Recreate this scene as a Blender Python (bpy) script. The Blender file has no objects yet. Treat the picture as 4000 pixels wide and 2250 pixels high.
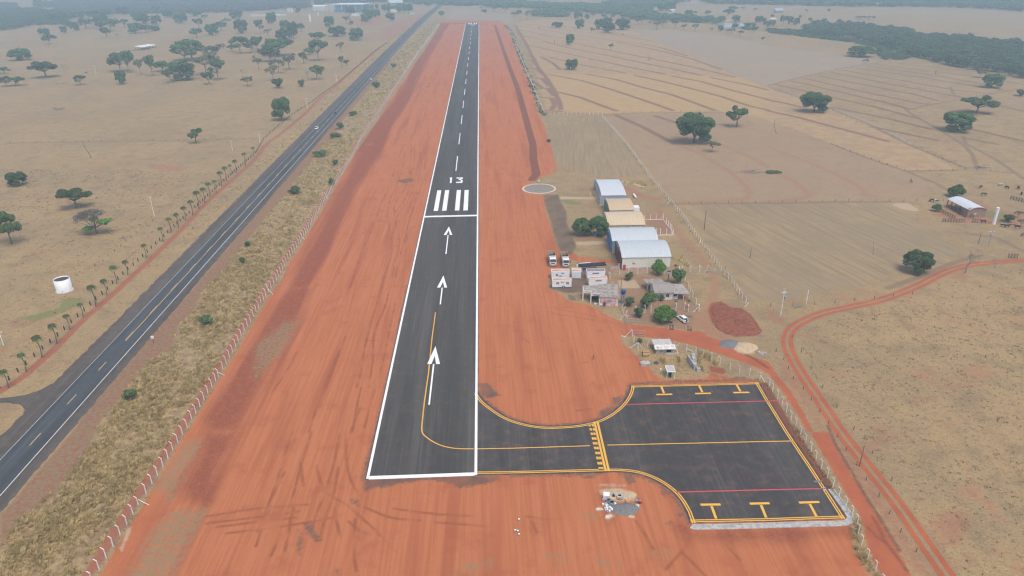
import bpy, math, random
import numpy as np
from mathutils import Vector, Matrix
random.seed(7)
rng = np.random.default_rng(7)
sc = bpy.context.scene
COL = sc.collection

# ---------------------------------------------------------------- camera
CH = 100.0
FPX = 1800 * 1.5528            # focal length in pixels of the 4000 x 2250 photograph
TH = math.atan(825.5 / 1800)   # downward pitch
RO = 0.012                     # slight roll
_R = Vector((1, 0, 0)); _F = Vector((0, math.cos(TH), -math.sin(TH))); _U = Vector((0, math.sin(TH), math.cos(TH)))
cr = math.cos(RO) * _R - math.sin(RO) * _U
cu = math.sin(RO) * _R + math.cos(RO) * _U
cam = bpy.data.cameras.new('camera'); camo = bpy.data.objects.new('camera', cam); COL.objects.link(camo)
camo.matrix_world = Matrix(((cr.x, cu.x, -_F.x, 0), (cr.y, cu.y, -_F.y, 0), (cr.z, cu.z, -_F.z, CH), (0, 0, 0, 1)))
cam.sensor_width = 36; cam.lens = 36 * FPX / 4000
cam.clip_start = 1; cam.clip_end = 20000
sc.camera = camo

# ---------------------------------------------------------------- light: thin overcast, high soft sun
SUN_EL, SUN_AZ = math.radians(64), math.radians(150)   # azimuth clockwise from +Y
w = bpy.data.worlds.new('World'); sc.world = w; w.use_nodes = True
nt = w.node_tree; bg = nt.nodes['Background']
sky = nt.nodes.new('ShaderNodeTexSky'); sky.sky_type = 'NISHITA'; sky.sun_disc = False
sky.sun_elevation = SUN_EL; sky.sun_rotation = SUN_AZ
sky.air_density = 0.8; sky.dust_density = 3.5; sky.ozone_density = 0.8
nt.links.new(sky.outputs[0], bg.inputs[0]); bg.inputs[1].default_value = 0.15
sl = bpy.data.lights.new('sun', 'SUN'); so = bpy.data.objects.new('sun', sl); COL.objects.link(so)
sl.energy = 0.9; sl.angle = math.radians(28); sl.color = (1.0, 0.93, 0.80)
sd_ = Vector((math.sin(SUN_AZ) * math.cos(SUN_EL), math.cos(SUN_AZ) * math.cos(SUN_EL), math.sin(SUN_EL)))
so.rotation_euler = sd_.to_track_quat('Z', 'Y').to_euler()
so.location = (0, 0, 400)
sc.view_settings.view_transform = 'Standard'; sc.view_settings.look = 'None'
sc.view_settings.gamma = 1; sc.view_settings.use_curve_mapping = False
sc.view_settings.exposure = 0.62
sc.cycles.max_bounces = 5; sc.cycles.diffuse_bounces = 2; sc.cycles.glossy_bounces = 2
sc.cycles.transparent_max_bounces = 12; sc.cycles.volume_bounces = 0
sc.cycles.use_denoising = True; sc.cycles.denoising_prefilter = 'NONE'
sc.cycles.pixel_filter_type = 'BLACKMAN_HARRIS'; sc.cycles.filter_width = 1.25
HAZE_DENSITY = 0.00044
HAZE_COLOR = (0.70, 0.92, 1.0, 1)

# ---------------------------------------------------------------- picture -> world survey helpers
K = 0.38850
ROWY = (0, 563, 1126, 1687)
def G(ox, oy, z=0.0):
    dx, dy = ox - 2000, oy - 1125
    d = _F * FPX + cr * dx - cu * dy
    t = (CH - z) / -d.z
    return Vector((d.x * t, d.y * t, z))
def W(c, r, u, v, z=0.0):
    return G(1000 * c + u * K, ROWY[r] + v * K, z)
def L2(c, r, pts):
    return [tuple(W(c, r, u, v)[:2]) for u, v in pts]
def D(x, y, z=0.0):
    return G(x * 1.5528, y * 1.5528, z)
def C8(x0, y0, s, u, v, z=0.0):
    return G(x0 + u / s, y0 + v / s, z)
def depth_of(p):
    return (Vector(p) - Vector((0, 0, CH))).dot(_F)
def height_at(base, oxt, oyt):
    """height of the point above `base` that shows at the given pixel"""
    dx, dy = oxt - 2000, oyt - 1125
    d = _F * FPX + cr * dx - cu * dy
    t = math.hypot(base[0], base[1]) / math.hypot(d.x, d.y)
    return CH + d.z * t
def hW(base, c, r, u, v):
    return height_at(base, 1000 * c + u * K, ROWY[r] + v * K)

# ---------------------------------------------------------------- materials
MATS = {}
def new_mat(name):
    m = bpy.data.materials.new(name); m.use_nodes = True
    return m, m.node_tree, m.node_tree.nodes['Principled BSDF']
class NT:
    def __init__(s, nt): s.nt = nt
    def n(s, t, **kw):
        nd = s.nt.nodes.new(t)
        for k, v in kw.items(): setattr(nd, k, v)
        return nd
    def l(s, a, b): s.nt.links.new(a, b)
    def noise(s, vec, scale, detail=3, rough=0.55):
        nd = s.n('ShaderNodeTexNoise'); nd.inputs['Scale'].default_value = scale
        nd.inputs['Detail'].default_value = detail; nd.inputs['Roughness'].default_value = rough
        if vec is not None: s.l(vec, nd.inputs['Vector'])
        return nd.outputs['Fac']
    def math(s, op, a, b=None, c=None):
        nd = s.n('ShaderNodeMath', operation=op)
        for i, x in enumerate((a, b, c)):
            if x is None: continue
            if isinstance(x, (int, float)): nd.inputs[i].default_value = x
            else: s.l(x, nd.inputs[i])
        return nd.outputs[0]
    def ramp(s, x, a, b, lo=0.0, hi=1.0, smooth=True):
        nd = s.n('ShaderNodeMapRange'); nd.interpolation_type = 'SMOOTHSTEP' if smooth else 'LINEAR'
        s.l(x, nd.inputs[0])
        for i, q in enumerate((a, b, lo, hi)): nd.inputs[i + 1].default_value = q
        return nd.outputs[0]
    def mix(s, f, a, b):
        nd = s.n('ShaderNodeMix', data_type='RGBA')
        if isinstance(f, (int, float)): nd.inputs[0].default_value = f
        else: s.l(f, nd.inputs[0])
        for i, x in ((6, a), (7, b)):
            if isinstance(x, tuple): nd.inputs[i].default_value = (x[0], x[1], x[2], 1)
            else: s.l(x, nd.inputs[i])
        return nd.outputs[2]
    def attr(s, name):
        return s.n('ShaderNodeAttribute', attribute_name=name).outputs['Fac']
    def scalevec(s, vec, sx, sy, sz):
        nd = s.n('ShaderNodeMapping'); nd.inputs['Scale'].default_value = (sx, sy, sz); s.l(vec, nd.inputs[0])
        return nd.outputs[0]
    def comb(s, x, y, z=0.0):
        nd = s.n('ShaderNodeCombineXYZ')
        for i, q in enumerate((x, y, z)):
            if isinstance(q, (int, float)): nd.inputs[i].default_value = q
            else: s.l(q, nd.inputs[i])
        return nd.outputs[0]
    def bump(s, h, strength, dist, bsdf):
        nd = s.n('ShaderNodeBump'); nd.inputs['Strength'].default_value = strength; nd.inputs['Distance'].default_value = dist
        s.l(h, nd.inputs['Height']); s.l(nd.outputs[0], bsdf.inputs['Normal'])

def mat(name, col, rough=0.7, var=0.12, scale=3.0, col2=None, metal=0.0, spec=0.3, bump=0.0):
    """painted / plain surface with uneven tone"""
    if name in MATS: return MATS[name]
    m, t, b = new_mat(name); q = NT(t)
    tc = q.n('ShaderNodeTexCoord').outputs['Object']
    f = q.noise(tc, scale, 4, 0.6)
    c2 = col2 if col2 else tuple(x * (1 - 2.2 * var) for x in col)
    c = q.mix(q.ramp(f, 0.38, 0.66), col, c2)
    q.l(c, b.inputs['Base Color']); b.inputs['Roughness'].default_value = rough
    b.inputs['Metallic'].default_value = metal; b.inputs['Specular IOR Level'].default_value = spec
    if bump: q.bump(f, bump, 0.05, b)
    MATS[name] = m; return m

# ---------------------------------------------------------------- mesh builder
class MB:
    def __init__(s): s.v = []; s.f = []; s.mi = []
    def add(s, v, f, mi=0):
        o = len(s.v); s.v += [tuple(p) for p in v]; s.f += [tuple(i + o for i in q) for q in f]; s.mi += [mi] * len(f)
        return s
    def box(s, x0, x1, y0, y1, z0, z1, mi=0):
        v = [(x0,y0,z0),(x1,y0,z0),(x1,y1,z0),(x0,y1,z0),(x0,y0,z1),(x1,y0,z1),(x1,y1,z1),(x0,y1,z1)]
        return s.add(v, [(0,3,2,1),(4,5,6,7),(0,1,5,4),(1,2,6,5),(2,3,7,6),(3,0,4,7)], mi)
    def tbox(s, x0, x1, y0, y1, z0, z1, ix, iy, mi=0):
        """box whose top is pulled in"""
        v = [(x0,y0,z0),(x1,y0,z0),(x1,y1,z0),(x0,y1,z0),(x0+ix,y0+iy,z1),(x1-ix,y0+iy,z1),(x1-ix,y1-iy,z1),(x0+ix,y1-iy,z1)]
        return s.add(v, [(0,3,2,1),(4,5,6,7),(0,1,5,4),(1,2,6,5),(2,3,7,6),(3,0,4,7)], mi)
    def hexa(s, v, mi=0):
        return s.add(v, [(0,3,2,1),(4,5,6,7),(0,1,5,4),(1,2,6,5),(2,3,7,6),(3,0,4,7)], mi)
    def tube(s, p, q, r0, r1=None, n=8, cap=True, mi=0):
        r1 = r0 if r1 is None else r1
        p = Vector(p); q = Vector(q); d = (q - p)
        if d.length < 1e-6: return s
        d.normalize(); a = d.orthogonal().normalized(); b = d.cross(a)
        v = []
        for c, r in ((p, r0), (q, r1)):
            for i in range(n):
                an = 2 * math.pi * i / n
                v.append(c + (a * math.cos(an) + b * math.sin(an)) * r)
        f = [(i, (i + 1) % n, n + (i + 1) % n, n + i) for i in range(n)]
        if cap: f += [tuple(range(n - 1, -1, -1)), tuple(range(n, 2 * n))]
        return s.add(v, f, mi)
    def path(s, pts, rad, n=6, mi=0):
        for i in range(len(pts) - 1):
            s.tube(pts[i], pts[i + 1], rad[i] if hasattr(rad, '__len__') else rad, rad[i + 1] if hasattr(rad, '__len__') else rad, n, i in (0, len(pts) - 2), mi)
        return s
    def bar(s, p, q, w, h, mi=0):
        p = Vector(p); q = Vector(q); d = (q - p).normalized()
        a = d.cross(Vector((0, 0, 1)))
        if a.length < 1e-4: a = Vector((1, 0, 0))
        a.normalize(); b = a.cross(d)
        v = []
        for c in (p, q):
            for sx, sy in ((-1,-1),(1,-1),(1,1),(-1,1)): v.append(c + a * sx * w / 2 + b * sy * h / 2)
        return s.add(v, [(0,3,2,1),(4,5,6,7),(0,1,5,4),(1,2,6,5),(2,3,7,6),(3,0,4,7)], mi)
    def prism(s, poly, z0, z1, mi=0):
        n = len(poly)
        v = [(x, y, z0) for x, y in poly] + [(x, y, z1) for x, y in poly]
        f = [tuple(range(n - 1, -1, -1)), tuple(range(n, 2 * n))] + [(i, (i + 1) % n, n + (i + 1) % n, n + i) for i in range(n)]
        return s.add(v, f, mi)
    def extr_y(s, prof, y0, y1, mi=0):
        """closed profile in x,z extruded along y"""
        n = len(prof)
        v = [(x, y0, z) for x, z in prof] + [(x, y1, z) for x, z in prof]
        f = [tuple(range(n)), tuple(range(2 * n - 1, n - 1, -1))] + [(i, n + i, n + (i + 1) % n, (i + 1) % n) for i in range(n)]
        return s.add(v, f, mi)
    def lathe(s, prof, n=20, c=(0, 0, 0), mi=0):
        v = []; m = len(prof)
        for i in range(n):
            a = 2 * math.pi * i / n
            for r, z in prof: v.append((c[0] + r * math.cos(a), c[1] + r * math.sin(a), c[2] + z))
        f = []
        for i in range(n):
            j = (i + 1) % n
            for k in range(m - 1): f.append((i * m + k, j * m + k, j * m + k + 1, i * m + k + 1))
        return s.add(v, f, mi)
    def loft(s, rings, close=True, mi=0):
        n = len(rings[0]); v = [p for r in rings for p in r]; f = []
        for i in range(len(rings) - 1):
            for j in range(n):
                k = (j + 1) % n
                f.append((i * n + j, i * n + k, (i + 1) * n + k, (i + 1) * n + j))
        if close: f += [tuple(range(n - 1, -1, -1)), tuple(range((len(rings) - 1) * n, len(rings) * n))]
        return s.add(v, f, mi)
    def mound(s, cx, cy, rx, ry, h, seed, ang=0.0, z=0.0, n=26, m=7, mi=0):
        """loose heap"""
        r = random.Random(seed); v = []; f = []
        ph = [r.uniform(0, 6.28) for _ in range(4)]
        for k in range(m):
            t = k / (m - 1)
            for i in range(n):
                a = 2 * math.pi * i / n
                wob = 1 + 0.10 * math.sin(2 * a + ph[0]) + 0.06 * math.sin(3 * a + ph[1]) + 0.04 * math.sin(5 * a + ph[2])
                x = rx * (1 - t) * wob * math.cos(a); y = ry * (1 - t) * wob * math.sin(a)
                hh = h * (1 - (1 - t) ** 1.5) * (1 + 0.12 * math.sin(4 * a + ph[3]) * (1 - t)) + (r.uniform(-.03, .03) * h if 0 < k < m - 1 else 0)
                v.append((cx + x * math.cos(ang) - y * math.sin(ang), cy + x * math.sin(ang) + y * math.cos(ang), z + hh - (0.02 if k == 0 else 0)))
        for k in range(m - 1):
            for i in range(n):
                j = (i + 1) % n; f.append((k * n + i, k * n + j, (k + 1) * n + j, (k + 1) * n + i))
        f.append(tuple(range((m - 1) * n, m * n)))
        return s.add(v, f, mi)
    def mesh(s, name, mats):
        me = bpy.data.meshes.new(name); me.from_pydata(s.v, [], s.f); me.update()
        for m in (mats if isinstance(mats, (list, tuple)) else [mats]): me.materials.append(m)
        if any(s.mi): me.polygons.foreach_set('material_index', s.mi)
        return me
    def build(s, name, mats, parent=None, smooth=False, loc=None):
        me = s.mesh(name, mats)
        if smooth: me.polygons.foreach_set('use_smooth', [True] * len(me.polygons))
        return link(name, me, parent, loc)
def link(name, me, parent=None, loc=None):
    o = bpy.data.objects.new(name, me); COL.objects.link(o)
    if parent is not None: o.parent = parent
    if loc is not None: o.location = loc
    return o
def tag(o, label=None, cat=None, group=None, kind=None):
    if label: o['label'] = label
    if cat: o['category'] = cat
    if group: o['group'] = group
    if kind: o['kind'] = kind
    return o
def thing(name, label, cat, loc=(0, 0, 0), rz=0.0, group=None):
    o = bpy.data.objects.new(name, None); COL.objects.link(o); o.empty_display_size = 0.3
    o.location = loc; o.rotation_euler = (0, 0, rz)
    return tag(o, label, cat, group)
def ang2(a, b): return math.atan2(b[1] - a[1], b[0] - a[0])
KIDS = {}
def copy_tree(o, parent=None):
    c = o.copy(); COL.objects.link(c)
    if parent is not None: c.parent = parent
    for ch in list(o.children): copy_tree(ch, c)
    return c
def big_mesh(name, V, F, mats, attrs=None, parent=None, nper=4):
    """fast mesh from numpy arrays, all faces with nper corners"""
    me = bpy.data.meshes.new(name)
    me.vertices.add(len(V)); me.vertices.foreach_set('co', np.asarray(V, np.float32).ravel())
    nf = len(F); me.loops.add(nf * nper); me.loops.foreach_set('vertex_index', np.asarray(F, np.int32).ravel())
    me.polygons.add(nf); me.polygons.foreach_set('loop_start', np.arange(0, nf * nper, nper, dtype=np.int32))
    for m in (mats if isinstance(mats, (list, tuple)) else [mats]): me.materials.append(m)
    for k, a in (attrs or {}).items():
        at = me.attributes.new(k, 'FLOAT', 'POINT'); at.data.foreach_set('value', np.asarray(a, np.float32))
    me.update(calc_edges=True)
    return link(name, me, parent)

# ---------------------------------------------------------------- flat-shape distance fields (metres)
def sd_poly(P, poly, M=14.0):
    """signed distance, positive inside, clamped to +-M"""
    A = np.array(poly, float); out = np.full(len(P), -M)
    lo, hi = A.min(0) - M, A.max(0) + M
    idx = np.nonzero((P[:, 0] > lo[0]) & (P[:, 0] < hi[0]) & (P[:, 1] > lo[1]) & (P[:, 1] < hi[1]))[0]
    if not len(idx): return out
    p = P[idx]; d2 = np.full(len(idx), M * M); ins = np.zeros(len(idx), bool)
    B = np.roll(A, -1, 0)
    for a, b in zip(A, B):
        e = b - a; L = e @ e
        if L < 1e-9: continue
        t = np.clip(((p - a) @ e) / L, 0, 1)
        q = p - a - t[:, None] * e
        np.minimum(d2, (q * q).sum(1), out=d2)
        c = ((a[1] > p[:, 1]) != (b[1] > p[:, 1]))
        if abs(e[1]) > 1e-12:
            xi = a[0] + (p[:, 1] - a[1]) * e[0] / e[1]
            ins ^= c & (p[:, 0] < xi)
    d = np.sqrt(d2); out[idx] = np.where(ins, d, -d)
    return out
def d_lines(P, lines, M=8.0):
    """distance to the nearest of several polylines, clamped to M"""
    out = np.full(len(P), M)
    for ln in lines:
        A = np.array(ln, float); lo, hi = A.min(0) - M, A.max(0) + M
        idx = np.nonzero((P[:, 0] > lo[0]) & (P[:, 0] < hi[0]) & (P[:, 1] > lo[1]) & (P[:, 1] < hi[1]))[0]
        if not len(idx): continue
        p = P[idx]; d2 = out[idx] ** 2
        for a, b in zip(A[:-1], A[1:]):
            e = b - a; L = e @ e
            if L < 1e-9: continue
            t = np.clip(((p - a) @ e) / L, 0, 1)
            q = p - a - t[:, None] * e
            np.minimum(d2, (q * q).sum(1), out=d2)
        out[idx] = np.sqrt(d2)
    return out
def smooth(pts, it=2):
    """corner-cutting of a polyline"""
    for _ in range(it):
        o = [pts[0]]
        for a, b in zip(pts[:-1], pts[1:]):
            o.append(tuple(.75 * x + .25 * y for x, y in zip(a, b))); o.append(tuple(.25 * x + .75 * y for x, y in zip(a, b)))
        o.append(pts[-1]); pts = o
    return pts
def polyline_at(pts, step):
    """points every `step` metres along a polyline"""
    out = []; carry = 0.0
    for a, b in zip(pts[:-1], pts[1:]):
        a = Vector(a[:2]); b = Vector(b[:2]); L = (b - a).length
        t = carry
        while t < L:
            out.append((a + (b - a) * (t / L), ang2(a, b))); t += step
        carry = t - L
    return out
def offset_line(pts, d):
    """polyline moved sideways (d > 0 to the left of travel)"""
    out = []
    for i, p in enumerate(pts):
        a = Vector(pts[max(i - 1, 0)][:2]); b = Vector(pts[min(i + 1, len(pts) - 1)][:2])
        t = (b - a).normalized(); out.append((p[0] - t.y * d, p[1] + t.x * d))
    return out
def ribbon(m, pts, half, z, mi=0):
    l = offset_line(pts, half); r = offset_line(pts, -half)
    v = [(x, y, z) for x, y in r] + [(x, y, z) for x, y in l]; n = len(pts)
    return m.add(v, [(i, i + 1, n + i + 1, n + i) for i in range(n - 1)], mi)
# ================================================================ GROUND
# ---- surveyed outlines
FENCE_L = (L2(0,3,[(830,1600),(1000,1388),(1070,1270),(1140,1155),(1210,1040),(1280,940),(1340,830),(1405,720),(1470,620),(1530,525),(1640,350),(1740,190),(1838,30)])
    + L2(0,2,[(1885,1405),(1970,1262),(2092,1062),(2170,935),(2275,760),(2372,590),(2457,430),(2570,255)])
    + L2(1,2,[(45,170),(105,60)])
    + L2(1,1,[(200,1380),(330,1155),(430,1010),(545,825),(650,640),(770,440),(865,300),(1000,70)])
    + L2(1,0,[(1060,1390),(1200,1190),(1390,900),(1560,640),(1740,390),(1845,245)]))
RED = (L2(0,3,[(500,2300),(1000,1449),(1075,1320),(1160,1180),(1300,960),(1410,790),(1540,560),(1660,360),(1790,140),(1860,20)])
    + L2(0,2,[(1910,1400),(1990,1270),(2115,1060),(2260,830),(2380,640),(2490,450)])
    + L2(1,2,[(5,300),(60,210),(115,110),(170,20)])
    + L2(1,1,[(240,1400),(340,1190),(440,1050),(550,860),(660,680),(760,510),(830,380),(930,210),(1020,60)])
    + L2(1,0,[(1075,1430),(1130,1340),(1220,1220),(1310,1070),(1410,920),(1500,790),(1580,660),(1660,550),(1760,400),(1850,250),(1870,205),(1960,200),(2300,203),(2470,215),(2500,250),(2570,390)])
    + L2(2,0,[(50,560),(110,700),(160,820),(210,960),(245,1090),(320,1250),(370,1400),(390,1449)])
    + L2(2,1,[(410,100),(460,250),(440,290),(330,320),(240,350),(200,395),(120,420),(90,455),(130,490),(220,505),(320,512),(345,700),(400,850),(430,960),(460,1060),(600,1080),(680,1130),(1040,1170),(1040,1195),(700,1195),(600,1160),(560,1250),(400,1270),(375,1330),(360,1449)])
    + L2(2,2,[(420,25),(500,70),(560,130),(640,140),(760,165),(850,205),(930,260),(1000,290),(1110,345),(1210,370),(1210,470),(1110,475),(1090,520),(1130,570),(1200,630),(1260,690),(1330,740),(1400,820),(1420,860),(1500,905),(1550,925),(1950,905),(2000,850),(2200,900),(2400,915),(2500,940)])
    + L2(3,2,[(60,1130),(150,1270),(230,1400)])
    + L2(3,3,[(330,60),(440,230),(540,400),(640,560),(740,740),(820,860),(850,1000),(860,1180),(960,1350),(1020,1449),(1500,2300)]))
ROAD = (L2(2,2,[(1190,360),(1300,375),(1500,395),(1750,430),(1900,430),(2000,500),(2200,540),(2250,600),(2400,680),(2574,740)])
    + L2(3,2,[(30,770),(100,880),(170,960),(260,1080),(330,1200),(400,1330),(460,1449)])
    + L2(3,3,[(600,0),(780,330),(960,620),(1130,900),(1310,1200),(1450,1449),(1900,2200),(1400,2200),(1130,1449),(1000,1170),(960,960),(900,800),(800,650),(690,460),(600,300),(500,140),(420,0)])
    + L2(3,2,[(400,1449),(330,1330),(240,1180),(150,1040),(60,930),(0,860)])
    + L2(2,2,[(2450,790),(2200,700),(1900,600),(1700,545),(1500,510),(1340,490),(1200,480)]))
DBL = [smooth(L2(3,1,[(2900,1150),(2574,1165),(2400,1180),(2200,1195),(1990,1220),(1800,1275),(1650,1350),(1500,1430)])
    + L2(3,2,[(1150,120),(850,185),(550,245),(370,320),(250,390),(190,480),(190,580),(240,700),(330,850),(450,1030),(600,1250),(730,1449)])
    + L2(3,3,[(900,220),(1100,470),(1300,720),(1500,1010),(1700,1300),(1810,1449),(2400,2300)]), 2)]
STRIP_L = smooth(L2(0,2,[(-500,1350),(0,1040),(250,880),(370,770),(560,600),(830,320),(1000,180),(1200,0)])
    + L2(0,1,[(1500,1170),(1700,980),(1850,830),(2050,610),(2300,390),(2574,150)])
    + [tuple(G(x, y)[:2]) for x, y in ((1037,563),(1100,521),(1151,478),(1201,436),(1245,386),(1296,350))]
    + L2(1,0,[(820,850),(1020,670),(1160,550),(1290,440),(1500,310)]), 1)
GRASS = (L2(0,3,[(-300,1700),(0,1230),(60,1100),(230,890),(640,580),(720,420),(900,200),(980,0)])
    + L2(0,2,[(1060,1290),(1200,1150),(1350,930),(1500,740),(1750,600),(1820,350),(1980,220),(2060,0)])
    + L2(0,1,[(2200,1350),(2450,1010),(2574,900)]) + L2(1,1,[(130,700),(310,520),(420,330),(540,230),(680,0)])
    + L2(1,0,[(820,1370),(880,1200),(1060,1000),(1250,760),(1420,560),(1480,480),(1700,280),(1850,130),(1900,150)])
    + list(reversed(offset_line(FENCE_L, 2.6))))
GOLD = (L2(2,0,[(345,1110),(900,1145),(1300,1130),(2000,1118),(2100,1125),(2330,1140),(2574,1210)])
    + L2(3,0,[(300,1310),(640,1445)]) + L2(3,1,[(1000,130),(1380,268),(1890,262),(1640,110),(1400,0)])
    + L2(3,0,[(1000,1270),(600,1085),(0,885)]) + L2(2,0,[(2310,780),(2100,690),(1590,470),(1300,340),(1180,290),(700,225),(300,190),(40,225),(150,500),(250,760)]))
GOLDHI = L2(2,0,[(380,1110),(900,1140),(2000,1115),(2300,1130),(2574,1205),(2574,900),(2310,785),(1900,765),(1000,745),(380,745),(450,930)]) + L2(3,0,[])
PINKF = [L2(2,0,[(920,1165),(1300,1145),(2110,1138),(2400,1235)]) + L2(3,0,[(0,1230),(640,1455)]) + L2(3,1,[(660,10),(1370,275),(1700,420),(1560,545),(1240,575),(350,580),(0,590)]) + L2(2,1,[(2100,595),(1640,600),(1350,280),(1150,0)])]
GREY = [L2(2,0,[(1320,345),(1590,470),(2100,690),(2310,780),(2574,870)]) + L2(3,0,[(240,800),(600,720),(1150,620),(800,560),(0,460)]) + L2(2,0,[(2200,370),(1600,300),(1180,290)]),
    L2(1,0,[(1990,90),(1890,190),(2470,210),(2574,240),(2574,150),(2300,110)]),
    L2(3,0,[(0,880),(110,900),(350,1010),(700,1130),(1100,1290),(1400,1449),(1480,1449),(1100,1250),(620,1060),(0,870)])]
PLOW = [  # outline, two points that give the direction of the rows, spacing
    (L2(2,1,[(1700,610),(2574,595)]) + L2(3,1,[(400,590),(1240,590),(1560,830),(1900,1050),(1890,1110),(1400,1290),(850,1449)]) + L2(3,2,[(0,150),(-250,120)]) + L2(2,1,[(2150,1250),(1900,900)]),
        W(3,1,900,640), W(3,1,1900,1060), 2.4),
    (L2(2,0,[(340,1180),(895,1170),(1150,1449)]) + L2(2,1,[(1290,200),(1250,330),(950,330),(700,300),(480,220),(400,0)]), W(2,0,560,1180), W(2,1,560,150), 1.7)]
FUR = [L2(2,0,q) for q in (
    [(460,925),(690,980),(870,1050),(1050,1115)], [(380,750),(700,810),(1000,900),(1300,1000),(1620,1110)],
    [(750,745),(1050,800),(1300,875),(1600,950),(1850,1040),(2040,1110)], [(1240,760),(1500,815),(1800,890),(2100,970),(2400,1070),(2574,1105)],
    [(1610,765),(1900,820),(2200,905),(2574,1000)], [(2000,780),(2300,840),(2574,905)], [(290,570),(420,640),(480,700)],
    [(380,575),(640,640),(900,690),(1140,735)], [(170,455),(350,495),(600,550),(900,615),(1200,680),(1540,745)],
    [(300,410),(560,480),(900,545),(1250,620),(1600,690),(1900,755)], [(630,435),(1000,510),(1400,590),(1800,670),(2240,775)],
    [(1060,425),(1400,490),(1800,590),(2110,700)], [(1000,405),(1300,440),(1500,480),(1760,560)], [(90,300),(400,370),(780,405)],
    [(60,260),(500,330),(1000,405)], [(140,240),(600,310),(1030,350),(1450,420)], [(550,270),(1000,330),(1310,370)], [(90,355),(280,395)],
    [(1440,1165),(1700,1250)], [(1050,1160),(1300,1270),(1640,1449)],
    # loops of the plough beside the runway fence
    [(30,250),(120,400),(200,560),(270,690),(330,760),(420,900),(480,1040),(490,1100)], [(60,330),(110,380)], [(20,405),(110,410)], [(50,485),(130,480)],
    [(80,540),(170,545),(230,600)], [(110,605),(200,600),(240,650)], [(165,690),(240,690),(310,745)], [(200,785),(300,790),(370,860)], [(260,890),(360,890),(420,960)], [(280,975),(400,990),(430,1050),(400,1100)],
    [(340,1110),(500,1120)], [(200,810),(260,850),(310,890)])]
FUR += [L2(3,0,q) for q in (
    [(0,1005),(180,1040),(350,1080)], [(0,1115),(300,1180),(600,1260),(900,1340),(1200,1420)], [(90,850),(470,940)],
    [(240,815),(700,920),(1200,1035),(1400,1090)], [(380,790),(900,910),(1500,1035),(1600,1050)], [(520,765),(1000,860),(1500,955),(1700,1010)],
    [(650,730),(1200,840),(1900,970),(1950,985)], [(770,710),(1300,800),(1900,910),(2240,940)], [(890,685),(1500,770),(2100,870),(2440,910)],
    [(1000,665),(1600,745),(2200,850)], [(1090,650),(1700,720),(2300,800),(2574,850)], [(1300,635),(2000,710),(2574,780)],
    [(600,970),(1100,1080),(1500,1190)], [(640,1080),(1200,1190),(1640,1300)], [(1070,1280),(1500,1370),(1700,1410)], [(1990,1390),(2300,1449)], [(2200,1030),(2574,1120)], [(2050,1300),(2574,1420)])]
FURTHIN = [L2(3,0,q) for q in (
    [(0,860),(320,780),(600,715),(900,660),(1150,620)], [(1400,1105),(1700,1040),(2040,980),(2440,910),(2574,890)],
    [(1390,1110),(1500,1180),(1700,1290),(1950,1449)], [(0,870),(300,970),(600,1080),(1000,1240),(1400,1449)], [(1960,1370),(1990,1449)], [(1830,870),(1870,950),(2000,990)], [(1340,1070),(1400,1110)])]
FURTHIN += [L2(3,1,q) for q in ([(640,0),(1000,140),(1380,270),(1700,400),(1900,520)], [(1400,0),(1840,180),(2000,250)], [(1960,0),(2050,100),(2090,200)], [(2000,0),(2300,160),(2574,350)],
    [(1380,270),(1900,262)], [(2000,230),(2260,275),(2450,290)], [(0,595),(600,583),(1240,580)], [(2000,900),(2300,940),(2574,1080)], [(1200,1449),(1480,1350),(1900,1180),(2100,1130)])]
FURTHIN += [L2(2,1,[(1620,600),(1900,600),(2574,590)]), L2(2,0,[(920,1155),(1300,1135),(2100,1128)])]
FURTHIN += [L2(0,0,q) for q in ([(0,520),(600,470),(1100,450)], [(0,600),(500,590),(1000,540),(1300,450)], [(100,1440),(900,1425),(1900,1410),(2574,1390)], [(300,640),(1000,650),(1500,600)], [(0,790),(700,700),(1100,660)])]
REDPATH = [L2(0,0,[(1690,250),(1780,340),(1800,420),(1500,440),(1280,470),(1060,540),(700,590),(0,660)]), L2(0,0,[(500,330),(500,280),(600,260),(720,250)]), L2(0,0,[(930,400),(1040,380)]),
    L2(1,0,[(550,235),(700,305)]), L2(1,0,[(980,230),(1200,310),(1130,400)]), L2(1,0,[(1180,240),(1450,300)]), L2(0,0,[(2180,320),(2310,350),(2340,380)]), L2(0,0,[(1800,440),(2300,430),(2574,415)]),
    L2(2,1,[(1700,20),(1900,100),(2050,190),(2180,270),(2260,340),(2350,420),(2390,490),(2350,550),(2100,575),(1700,590)]), L2(2,1,[(2050,-20),(2350,110),(2574,230)]),
    L2(3,1,[(0,30),(400,180),(700,310),(870,400),(985,475),(950,510),(1090,530)]), L2(3,1,[(120,310),(250,370),(400,490),(420,520),(300,555),(0,582)]),
    L2(2,1,[(1450,640),(1600,800),(1730,960),(1850,1100),(1980,1230)]), L2(2,1,[(2010,1300),(2050,1449)]), L2(2,2,[(2050,0),(2010,130)]), L2(2,1,[(1110,430),(1300,510),(1480,560)]),
    L2(0,3,[(1640,640),(1500,800),(1400,920),(1280,1130),(1150,1380),(1050,1600)]), L2(0,3,[(1590,740),(1450,960),(1340,1180),(1220,1449)])]
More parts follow.
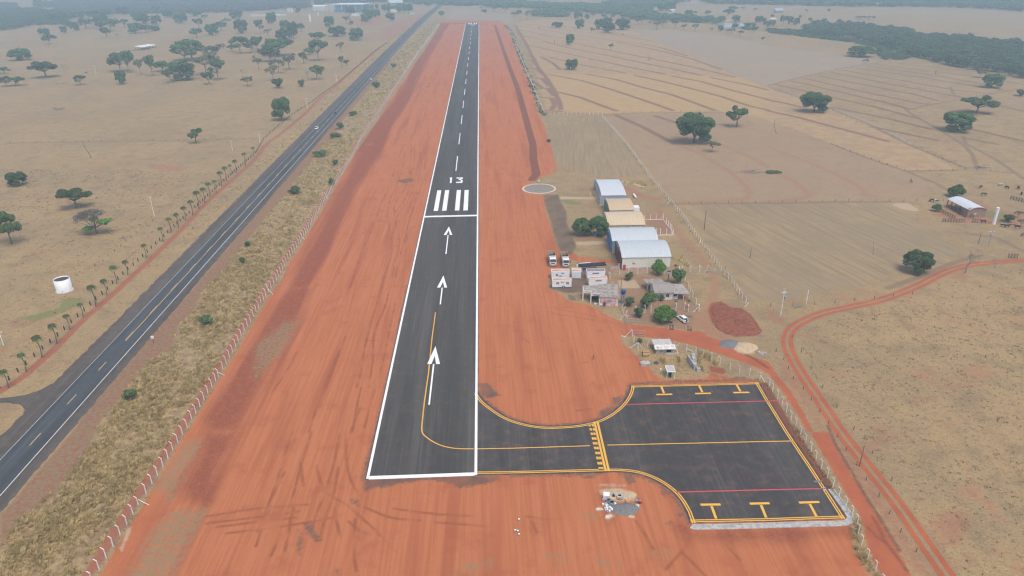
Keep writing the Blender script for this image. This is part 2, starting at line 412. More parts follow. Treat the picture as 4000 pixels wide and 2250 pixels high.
BARE = [L2(0,1,[(1490,220),(1650,205),(1880,255),(1800,278),(1600,265)]), L2(0,1,[(1150,165),(1250,180),(1200,200)]), L2(1,0,[(740,782),(860,772),(880,790),(760,795)]), L2(1,0,[(940,630),(1050,625),(1100,640),(960,645)]), L2(1,0,[(1050,560),(1180,550),(1190,570),(1060,570)]),
    L2(1,0,[(1240,300),(1380,240),(1560,150),(1720,130),(1640,220),(1480,300),(1330,410)]), L2(1,0,[(1000,180),(1240,165),(1310,200),(1200,260),(900,250)]),
    L2(0,2,[(130,340),(260,330),(330,350),(480,350),(600,310),(560,350),(420,370),(200,370)]), L2(0,2,[(190,525),(350,480),(480,430),(470,460),(330,510),(220,535)]), L2(0,2,[(0,610),(120,600),(100,630),(10,650)]), L2(0,1,[(560,740),(610,745),(600,755)]), L2(0,2,[(660,10),(740,0),(720,20)]),
    L2(3,3,[(1620,900),(1800,790),(1950,800),(2010,900),(1950,1110),(1740,1130),(1650,1000)]), L2(3,3,[(960,130),(1280,20),(1290,60),(1150,120),(1000,180)]), L2(3,3,[(1970,1240),(2080,1290),(2000,1310)]), L2(3,2,[(1030,1420),(1150,1390),(1250,1449),(1100,1449)]),
    L2(3,1,[(1830,1300),(1960,1292),(2030,1330),(1950,1370),(1850,1340)]), L2(3,2,[(0,190),(90,280),(190,315),(130,360),(60,360),(0,300)]), L2(3,2,[(290,440),(400,470),(520,500),(430,505),(330,470)]), L2(3,2,[(1700,310),(1880,330),(2050,370),(2150,410),(1950,360)]), L2(3,2,[(1700,990),(1900,960),(2000,970),(1850,1000)]), L2(3,2,[(1480,1090),(1700,1110),(1650,1130),(1520,1115)]),
    L2(3,2,[(90,700),(200,720),(330,940),(460,1200),(590,1449),(540,1449),(330,1150),(170,900)]) , L2(3,3,[(620,0),(690,0),(880,270),(1080,560),(1280,850),(1480,1180),(1620,1449),(1500,1449),(1300,1130),(1100,800),(900,480)]),
    L2(2,1,[(1110,420),(1250,455),(1320,520),(1480,540),(1470,570),(1300,545),(1180,500)]), L2(2,1,[(1440,600),(1520,598),(1510,618)]), L2(2,1,[(530,265),(630,262),(600,290),(540,285)]), L2(0,0,[(730,910),(860,905),(830,925)]), L2(0,0,[(200,880),(310,875),(290,900)]),
    L2(3,1,[(1800,580),(2150,570),(2250,640),(2574,700),(2574,860),(2250,800),(1900,790),(1700,720)]), L2(2,1,[(1330,710),(1520,705),(1620,900),(1440,905)]), L2(2,2,[(1880,250),(1985,130),(2030,200),(2030,340),(2090,430),(2240,490),(2200,545),(1990,495),(1900,430),(1700,420),(1760,330)])]
VERGE = (list(L2(0,3,[(0,850),(360,420),(730,0)])) + L2(0,2,[(900,1200),(1100,960),(1340,700),(1640,330),(1945,0)]) + L2(0,1,[(2300,1040),(2574,700)]) + L2(1,1,[(580,20)])
    + L2(1,0,[(900,1000),(1100,800),(1300,600)]) + L2(1,0,[(1380,600),(1200,830),(1000,1060),(850,1250),(780,1390)]) + L2(1,1,[(640,60),(520,230),(400,380),(290,520),(110,720),(0,870)])
    + L2(0,1,[(2430,1040),(2190,1370)]) + L2(0,2,[(2050,20),(1960,230),(1800,370),(1730,610),(1480,750),(1330,940),(1180,1160),(1040,1300)]) + L2(0,3,[(960,0),(880,210),(700,430),(620,590),(210,900),(40,1110),(0,1200)]))
YARD = [L2(2,1,[(1000,1330),(1560,1310),(1740,1440)]) + L2(2,2,[(1890,240),(1750,420),(1300,365),(1130,330),(1120,200),(1075,20)]), L2(2,1,[(580,880),(960,880),(1000,960),(640,980),(600,930)]), L2(2,1,[(1340,770),(1520,765),(1600,880),(1440,905)]), L2(2,1,[(380,1260),(1080,1220),(1000,1330),(980,1449),(380,1449)])]
GREEN = [L2(2,1,[(490,562),(600,560),(690,590),(690,612),(560,608)]), L2(2,1,[(690,1105),(860,1140),(1010,1130),(1030,1145),(860,1155),(700,1118)]), L2(2,1,[(640,1180),(720,1190),(700,1230),(640,1240)]),
    L2(0,2,[(205,290),(330,270),(450,240),(590,205),(610,120),(700,90),(830,105),(800,170),(680,215),(620,250),(480,300),(330,345)]), L2(0,3,[(420,860),(520,820),(700,850),(680,920),(520,950),(430,930)]), L2(0,3,[(60,1040),(150,1000),(120,1040)]),
    L2(3,1,[(2280,780),(2400,770),(2440,800),(2300,810)]), L2(2,1,[(1910,1340),(2010,1340),(2030,1380),(1930,1375)]), L2(2,0,[(2000,560),(2010,560),(2005,562)]), L2(3,1,[(2150,660),(2380,680),(2400,760),(2200,740)]),
    L2(3,0,[(0,285),(340,300),(800,390),(1340,490),(1900,590),(2150,690),(1700,620),(1300,560),(900,420),(430,370),(0,320)]), L2(2,0,[(1400,160),(1800,210),(2100,240),(2574,290),(2574,320),(2100,260),(1700,220)])]
TAR = [L2(1,3,[(1085,470),(1600,455),(2210,440),(2440,440),(2440,490),(2200,540),(2060,560),(1900,505),(1700,480),(1600,500),(1430,520),(1330,555),(1200,560),(1090,600)]),
    L2(1,3,[(490,910),(560,930),(600,1020),(660,1090),(620,1110),(540,1060),(500,990)]), L2(1,3,[(430,1000),(470,1100),(450,1240),(420,1180)]), L2(1,3,[(950,680),(1030,690),(1045,740),(1000,730)]), L2(1,3,[(790,1400),(840,1390),(830,1420)]),
    L2(1,2,[(2235,960),(2330,950),(2450,1080),(2330,1110),(2260,1060)]), L2(2,1,[(320,512),(470,507),(490,580),(550,680),(555,800),(580,860),(640,1000),(640,1060),(580,1120),(470,1060),(420,900),(380,750),(330,600)]),
    L2(2,1,[(372,1310),(590,1340),(740,1280),(770,1449)]) + L2(2,2,[(720,40),(560,50),(470,30),(380,0)]), L2(2,1,[(680,1240),(800,1270),(960,1300),(940,1330),(700,1300)]), L2(2,2,[(560,60),(640,80),(650,130),(580,120)]),
    L2(2,3,[(1110,430),(1230,445),(1240,500),(1190,530),(1130,480)]), L2(2,3,[(1500,560),(1560,620),(1540,650),(1490,600)]), L2(2,3,[(1650,770),(1720,810),(1730,860),(1680,850)]), L2(2,3,[(550,430),(590,432),(585,448),(555,446)]), L2(2,3,[(640,440),(830,440),(830,475),(700,460)]), L2(2,3,[(1550,908),(1600,905),(1590,925),(1555,928)]),
    L2(2,2,[(1620,920),(1700,915),(1690,945),(1630,945)]), L2(2,2,[(1340,945),(1420,935),(1410,955),(1350,960)]), L2(2,2,[(2190,895),(2330,890),(2380,915),(2220,930)]), L2(2,2,[(1010,1110),(1090,1080),(1120,1130),(1060,1180),(1010,1160)]), L2(2,2,[(880,1230),(1010,1180),(1040,1220),(950,1280),(880,1280)]),
    L2(1,0,[(1960,232),(2110,228),(2110,240),(1990,243)]), L2(2,0,[(-320,240),(-290,238),(-290,250),(-315,250)]), L2(1,1,[(1410,365),(1560,340),(1600,370),(1480,395)])]
TARLINE = [L2(2,3,[(1100,420),(1240,432),(1350,460),(1500,535),(1610,630),(1690,730),(1750,830),(1780,910)]), L2(1,2,[(2232,1040),(2290,1120),(2390,1205),(2480,1265),(2574,1315)]),
    L2(2,2,[(0,1310),(130,1350),(280,1375),(400,1380),(560,1370),(700,1352),(850,1320),(950,1270),(1030,1210),(1105,1140),(1150,1080),(1175,1020),(1180,965),(1500,950),(2000,930),(2478,925)]), L2(1,3,[(1075,480),(1210,0)]), L2(1,2,[(1210,1449),(1380,700),(1520,0)]),
    L2(2,3,[(0,440),(400,430),(900,415)])]
PALE = [L2(2,1,[(475,525),(855,533),(857,557),(480,553)]), L2(2,1,[(815,468),(848,470),(918,608),(890,622)]), L2(2,1,[(640,985),(990,972),(1000,1004),(650,1015)]), L2(2,1,[(775,475),(790,470),(812,550),(800,555)]),
    L2(2,3,[(870,580),(960,570),(1080,565),(1220,600),(1250,640),(1240,690),(1130,700),(960,700),(900,640)]), L2(2,3,[(850,535),(900,525),(1140,530),(1130,545),(860,550)]), L2(2,3,[(845,770),(890,750),(930,785),(860,800)]), L2(2,3,[(930,870),(980,820),(1040,840),(960,890)]), L2(2,3,[(1240,730),(1275,735),(1270,775),(1245,770)]),
    L2(2,2,[(2210,600),(2300,580),(2440,620),(2440,660),(2330,665),(2260,640)]), L2(2,1,[(1060,1370),(1230,1360),(1300,1449),(1080,1449)]), L2(3,1,[(1230,600),(1400,590),(1520,660),(1500,680),(1330,650)]),
    L2(2,1,[(1010,370),(1150,365),(1330,410),(1350,450),(1200,400)]), L2(0,3,[(1290,960),(1330,960),(1230,1200),(1200,1200)])]
DARK = [L2(1,0,[(1060,1449),(1250,1180),(1450,900),(1580,660),(1740,430),(1860,225),(1960,230),(1890,330),(1750,560),(1640,780),(1580,950),(1400,1250),(1290,1449)]),
    L2(1,1,[(1050,0),(1300,0),(1150,250),(900,700),(700,1100),(520,1449),(330,1449),(420,1200),(620,850),(850,450),(1010,150)]),
    L2(1,2,[(330,0),(560,0),(500,160),(440,380),(320,560),(200,750),(100,900),(0,1100),(-200,1449),(-500,1449),(-560,1300),(0,450),(150,200)]),
    L2(0,3,[(2050,0),(2400,0),(2200,350),(2120,700),(1850,700),(1800,560),(1950,300)]),
    L2(2,2,[(2000,150),(2100,130),(2200,190),(2300,195),(2400,260),(2520,430),(2450,480),(2250,490),(2080,430),(2000,330),(1970,230)]), L2(2,2,[(1970,780),(2130,800),(2160,840),(2070,880),(2010,890)]),
    L2(2,3,[(1660,960),(1780,955),(1850,1010),(2200,1000),(2574,985)]) + L2(3,3,[(400,970),(830,955),(840,1040),(500,1060),(300,1090),(0,1095)]) + L2(2,3,[(2200,1090),(1850,1085),(1700,1010)])]
DARKLINE = [(L2(1,0,[(2400,250),(2480,480),(2574,740)]) + L2(2,0,[(60,900),(110,1080),(170,1310),(210,1449)]) + L2(2,1,[(215,150),(245,300),(200,360)]), 2.2),
    (L2(3,2,[(-40,965),(60,1140),(220,1420)]) + L2(3,3,[(270,30),(450,310),(620,560)]), 1.0),
    (L2(3,3,[(600,-60),(690,150),(800,330),(960,610),(1130,880),(1320,1190)]), 0.35), (L2(3,3,[(1000,960),(1080,1040),(1190,1130)]), 0.25), (L2(3,3,[(1050,850),(1180,1100),(1400,1400)]), 0.25), (L2(2,2,[(2100,560),(2300,640),(2450,720),(2574,800)]), 0.5)]
REDGRASS = [L2(0,3,[(1780,790),(2115,780),(1960,1020),(1740,1420),(1720,1460),(1600,1800),(1000,1800),(1290,1449),(1450,1150),(1520,980)]), L2(1,2,[(0,560),(120,480),(300,330),(420,330),(280,620),(100,800),(0,900)]), L2(0,3,[(1880,100),(2050,60),(1700,700),(1560,560)]), L2(1,3,[(2060,1370),(2200,1330),(2360,1330),(2200,1380)]), L2(2,3,[(740,840),(800,840),(790,880)]), L2(2,3,[(880,1290),(930,1290),(1010,1340),(960,1340)]), L2(2,3,[(370,1240),(540,1250),(480,1280)]), L2(2,3,[(1400,1190),(1560,1230),(1480,1260)]), L2(2,1,[(440,140),(470,300),(360,320),(340,330),(420,280)])]
TRK = [smooth(L2(1,1,q), 2) for q in ([(1510,0),(1480,200),(1430,400),(1340,550),(1320,690),(1340,850),(1360,950),(1370,1100),(1300,1300),(1260,1449)], [(1560,0),(1560,180),(1530,350),(1480,480),(1400,560),(1385,700),(1420,830),(1450,1000),(1400,1200),(1340,1449)],
    [(1590,0),(1600,200),(1550,300),(1560,420),(1500,560),(1400,690)], [(1640,0),(1640,180),(1600,330),(1570,480),(1500,620),(1420,700),(1390,900)], [(1740,0),(1690,200),(1710,320),(1650,440),(1610,560),(1570,700),(1510,850),(1520,1000),(1480,1200)],
    [(1680,0),(1650,250),(1610,450),(1580,650),(1540,750),(1500,950),(1440,1150),(1380,1449)], [(1480,0),(1400,250),(1310,470),(1240,650),(1170,850),(1100,1000),(1050,1130),(980,1330),(940,1449)], [(1290,710),(1330,760),(1400,760),(1480,800)], [(1300,920),(1370,960),(1460,960),(1530,940)])]
TRK += [smooth(L2(1,2,q), 2) for q in ([(1260,0),(1180,280),(1130,430),(1090,600),(1065,800),(1010,1000)], [(1340,0),(1300,200),(1180,430),(1180,700),(1155,870),(1130,1000)], [(1055,1000),(1010,1200),(985,1400),(960,1449)], [(1400,150),(1330,480),(1290,700),(1200,1000),(1090,1400)], [(1080,520),(1170,525),(1240,518)], [(850,600),(700,950),(600,1230),(530,1449)], [(900,480),(800,760),(700,1020),(640,1200)], [(410,640),(300,850),(170,1040)], [(1050,1200),(950,1449)])]
TRK += [smooth(L2(1,3,q), 2) for q in ([(370,0),(250,350),(150,680),(20,1000)], [(-500,850),(-200,800),(0,770),(350,740),(520,730)], [(-500,920),(0,860),(250,825),(430,800)], [(-400,960),(0,905),(250,880),(400,860)], [(-300,1020),(0,985),(400,930),(700,880),(900,820)],
    [(610,330),(640,480),(700,620),(900,720),(1080,880),(1200,990),(1400,1200)], [(900,0),(905,300),(960,520),(1040,640)], [(450,300),(460,420),(480,540)], [(830,350),(780,650),(680,900),(640,1100)], [(760,400),(700,600),(600,850),(560,1000)], [(1100,760),(1300,850),(1450,880),(1650,890)],
    [(1380,770),(1700,820),(2200,850)], [(1800,910),(2100,930),(2350,950)], [(1000,880),(980,1200),(1010,1400)], [(790,760),(820,950),(850,1060)], [(290,400),(160,650)], [(380,760),(330,980),(290,1200)], [(250,1030),(150,1250)], [(560,0),(430,400),(350,760)], [(840,0),(800,250),(750,450)], [(0,1150),(60,960),(140,780)], [(930,900),(1040,1000),(1160,1040)])]
TRK += [smooth(L2(1,0,q), 2) for q in ([(1920,290),(1900,400),(1930,460),(1850,620),(1760,750),(1700,900),(1650,1050),(1640,1200),(1560,1400),(1510,1449)], [(1970,300),(1980,480),(1900,600),(1780,760),(1700,930),(1700,1100),(1720,1250),(1740,1440)], [(1940,320),(1930,420),(1880,530),(1790,700),(1740,850),(1740,1000),(1650,1300)], [(1560,920),(1680,930)], [(1780,560),(1850,560),(1880,570)], [(2010,520),(2000,570)], [(1920,830),(1880,950),(1800,1200)])]
TRK += [smooth(L2(2,2,q), 1) for q in ([(0,345),(50,335)], [(60,520),(110,505),(180,550)], [(100,440),(90,540)], [(600,600),(610,690)], [(690,750),(760,745)], [(320,230),(600,290),(900,330),(1200,400)], [(200,170),(500,220),(800,270),(1080,360)], [(650,1230),(800,1215)])]
TRK += [smooth(L2(2,3,q), 1) for q in ([(150,850),(350,880),(500,870)], [(200,900),(250,1010)], [(1250,900),(1350,1050),(1420,1180)], [(1550,1380),(1750,1150),(1800,1050)], [(1950,1449),(1700,1200)], [(2300,1300),(2150,1130)])]

# ---- runway frame
_l0, _r0 = D(925, 1202), D(1197, 1193); _l1, _r1 = D(1172, 57), D(1205, 57)
RO_ = (_l0 + _r0) / 2; RD = ((_l1 + _r1) / 2 - RO_).normalized(); RX = Vector((RD.y, -RD.x, 0))
RLEN = ((_l1 + _r1) / 2 - RO_).length; RHALF = ((_r0 - _l0).dot(RX)) / 2
def RW(s, t, z=0.035):
    p = RO_ + RD * s + RX * t
    return (p.x, p.y, z)
def to_rw(p):
    d = Vector(p[:2]).to_3d() - RO_
    return d.dot(RD), d.dot(RX)

def make_ground():
    ys = [-6000, -3000, -1500, -700, -300, -100, 0, 40]
    y = 62.0
    while y < 2350: ys.append(y); y += max(0.36, 0.0043 * y)
    ys += [2500, 2700, 3000, 3400, 4000, 4800, 5600, 6400]
    ys = np.array(ys, float)
    t = np.linspace(-1, 1, 700)
    ex = np.array([6, 18, 45, 110, 260, 600, 1300, 2600, 5000.])
    hw = 0.72 * np.maximum(ys, 62) + 42
    X = np.concatenate([(-hw[:, None] - ex[::-1][None, :]), hw[:, None] * t[None, :], hw[:, None] + ex[None, :]], 1)
    nc = X.shape[1]; nr = len(ys)
    Y = np.repeat(ys[:, None], nc, 1)
    P = np.stack([X.ravel(), Y.ravel()], 1)
    A = {}
    A['red'] = sd_poly(P, RED)
    A['road'] = sd_poly(P, ROAD)
    A['dbl'] = d_lines(P, DBL)
    A['strip'] = np.maximum(1.25 - d_lines(P, [STRIP_L]), 1.05 - d_lines(P, [offset_line(FENCE_L, 1.5)]))
    A['grass'] = sd_poly(P, GRASS)
    A['gold'] = sd_poly(P, GOLD); A['goldhi'] = sd_poly(P, GOLDHI)
    mx = lambda L: np.max([sd_poly(P, q) for q in L], 0)
    A['grey'] = mx(GREY); A['pinkf'] = mx(PINKF); A['bare'] = mx(BARE); A['green'] = mx(GREEN); A['yard'] = mx(YARD)
    A['verge'] = sd_poly(P, VERGE)
    A['tar'] = np.maximum(mx(TAR), 0.5 - d_lines(P, TARLINE)); A['pale'] = mx(PALE)
    dk = mx(DARK)
    A['dark'] = dk
    A['darkline'] = np.max([hw_ - d_lines(P, [ln]) for ln, hw_ in DARKLINE], 0)
    A['redgrass'] = mx(REDGRASS)
    A['trk'] = d_lines(P, TRK)
    A['fur'] = d_lines(P, FUR); A['furthin'] = d_lines(P, FURTHIN); A['path'] = d_lines(P, REDPATH)
    plow = np.full(len(P), -14.0); ph = np.zeros(len(P)); al = np.zeros(len(P))
    for poly, a, b, sp in PLOW:
        s = sd_poly(P, poly); d = (Vector(b[:2]) - Vector(a[:2])).normalized()
        q = (P[:, 0] - a[0]) * -d.y + (P[:, 1] - a[1]) * d.x
        ph = np.where(s > plow, q / sp, ph); al = np.where(s > plow, (P[:, 0] - a[0]) * d.x + (P[:, 1] - a[1]) * d.y, al); plow = np.maximum(plow, s)
    A['plow'] = plow; A['rowphase'] = ph; A['rowalong'] = al
    A['rwx'] = (P[:, 0] - RO_.x) * RX.x + (P[:, 1] - RO_.y) * RX.y
    A['rwy'] = (P[:, 0] - RO_.x) * RD.x + (P[:, 1] - RO_.y) * RD.y
    V = np.concatenate([P, np.zeros((len(P), 1))], 1)
    ii = np.arange(nr * nc).reshape(nr, nc)
    F = np.stack([ii[:-1, :-1], ii[:-1, 1:], ii[1:, 1:], ii[1:, :-1]], -1).reshape(-1, 4)
    fc = lambda k: A[k][F].mean(1)
    road = (fc('road') > 0) | (fc('dbl') < 1.7)
    red = (fc('red') > 0) & ~road
    gold = (fc('gold') > 0) & ~road & ~red
    plw = (fc('plow') > 0) & ~road & ~red & ~gold
    rest = ~(road | red | gold | plw)
    gm = ground_material()
    for nm, sel in (('ground', rest), ('airfield_earth', red), ('dirt_road', road), ('terraced_field', gold), ('ploughed_field', plw)):
        f = F[sel]; u, inv = np.unique(f, return_inverse=True)
        o = big_mesh(nm, V[u], inv.reshape(-1, 4), gm, {k: a[u] for k, a in A.items()})
        tag(o, kind='structure')

def ground_material():
    m, t, b = new_mat('soil_and_pasture'); q = NT(t)
    geo = q.n('ShaderNodeNewGeometry').outputs['Position']
    n60 = q.noise(geo, 0.018, 3); n8 = q.noise(geo, 0.13, 4, 0.6); n2 = q.noise(geo, 0.55, 4, 0.65)
    n05 = q.noise(geo, 1.9, 3, 0.7); n01 = q.noise(geo, 7.0, 2, 0.6)
    nA = q.noise(q.scalevec(geo, 1, 1, 1), 0.9, 5, 0.7)
    sep = q.n('ShaderNodeSeparateXYZ'); q.l(geo, sep.inputs[0])
    def edge(name, wdt, amp, src=None, inv=False):
        x = q.attr(name)
        x = q.math('ADD', x, q.math('MULTIPLY', q.math('SUBTRACT', src if src is not None else nA, 0.5), amp))
        return q.ramp(x, -wdt, wdt)
    def near(name, half, soft, amp=0.6):
        x = q.math('ADD', q.attr(name), q.math('MULTIPLY', q.math('SUBTRACT', n2, 0.5), amp))
        return q.ramp(x, half - soft, half + soft, 1, 0)
    # dry pasture
    c = q.mix(q.ramp(n60, .36, .64), (.345, .238, .116), (.295, .208, .108))
    c = q.mix(q.math('MULTIPLY', q.ramp(n8, .48, .7), .75), c, (.22, .16, .092))
    c = q.mix(q.math('MULTIPLY', q.ramp(n8, .47, .3), .55), c, (.38, .268, .125))
    c = q.mix(q.math('MULTIPLY', q.ramp(n2, .50, .66), .62), c, (.205, .15, .088))
    c = q.mix(q.math('MULTIPLY', q.ramp(n05, .52, .68), .72), c, (.15, .108, .06))
    c = q.mix(q.math('MULTIPLY', q.ramp(n05, .46, .30), .55), c, (.45, .335, .175))
    redn = q.noise(geo, 0.06, 5, 0.7)
    c = q.mix(q.math('MULTIPLY', q.ramp(redn, .56, .68), .5), c, (.36, .15, .085))
    # far fields, the grey of haze put into their colour; pinkish brown field
    c = q.mix(q.math('MULTIPLY', edge('grey', 2.0, 3.0), .7), c, q.mix(n8, (.345, .265, .19), (.285, .225, .168)))
    c = q.mix(q.math('MULTIPLY', edge('pinkf', 3.0, 5.0), .6), c, q.mix(n2, (.36, .245, .15), (.26, .175, .115)))
    # stubble field
    g = q.mix(q.ramp(n8, .35, .65), (.39, .265, .138), (.335, .22, .118))
    g = q.mix(q.math('MULTIPLY', q.ramp(n05, .5, .75), .45), g, (.24, .15, .075))
    c = q.mix(edge('gold', 1.2, 2.0), c, g)
    c = q.mix(q.math('MULTIPLY', edge('goldhi', 8.0, 4.0), .5), c, (.43, .28, .118))
    # ploughed rows
    row = q.noise(q.comb(q.attr('rowphase'), q.math('MULTIPLY', q.attr('rowalong'), .022)), 1.35, 4, 0.6)
    r_ = q.mix(q.ramp(row, .36, .62), (.235, .172, .10), (.335, .245, .132))
    r_ = q.mix(q.math('MULTIPLY', q.ramp(n8, .42, .7), .8), r_, (.265, .20, .122))
    r_ = q.mix(q.math('MULTIPLY', q.ramp(n60, .45, .65), .5), r_, (.24, .185, .115))
    r_ = q.mix(q.math('MULTIPLY', q.ramp(n05, .52, .72), .4), r_, (.17, .135, .085))
    c = q.mix(q.math('MULTIPLY', edge('plow', 2.5, 4.0, n8), .85), c, r_)
    # bare red scars, verge, yards
    c = q.mix(q.math('MULTIPLY', edge('bare', 1.6, 7.0, n2), .62), c, q.mix(n2, (.36, .15, .085), (.27, .13, .08)))
    vg = q.mix(q.ramp(nA, .40, .58), (.25, .10, .052), (.225, .165, .10))
    c = q.mix(q.math('MULTIPLY', edge('verge', .6, 2.5), .9), c, vg)
    c = q.mix(edge('grass', .8, 3.0), c, q.mix(q.ramp(n2, .36, .6), (.36, .265, .135), (.24, .165, .09)))
    yc = q.mix(q.ramp(n2, .4, .65), (.27, .155, .09), (.235, .15, .095))
    c = q.mix(q.math('MULTIPLY', edge('yard', .8, 3.0), .8), c, yc)
    c = q.mix(q.math('MULTIPLY', edge('green', .7, 3.2), .75), c, q.mix(n05, (.13, .155, .045), (.2, .2, .075)))
    # plough lines
    fm = q.math('MULTIPLY', near('fur', 2.1, .8, 1.6), q.ramp(n2, .25, .5, .6, 1))
    c = q.mix(q.math('MULTIPLY', fm, .85), c, q.mix(n8, (.22, .115, .075), (.175, .105, .075)))
    c = q.mix(q.math('MULTIPLY', near('furthin', 1.2, .6, 1.4), .7), c, (.185, .13, .088))
    c = q.mix(q.math('MULTIPLY', near('path', 1.6, .9, 3.0), .55), c, (.31, .15, .09))
    # red airfield earth with grader streaks along the strip
    st1 = q.noise(q.comb(q.math('MULTIPLY', q.attr('rwx'), 1.0), q.math('MULTIPLY', q.attr('rwy'), .028)), 1.3, 5, 0.65)
    st2 = q.noise(q.comb(q.math('MULTIPLY', q.attr('rwx'), .22), q.math('MULTIPLY', q.attr('rwy'), .012)), 1.0, 3, 0.5)
    rd = q.mix(q.ramp(st1, .36, .62), (.385, .128, .050), (.445, .156, .068))
    rd = q.mix(q.math('MULTIPLY', q.ramp(st2, .5, .68), .7), rd, (.33, .098, .046))
    rd = q.mix(q.math('MULTIPLY', q.ramp(n8, .53, .72), .55), rd, (.315, .092, .044))
    rd = q.mix(q.math('MULTIPLY', q.ramp(n2, .58, .75), .22), rd, (.26, .085, .05))
    rd = q.mix(q.math('MULTIPLY', q.ramp(n01, .64, .75), .35), rd, (.50, .22, .13))
    dk = q.mix(q.ramp(n05, .38, .66), (.205, .062, .034), (.29, .088, .045))
    rd = q.mix(q.math('MULTIPLY', edge('dark', 2.6, 9.0, st2), q.ramp(n2, .25, .55, .5, .92)), rd, dk)
    rd = q.mix(q.math('MULTIPLY', edge('redgrass', 1.5, 9.0, n2), q.ramp(nA, .38, .54, 0, .85)), rd, q.mix(n05, (.30, .22, .12), (.21, .145, .08)))
    tk = q.math('MULTIPLY', near('trk', .32, .24, .3), q.ramp(q.noise(geo, .16, 3), .35, .6, .15, .8))
    rd = q.mix(tk, rd, (.25, .078, .036))
    c = q.mix(edge('red', .35, 1.7), c, rd)
    # dirt roads: hard red wheel lanes
    rr = q.mix(q.ramp(n8, .35, .65), (.39, .118, .052), (.335, .10, .047))
    rr = q.mix(q.math('MULTIPLY', q.ramp(n2, .52, .72), .4), rr, (.27, .085, .047))
    c = q.mix(edge('road', .4, 1.6), c, rr)
    c = q.mix(q.math('MULTIPLY', edge('dark', .5, 1.0), q.ramp(q.attr('red'), -1.0, -.2, .9, 0)), c, dk)
    c = q.mix(q.math('MULTIPLY', q.ramp(q.math('ADD', q.attr('dbl'), q.math('MULTIPLY', n2, .5)), 2.0, 2.9, .55, 0), 1.0), c, (.25, .18, .105))
    rut = q.math('ABSOLUTE', q.math('SUBTRACT', q.attr('dbl'), 1.02))
    c = q.mix(q.ramp(q.math('ADD', rut, q.math('MULTIPLY', q.math('SUBTRACT', nA, .5), .5)), .5, .74, 1, 0), c, rr)
    c = q.mix(q.math('MULTIPLY', edge('strip', .3, 1.3), .9), c, (.30, .108, .06))
    c = q.mix(q.math('MULTIPLY', edge('darkline', .35, .9), .85), c, (.165, .062, .04))
    # asphalt millings and pale sand / concrete
    tm = q.math('MULTIPLY', edge('tar', .6, 3.8, q.noise(geo, 1.1, 6, 0.75)), q.ramp(n8, .3, .7, .9, .55))
    c = q.mix(tm, c, q.mix(n8, (.07, .06, .052), (.155, .098, .072)))
    c = q.mix(q.math('MULTIPLY', edge('pale', .3, 1.4), .82), c, q.mix(n05, (.47, .36, .24), (.40, .29, .185)))
    q.l(c, b.inputs['Base Color']); b.inputs['Roughness'].default_value = 0.95; b.inputs['Specular IOR Level'].default_value = 0.1
    q.bump(q.math('ADD', q.math('MULTIPLY', n05, .6), q.math('MULTIPLY', n2, .8)), .55, .18, b)
    return m
make_ground()

# ================================================================ PAVED SURFACES
def asphalt(name, base, lanes, dust, ux, uy, lane_w=3.6, dustcol=(.25, .125, .075)):
    """paved strip: lanes laid side by side along (ux,uy), streaks, dust"""
    m, t, b = new_mat(name); q = NT(t)
    geo = q.n('ShaderNodeNewGeometry').outputs['Position']
    sep = q.n('ShaderNodeSeparateXYZ'); q.l(geo, sep.inputs[0])
    al = q.math('ADD', q.math('MULTIPLY', sep.outputs[0], ux), q.math('MULTIPLY', sep.outputs[1], uy))
    ac = q.math('ADD', q.math('MULTIPLY', sep.outputs[0], uy), q.math('MULTIPLY', sep.outputs[1], -ux))
    lane = q.n('ShaderNodeTexWhiteNoise', noise_dimensions='1D')
    q.l(q.math('FLOOR', q.math('DIVIDE', q.math('ADD', ac, 200.3), lane_w)), lane.inputs['W'])
    s1 = q.noise(q.comb(ac, q.math('MULTIPLY', al, .02)), 1.6, 5, 0.65)
    s2 = q.noise(q.comb(q.math('MULTIPLY', ac, .25), q.math('MULTIPLY', al, .012)), 1.0, 3, 0.5)
    n = q.noise(geo, .35, 5, 0.65); f = q.noise(geo, 6, 2, 0.6)
    hi = tuple(x * 1.5 for x in base); lo = tuple(x * .68 for x in base)
    c = q.mix(lane.outputs[0], lo, hi) if lanes else q.mix(n, lo, hi)
    c = q.mix(.35, c, base)
    c = q.mix(q.math('MULTIPLY', q.ramp(s1, .45, .70), .6), c, tuple(x * 1.7 for x in base))
    c = q.mix(q.math('MULTIPLY', q.ramp(s2, .42, .62), .6), c, lo)
    c = q.mix(q.math('MULTIPLY', q.ramp(f, .5, .8), .3), c, tuple(x * 1.5 for x in base))
    dn = q.math('MULTIPLY', q.math('ADD', q.ramp(n, .46, .78), q.math('MULTIPLY', q.ramp(s1, .5, .8), .5)), dust)
    c = q.mix(dn, c, dustcol)
    q.l(c, b.inputs['Base Color']); b.inputs['Roughness'].default_value = .85; b.inputs['Specular IOR Level'].default_value = .25
    return m
def paint(name, col, wear=.35, under=(.10, .09, .085)):
    m, t, b = new_mat(name); q = NT(t)
    geo = q.n('ShaderNodeNewGeometry').outputs['Position']
    n = q.noise(geo, 2.2, 5, 0.7); n2 = q.noise(geo, .3, 3)
    c = q.mix(q.math('MULTIPLY', q.ramp(n, .56, .74), wear), col, under)
    c = q.mix(q.math('MULTIPLY', q.ramp(n2, .45, .75), .3), c, tuple(x * .78 for x in col))
    q.l(c, b.inputs['Base Color']); b.inputs['Roughness'].default_value = .6; b.inputs['Specular IOR Level'].default_value = .3
    return m
M_RUN = asphalt('runway_asphalt', (.066, .061, .053), True, .16, RD.x, RD.y)
_ap = (W(2,2,2470,945) - W(2,2,1190,977)).normalized()
M_APR = asphalt('apron_asphalt', (.058, .053, .049), False, .32, -_ap.y, _ap.x)
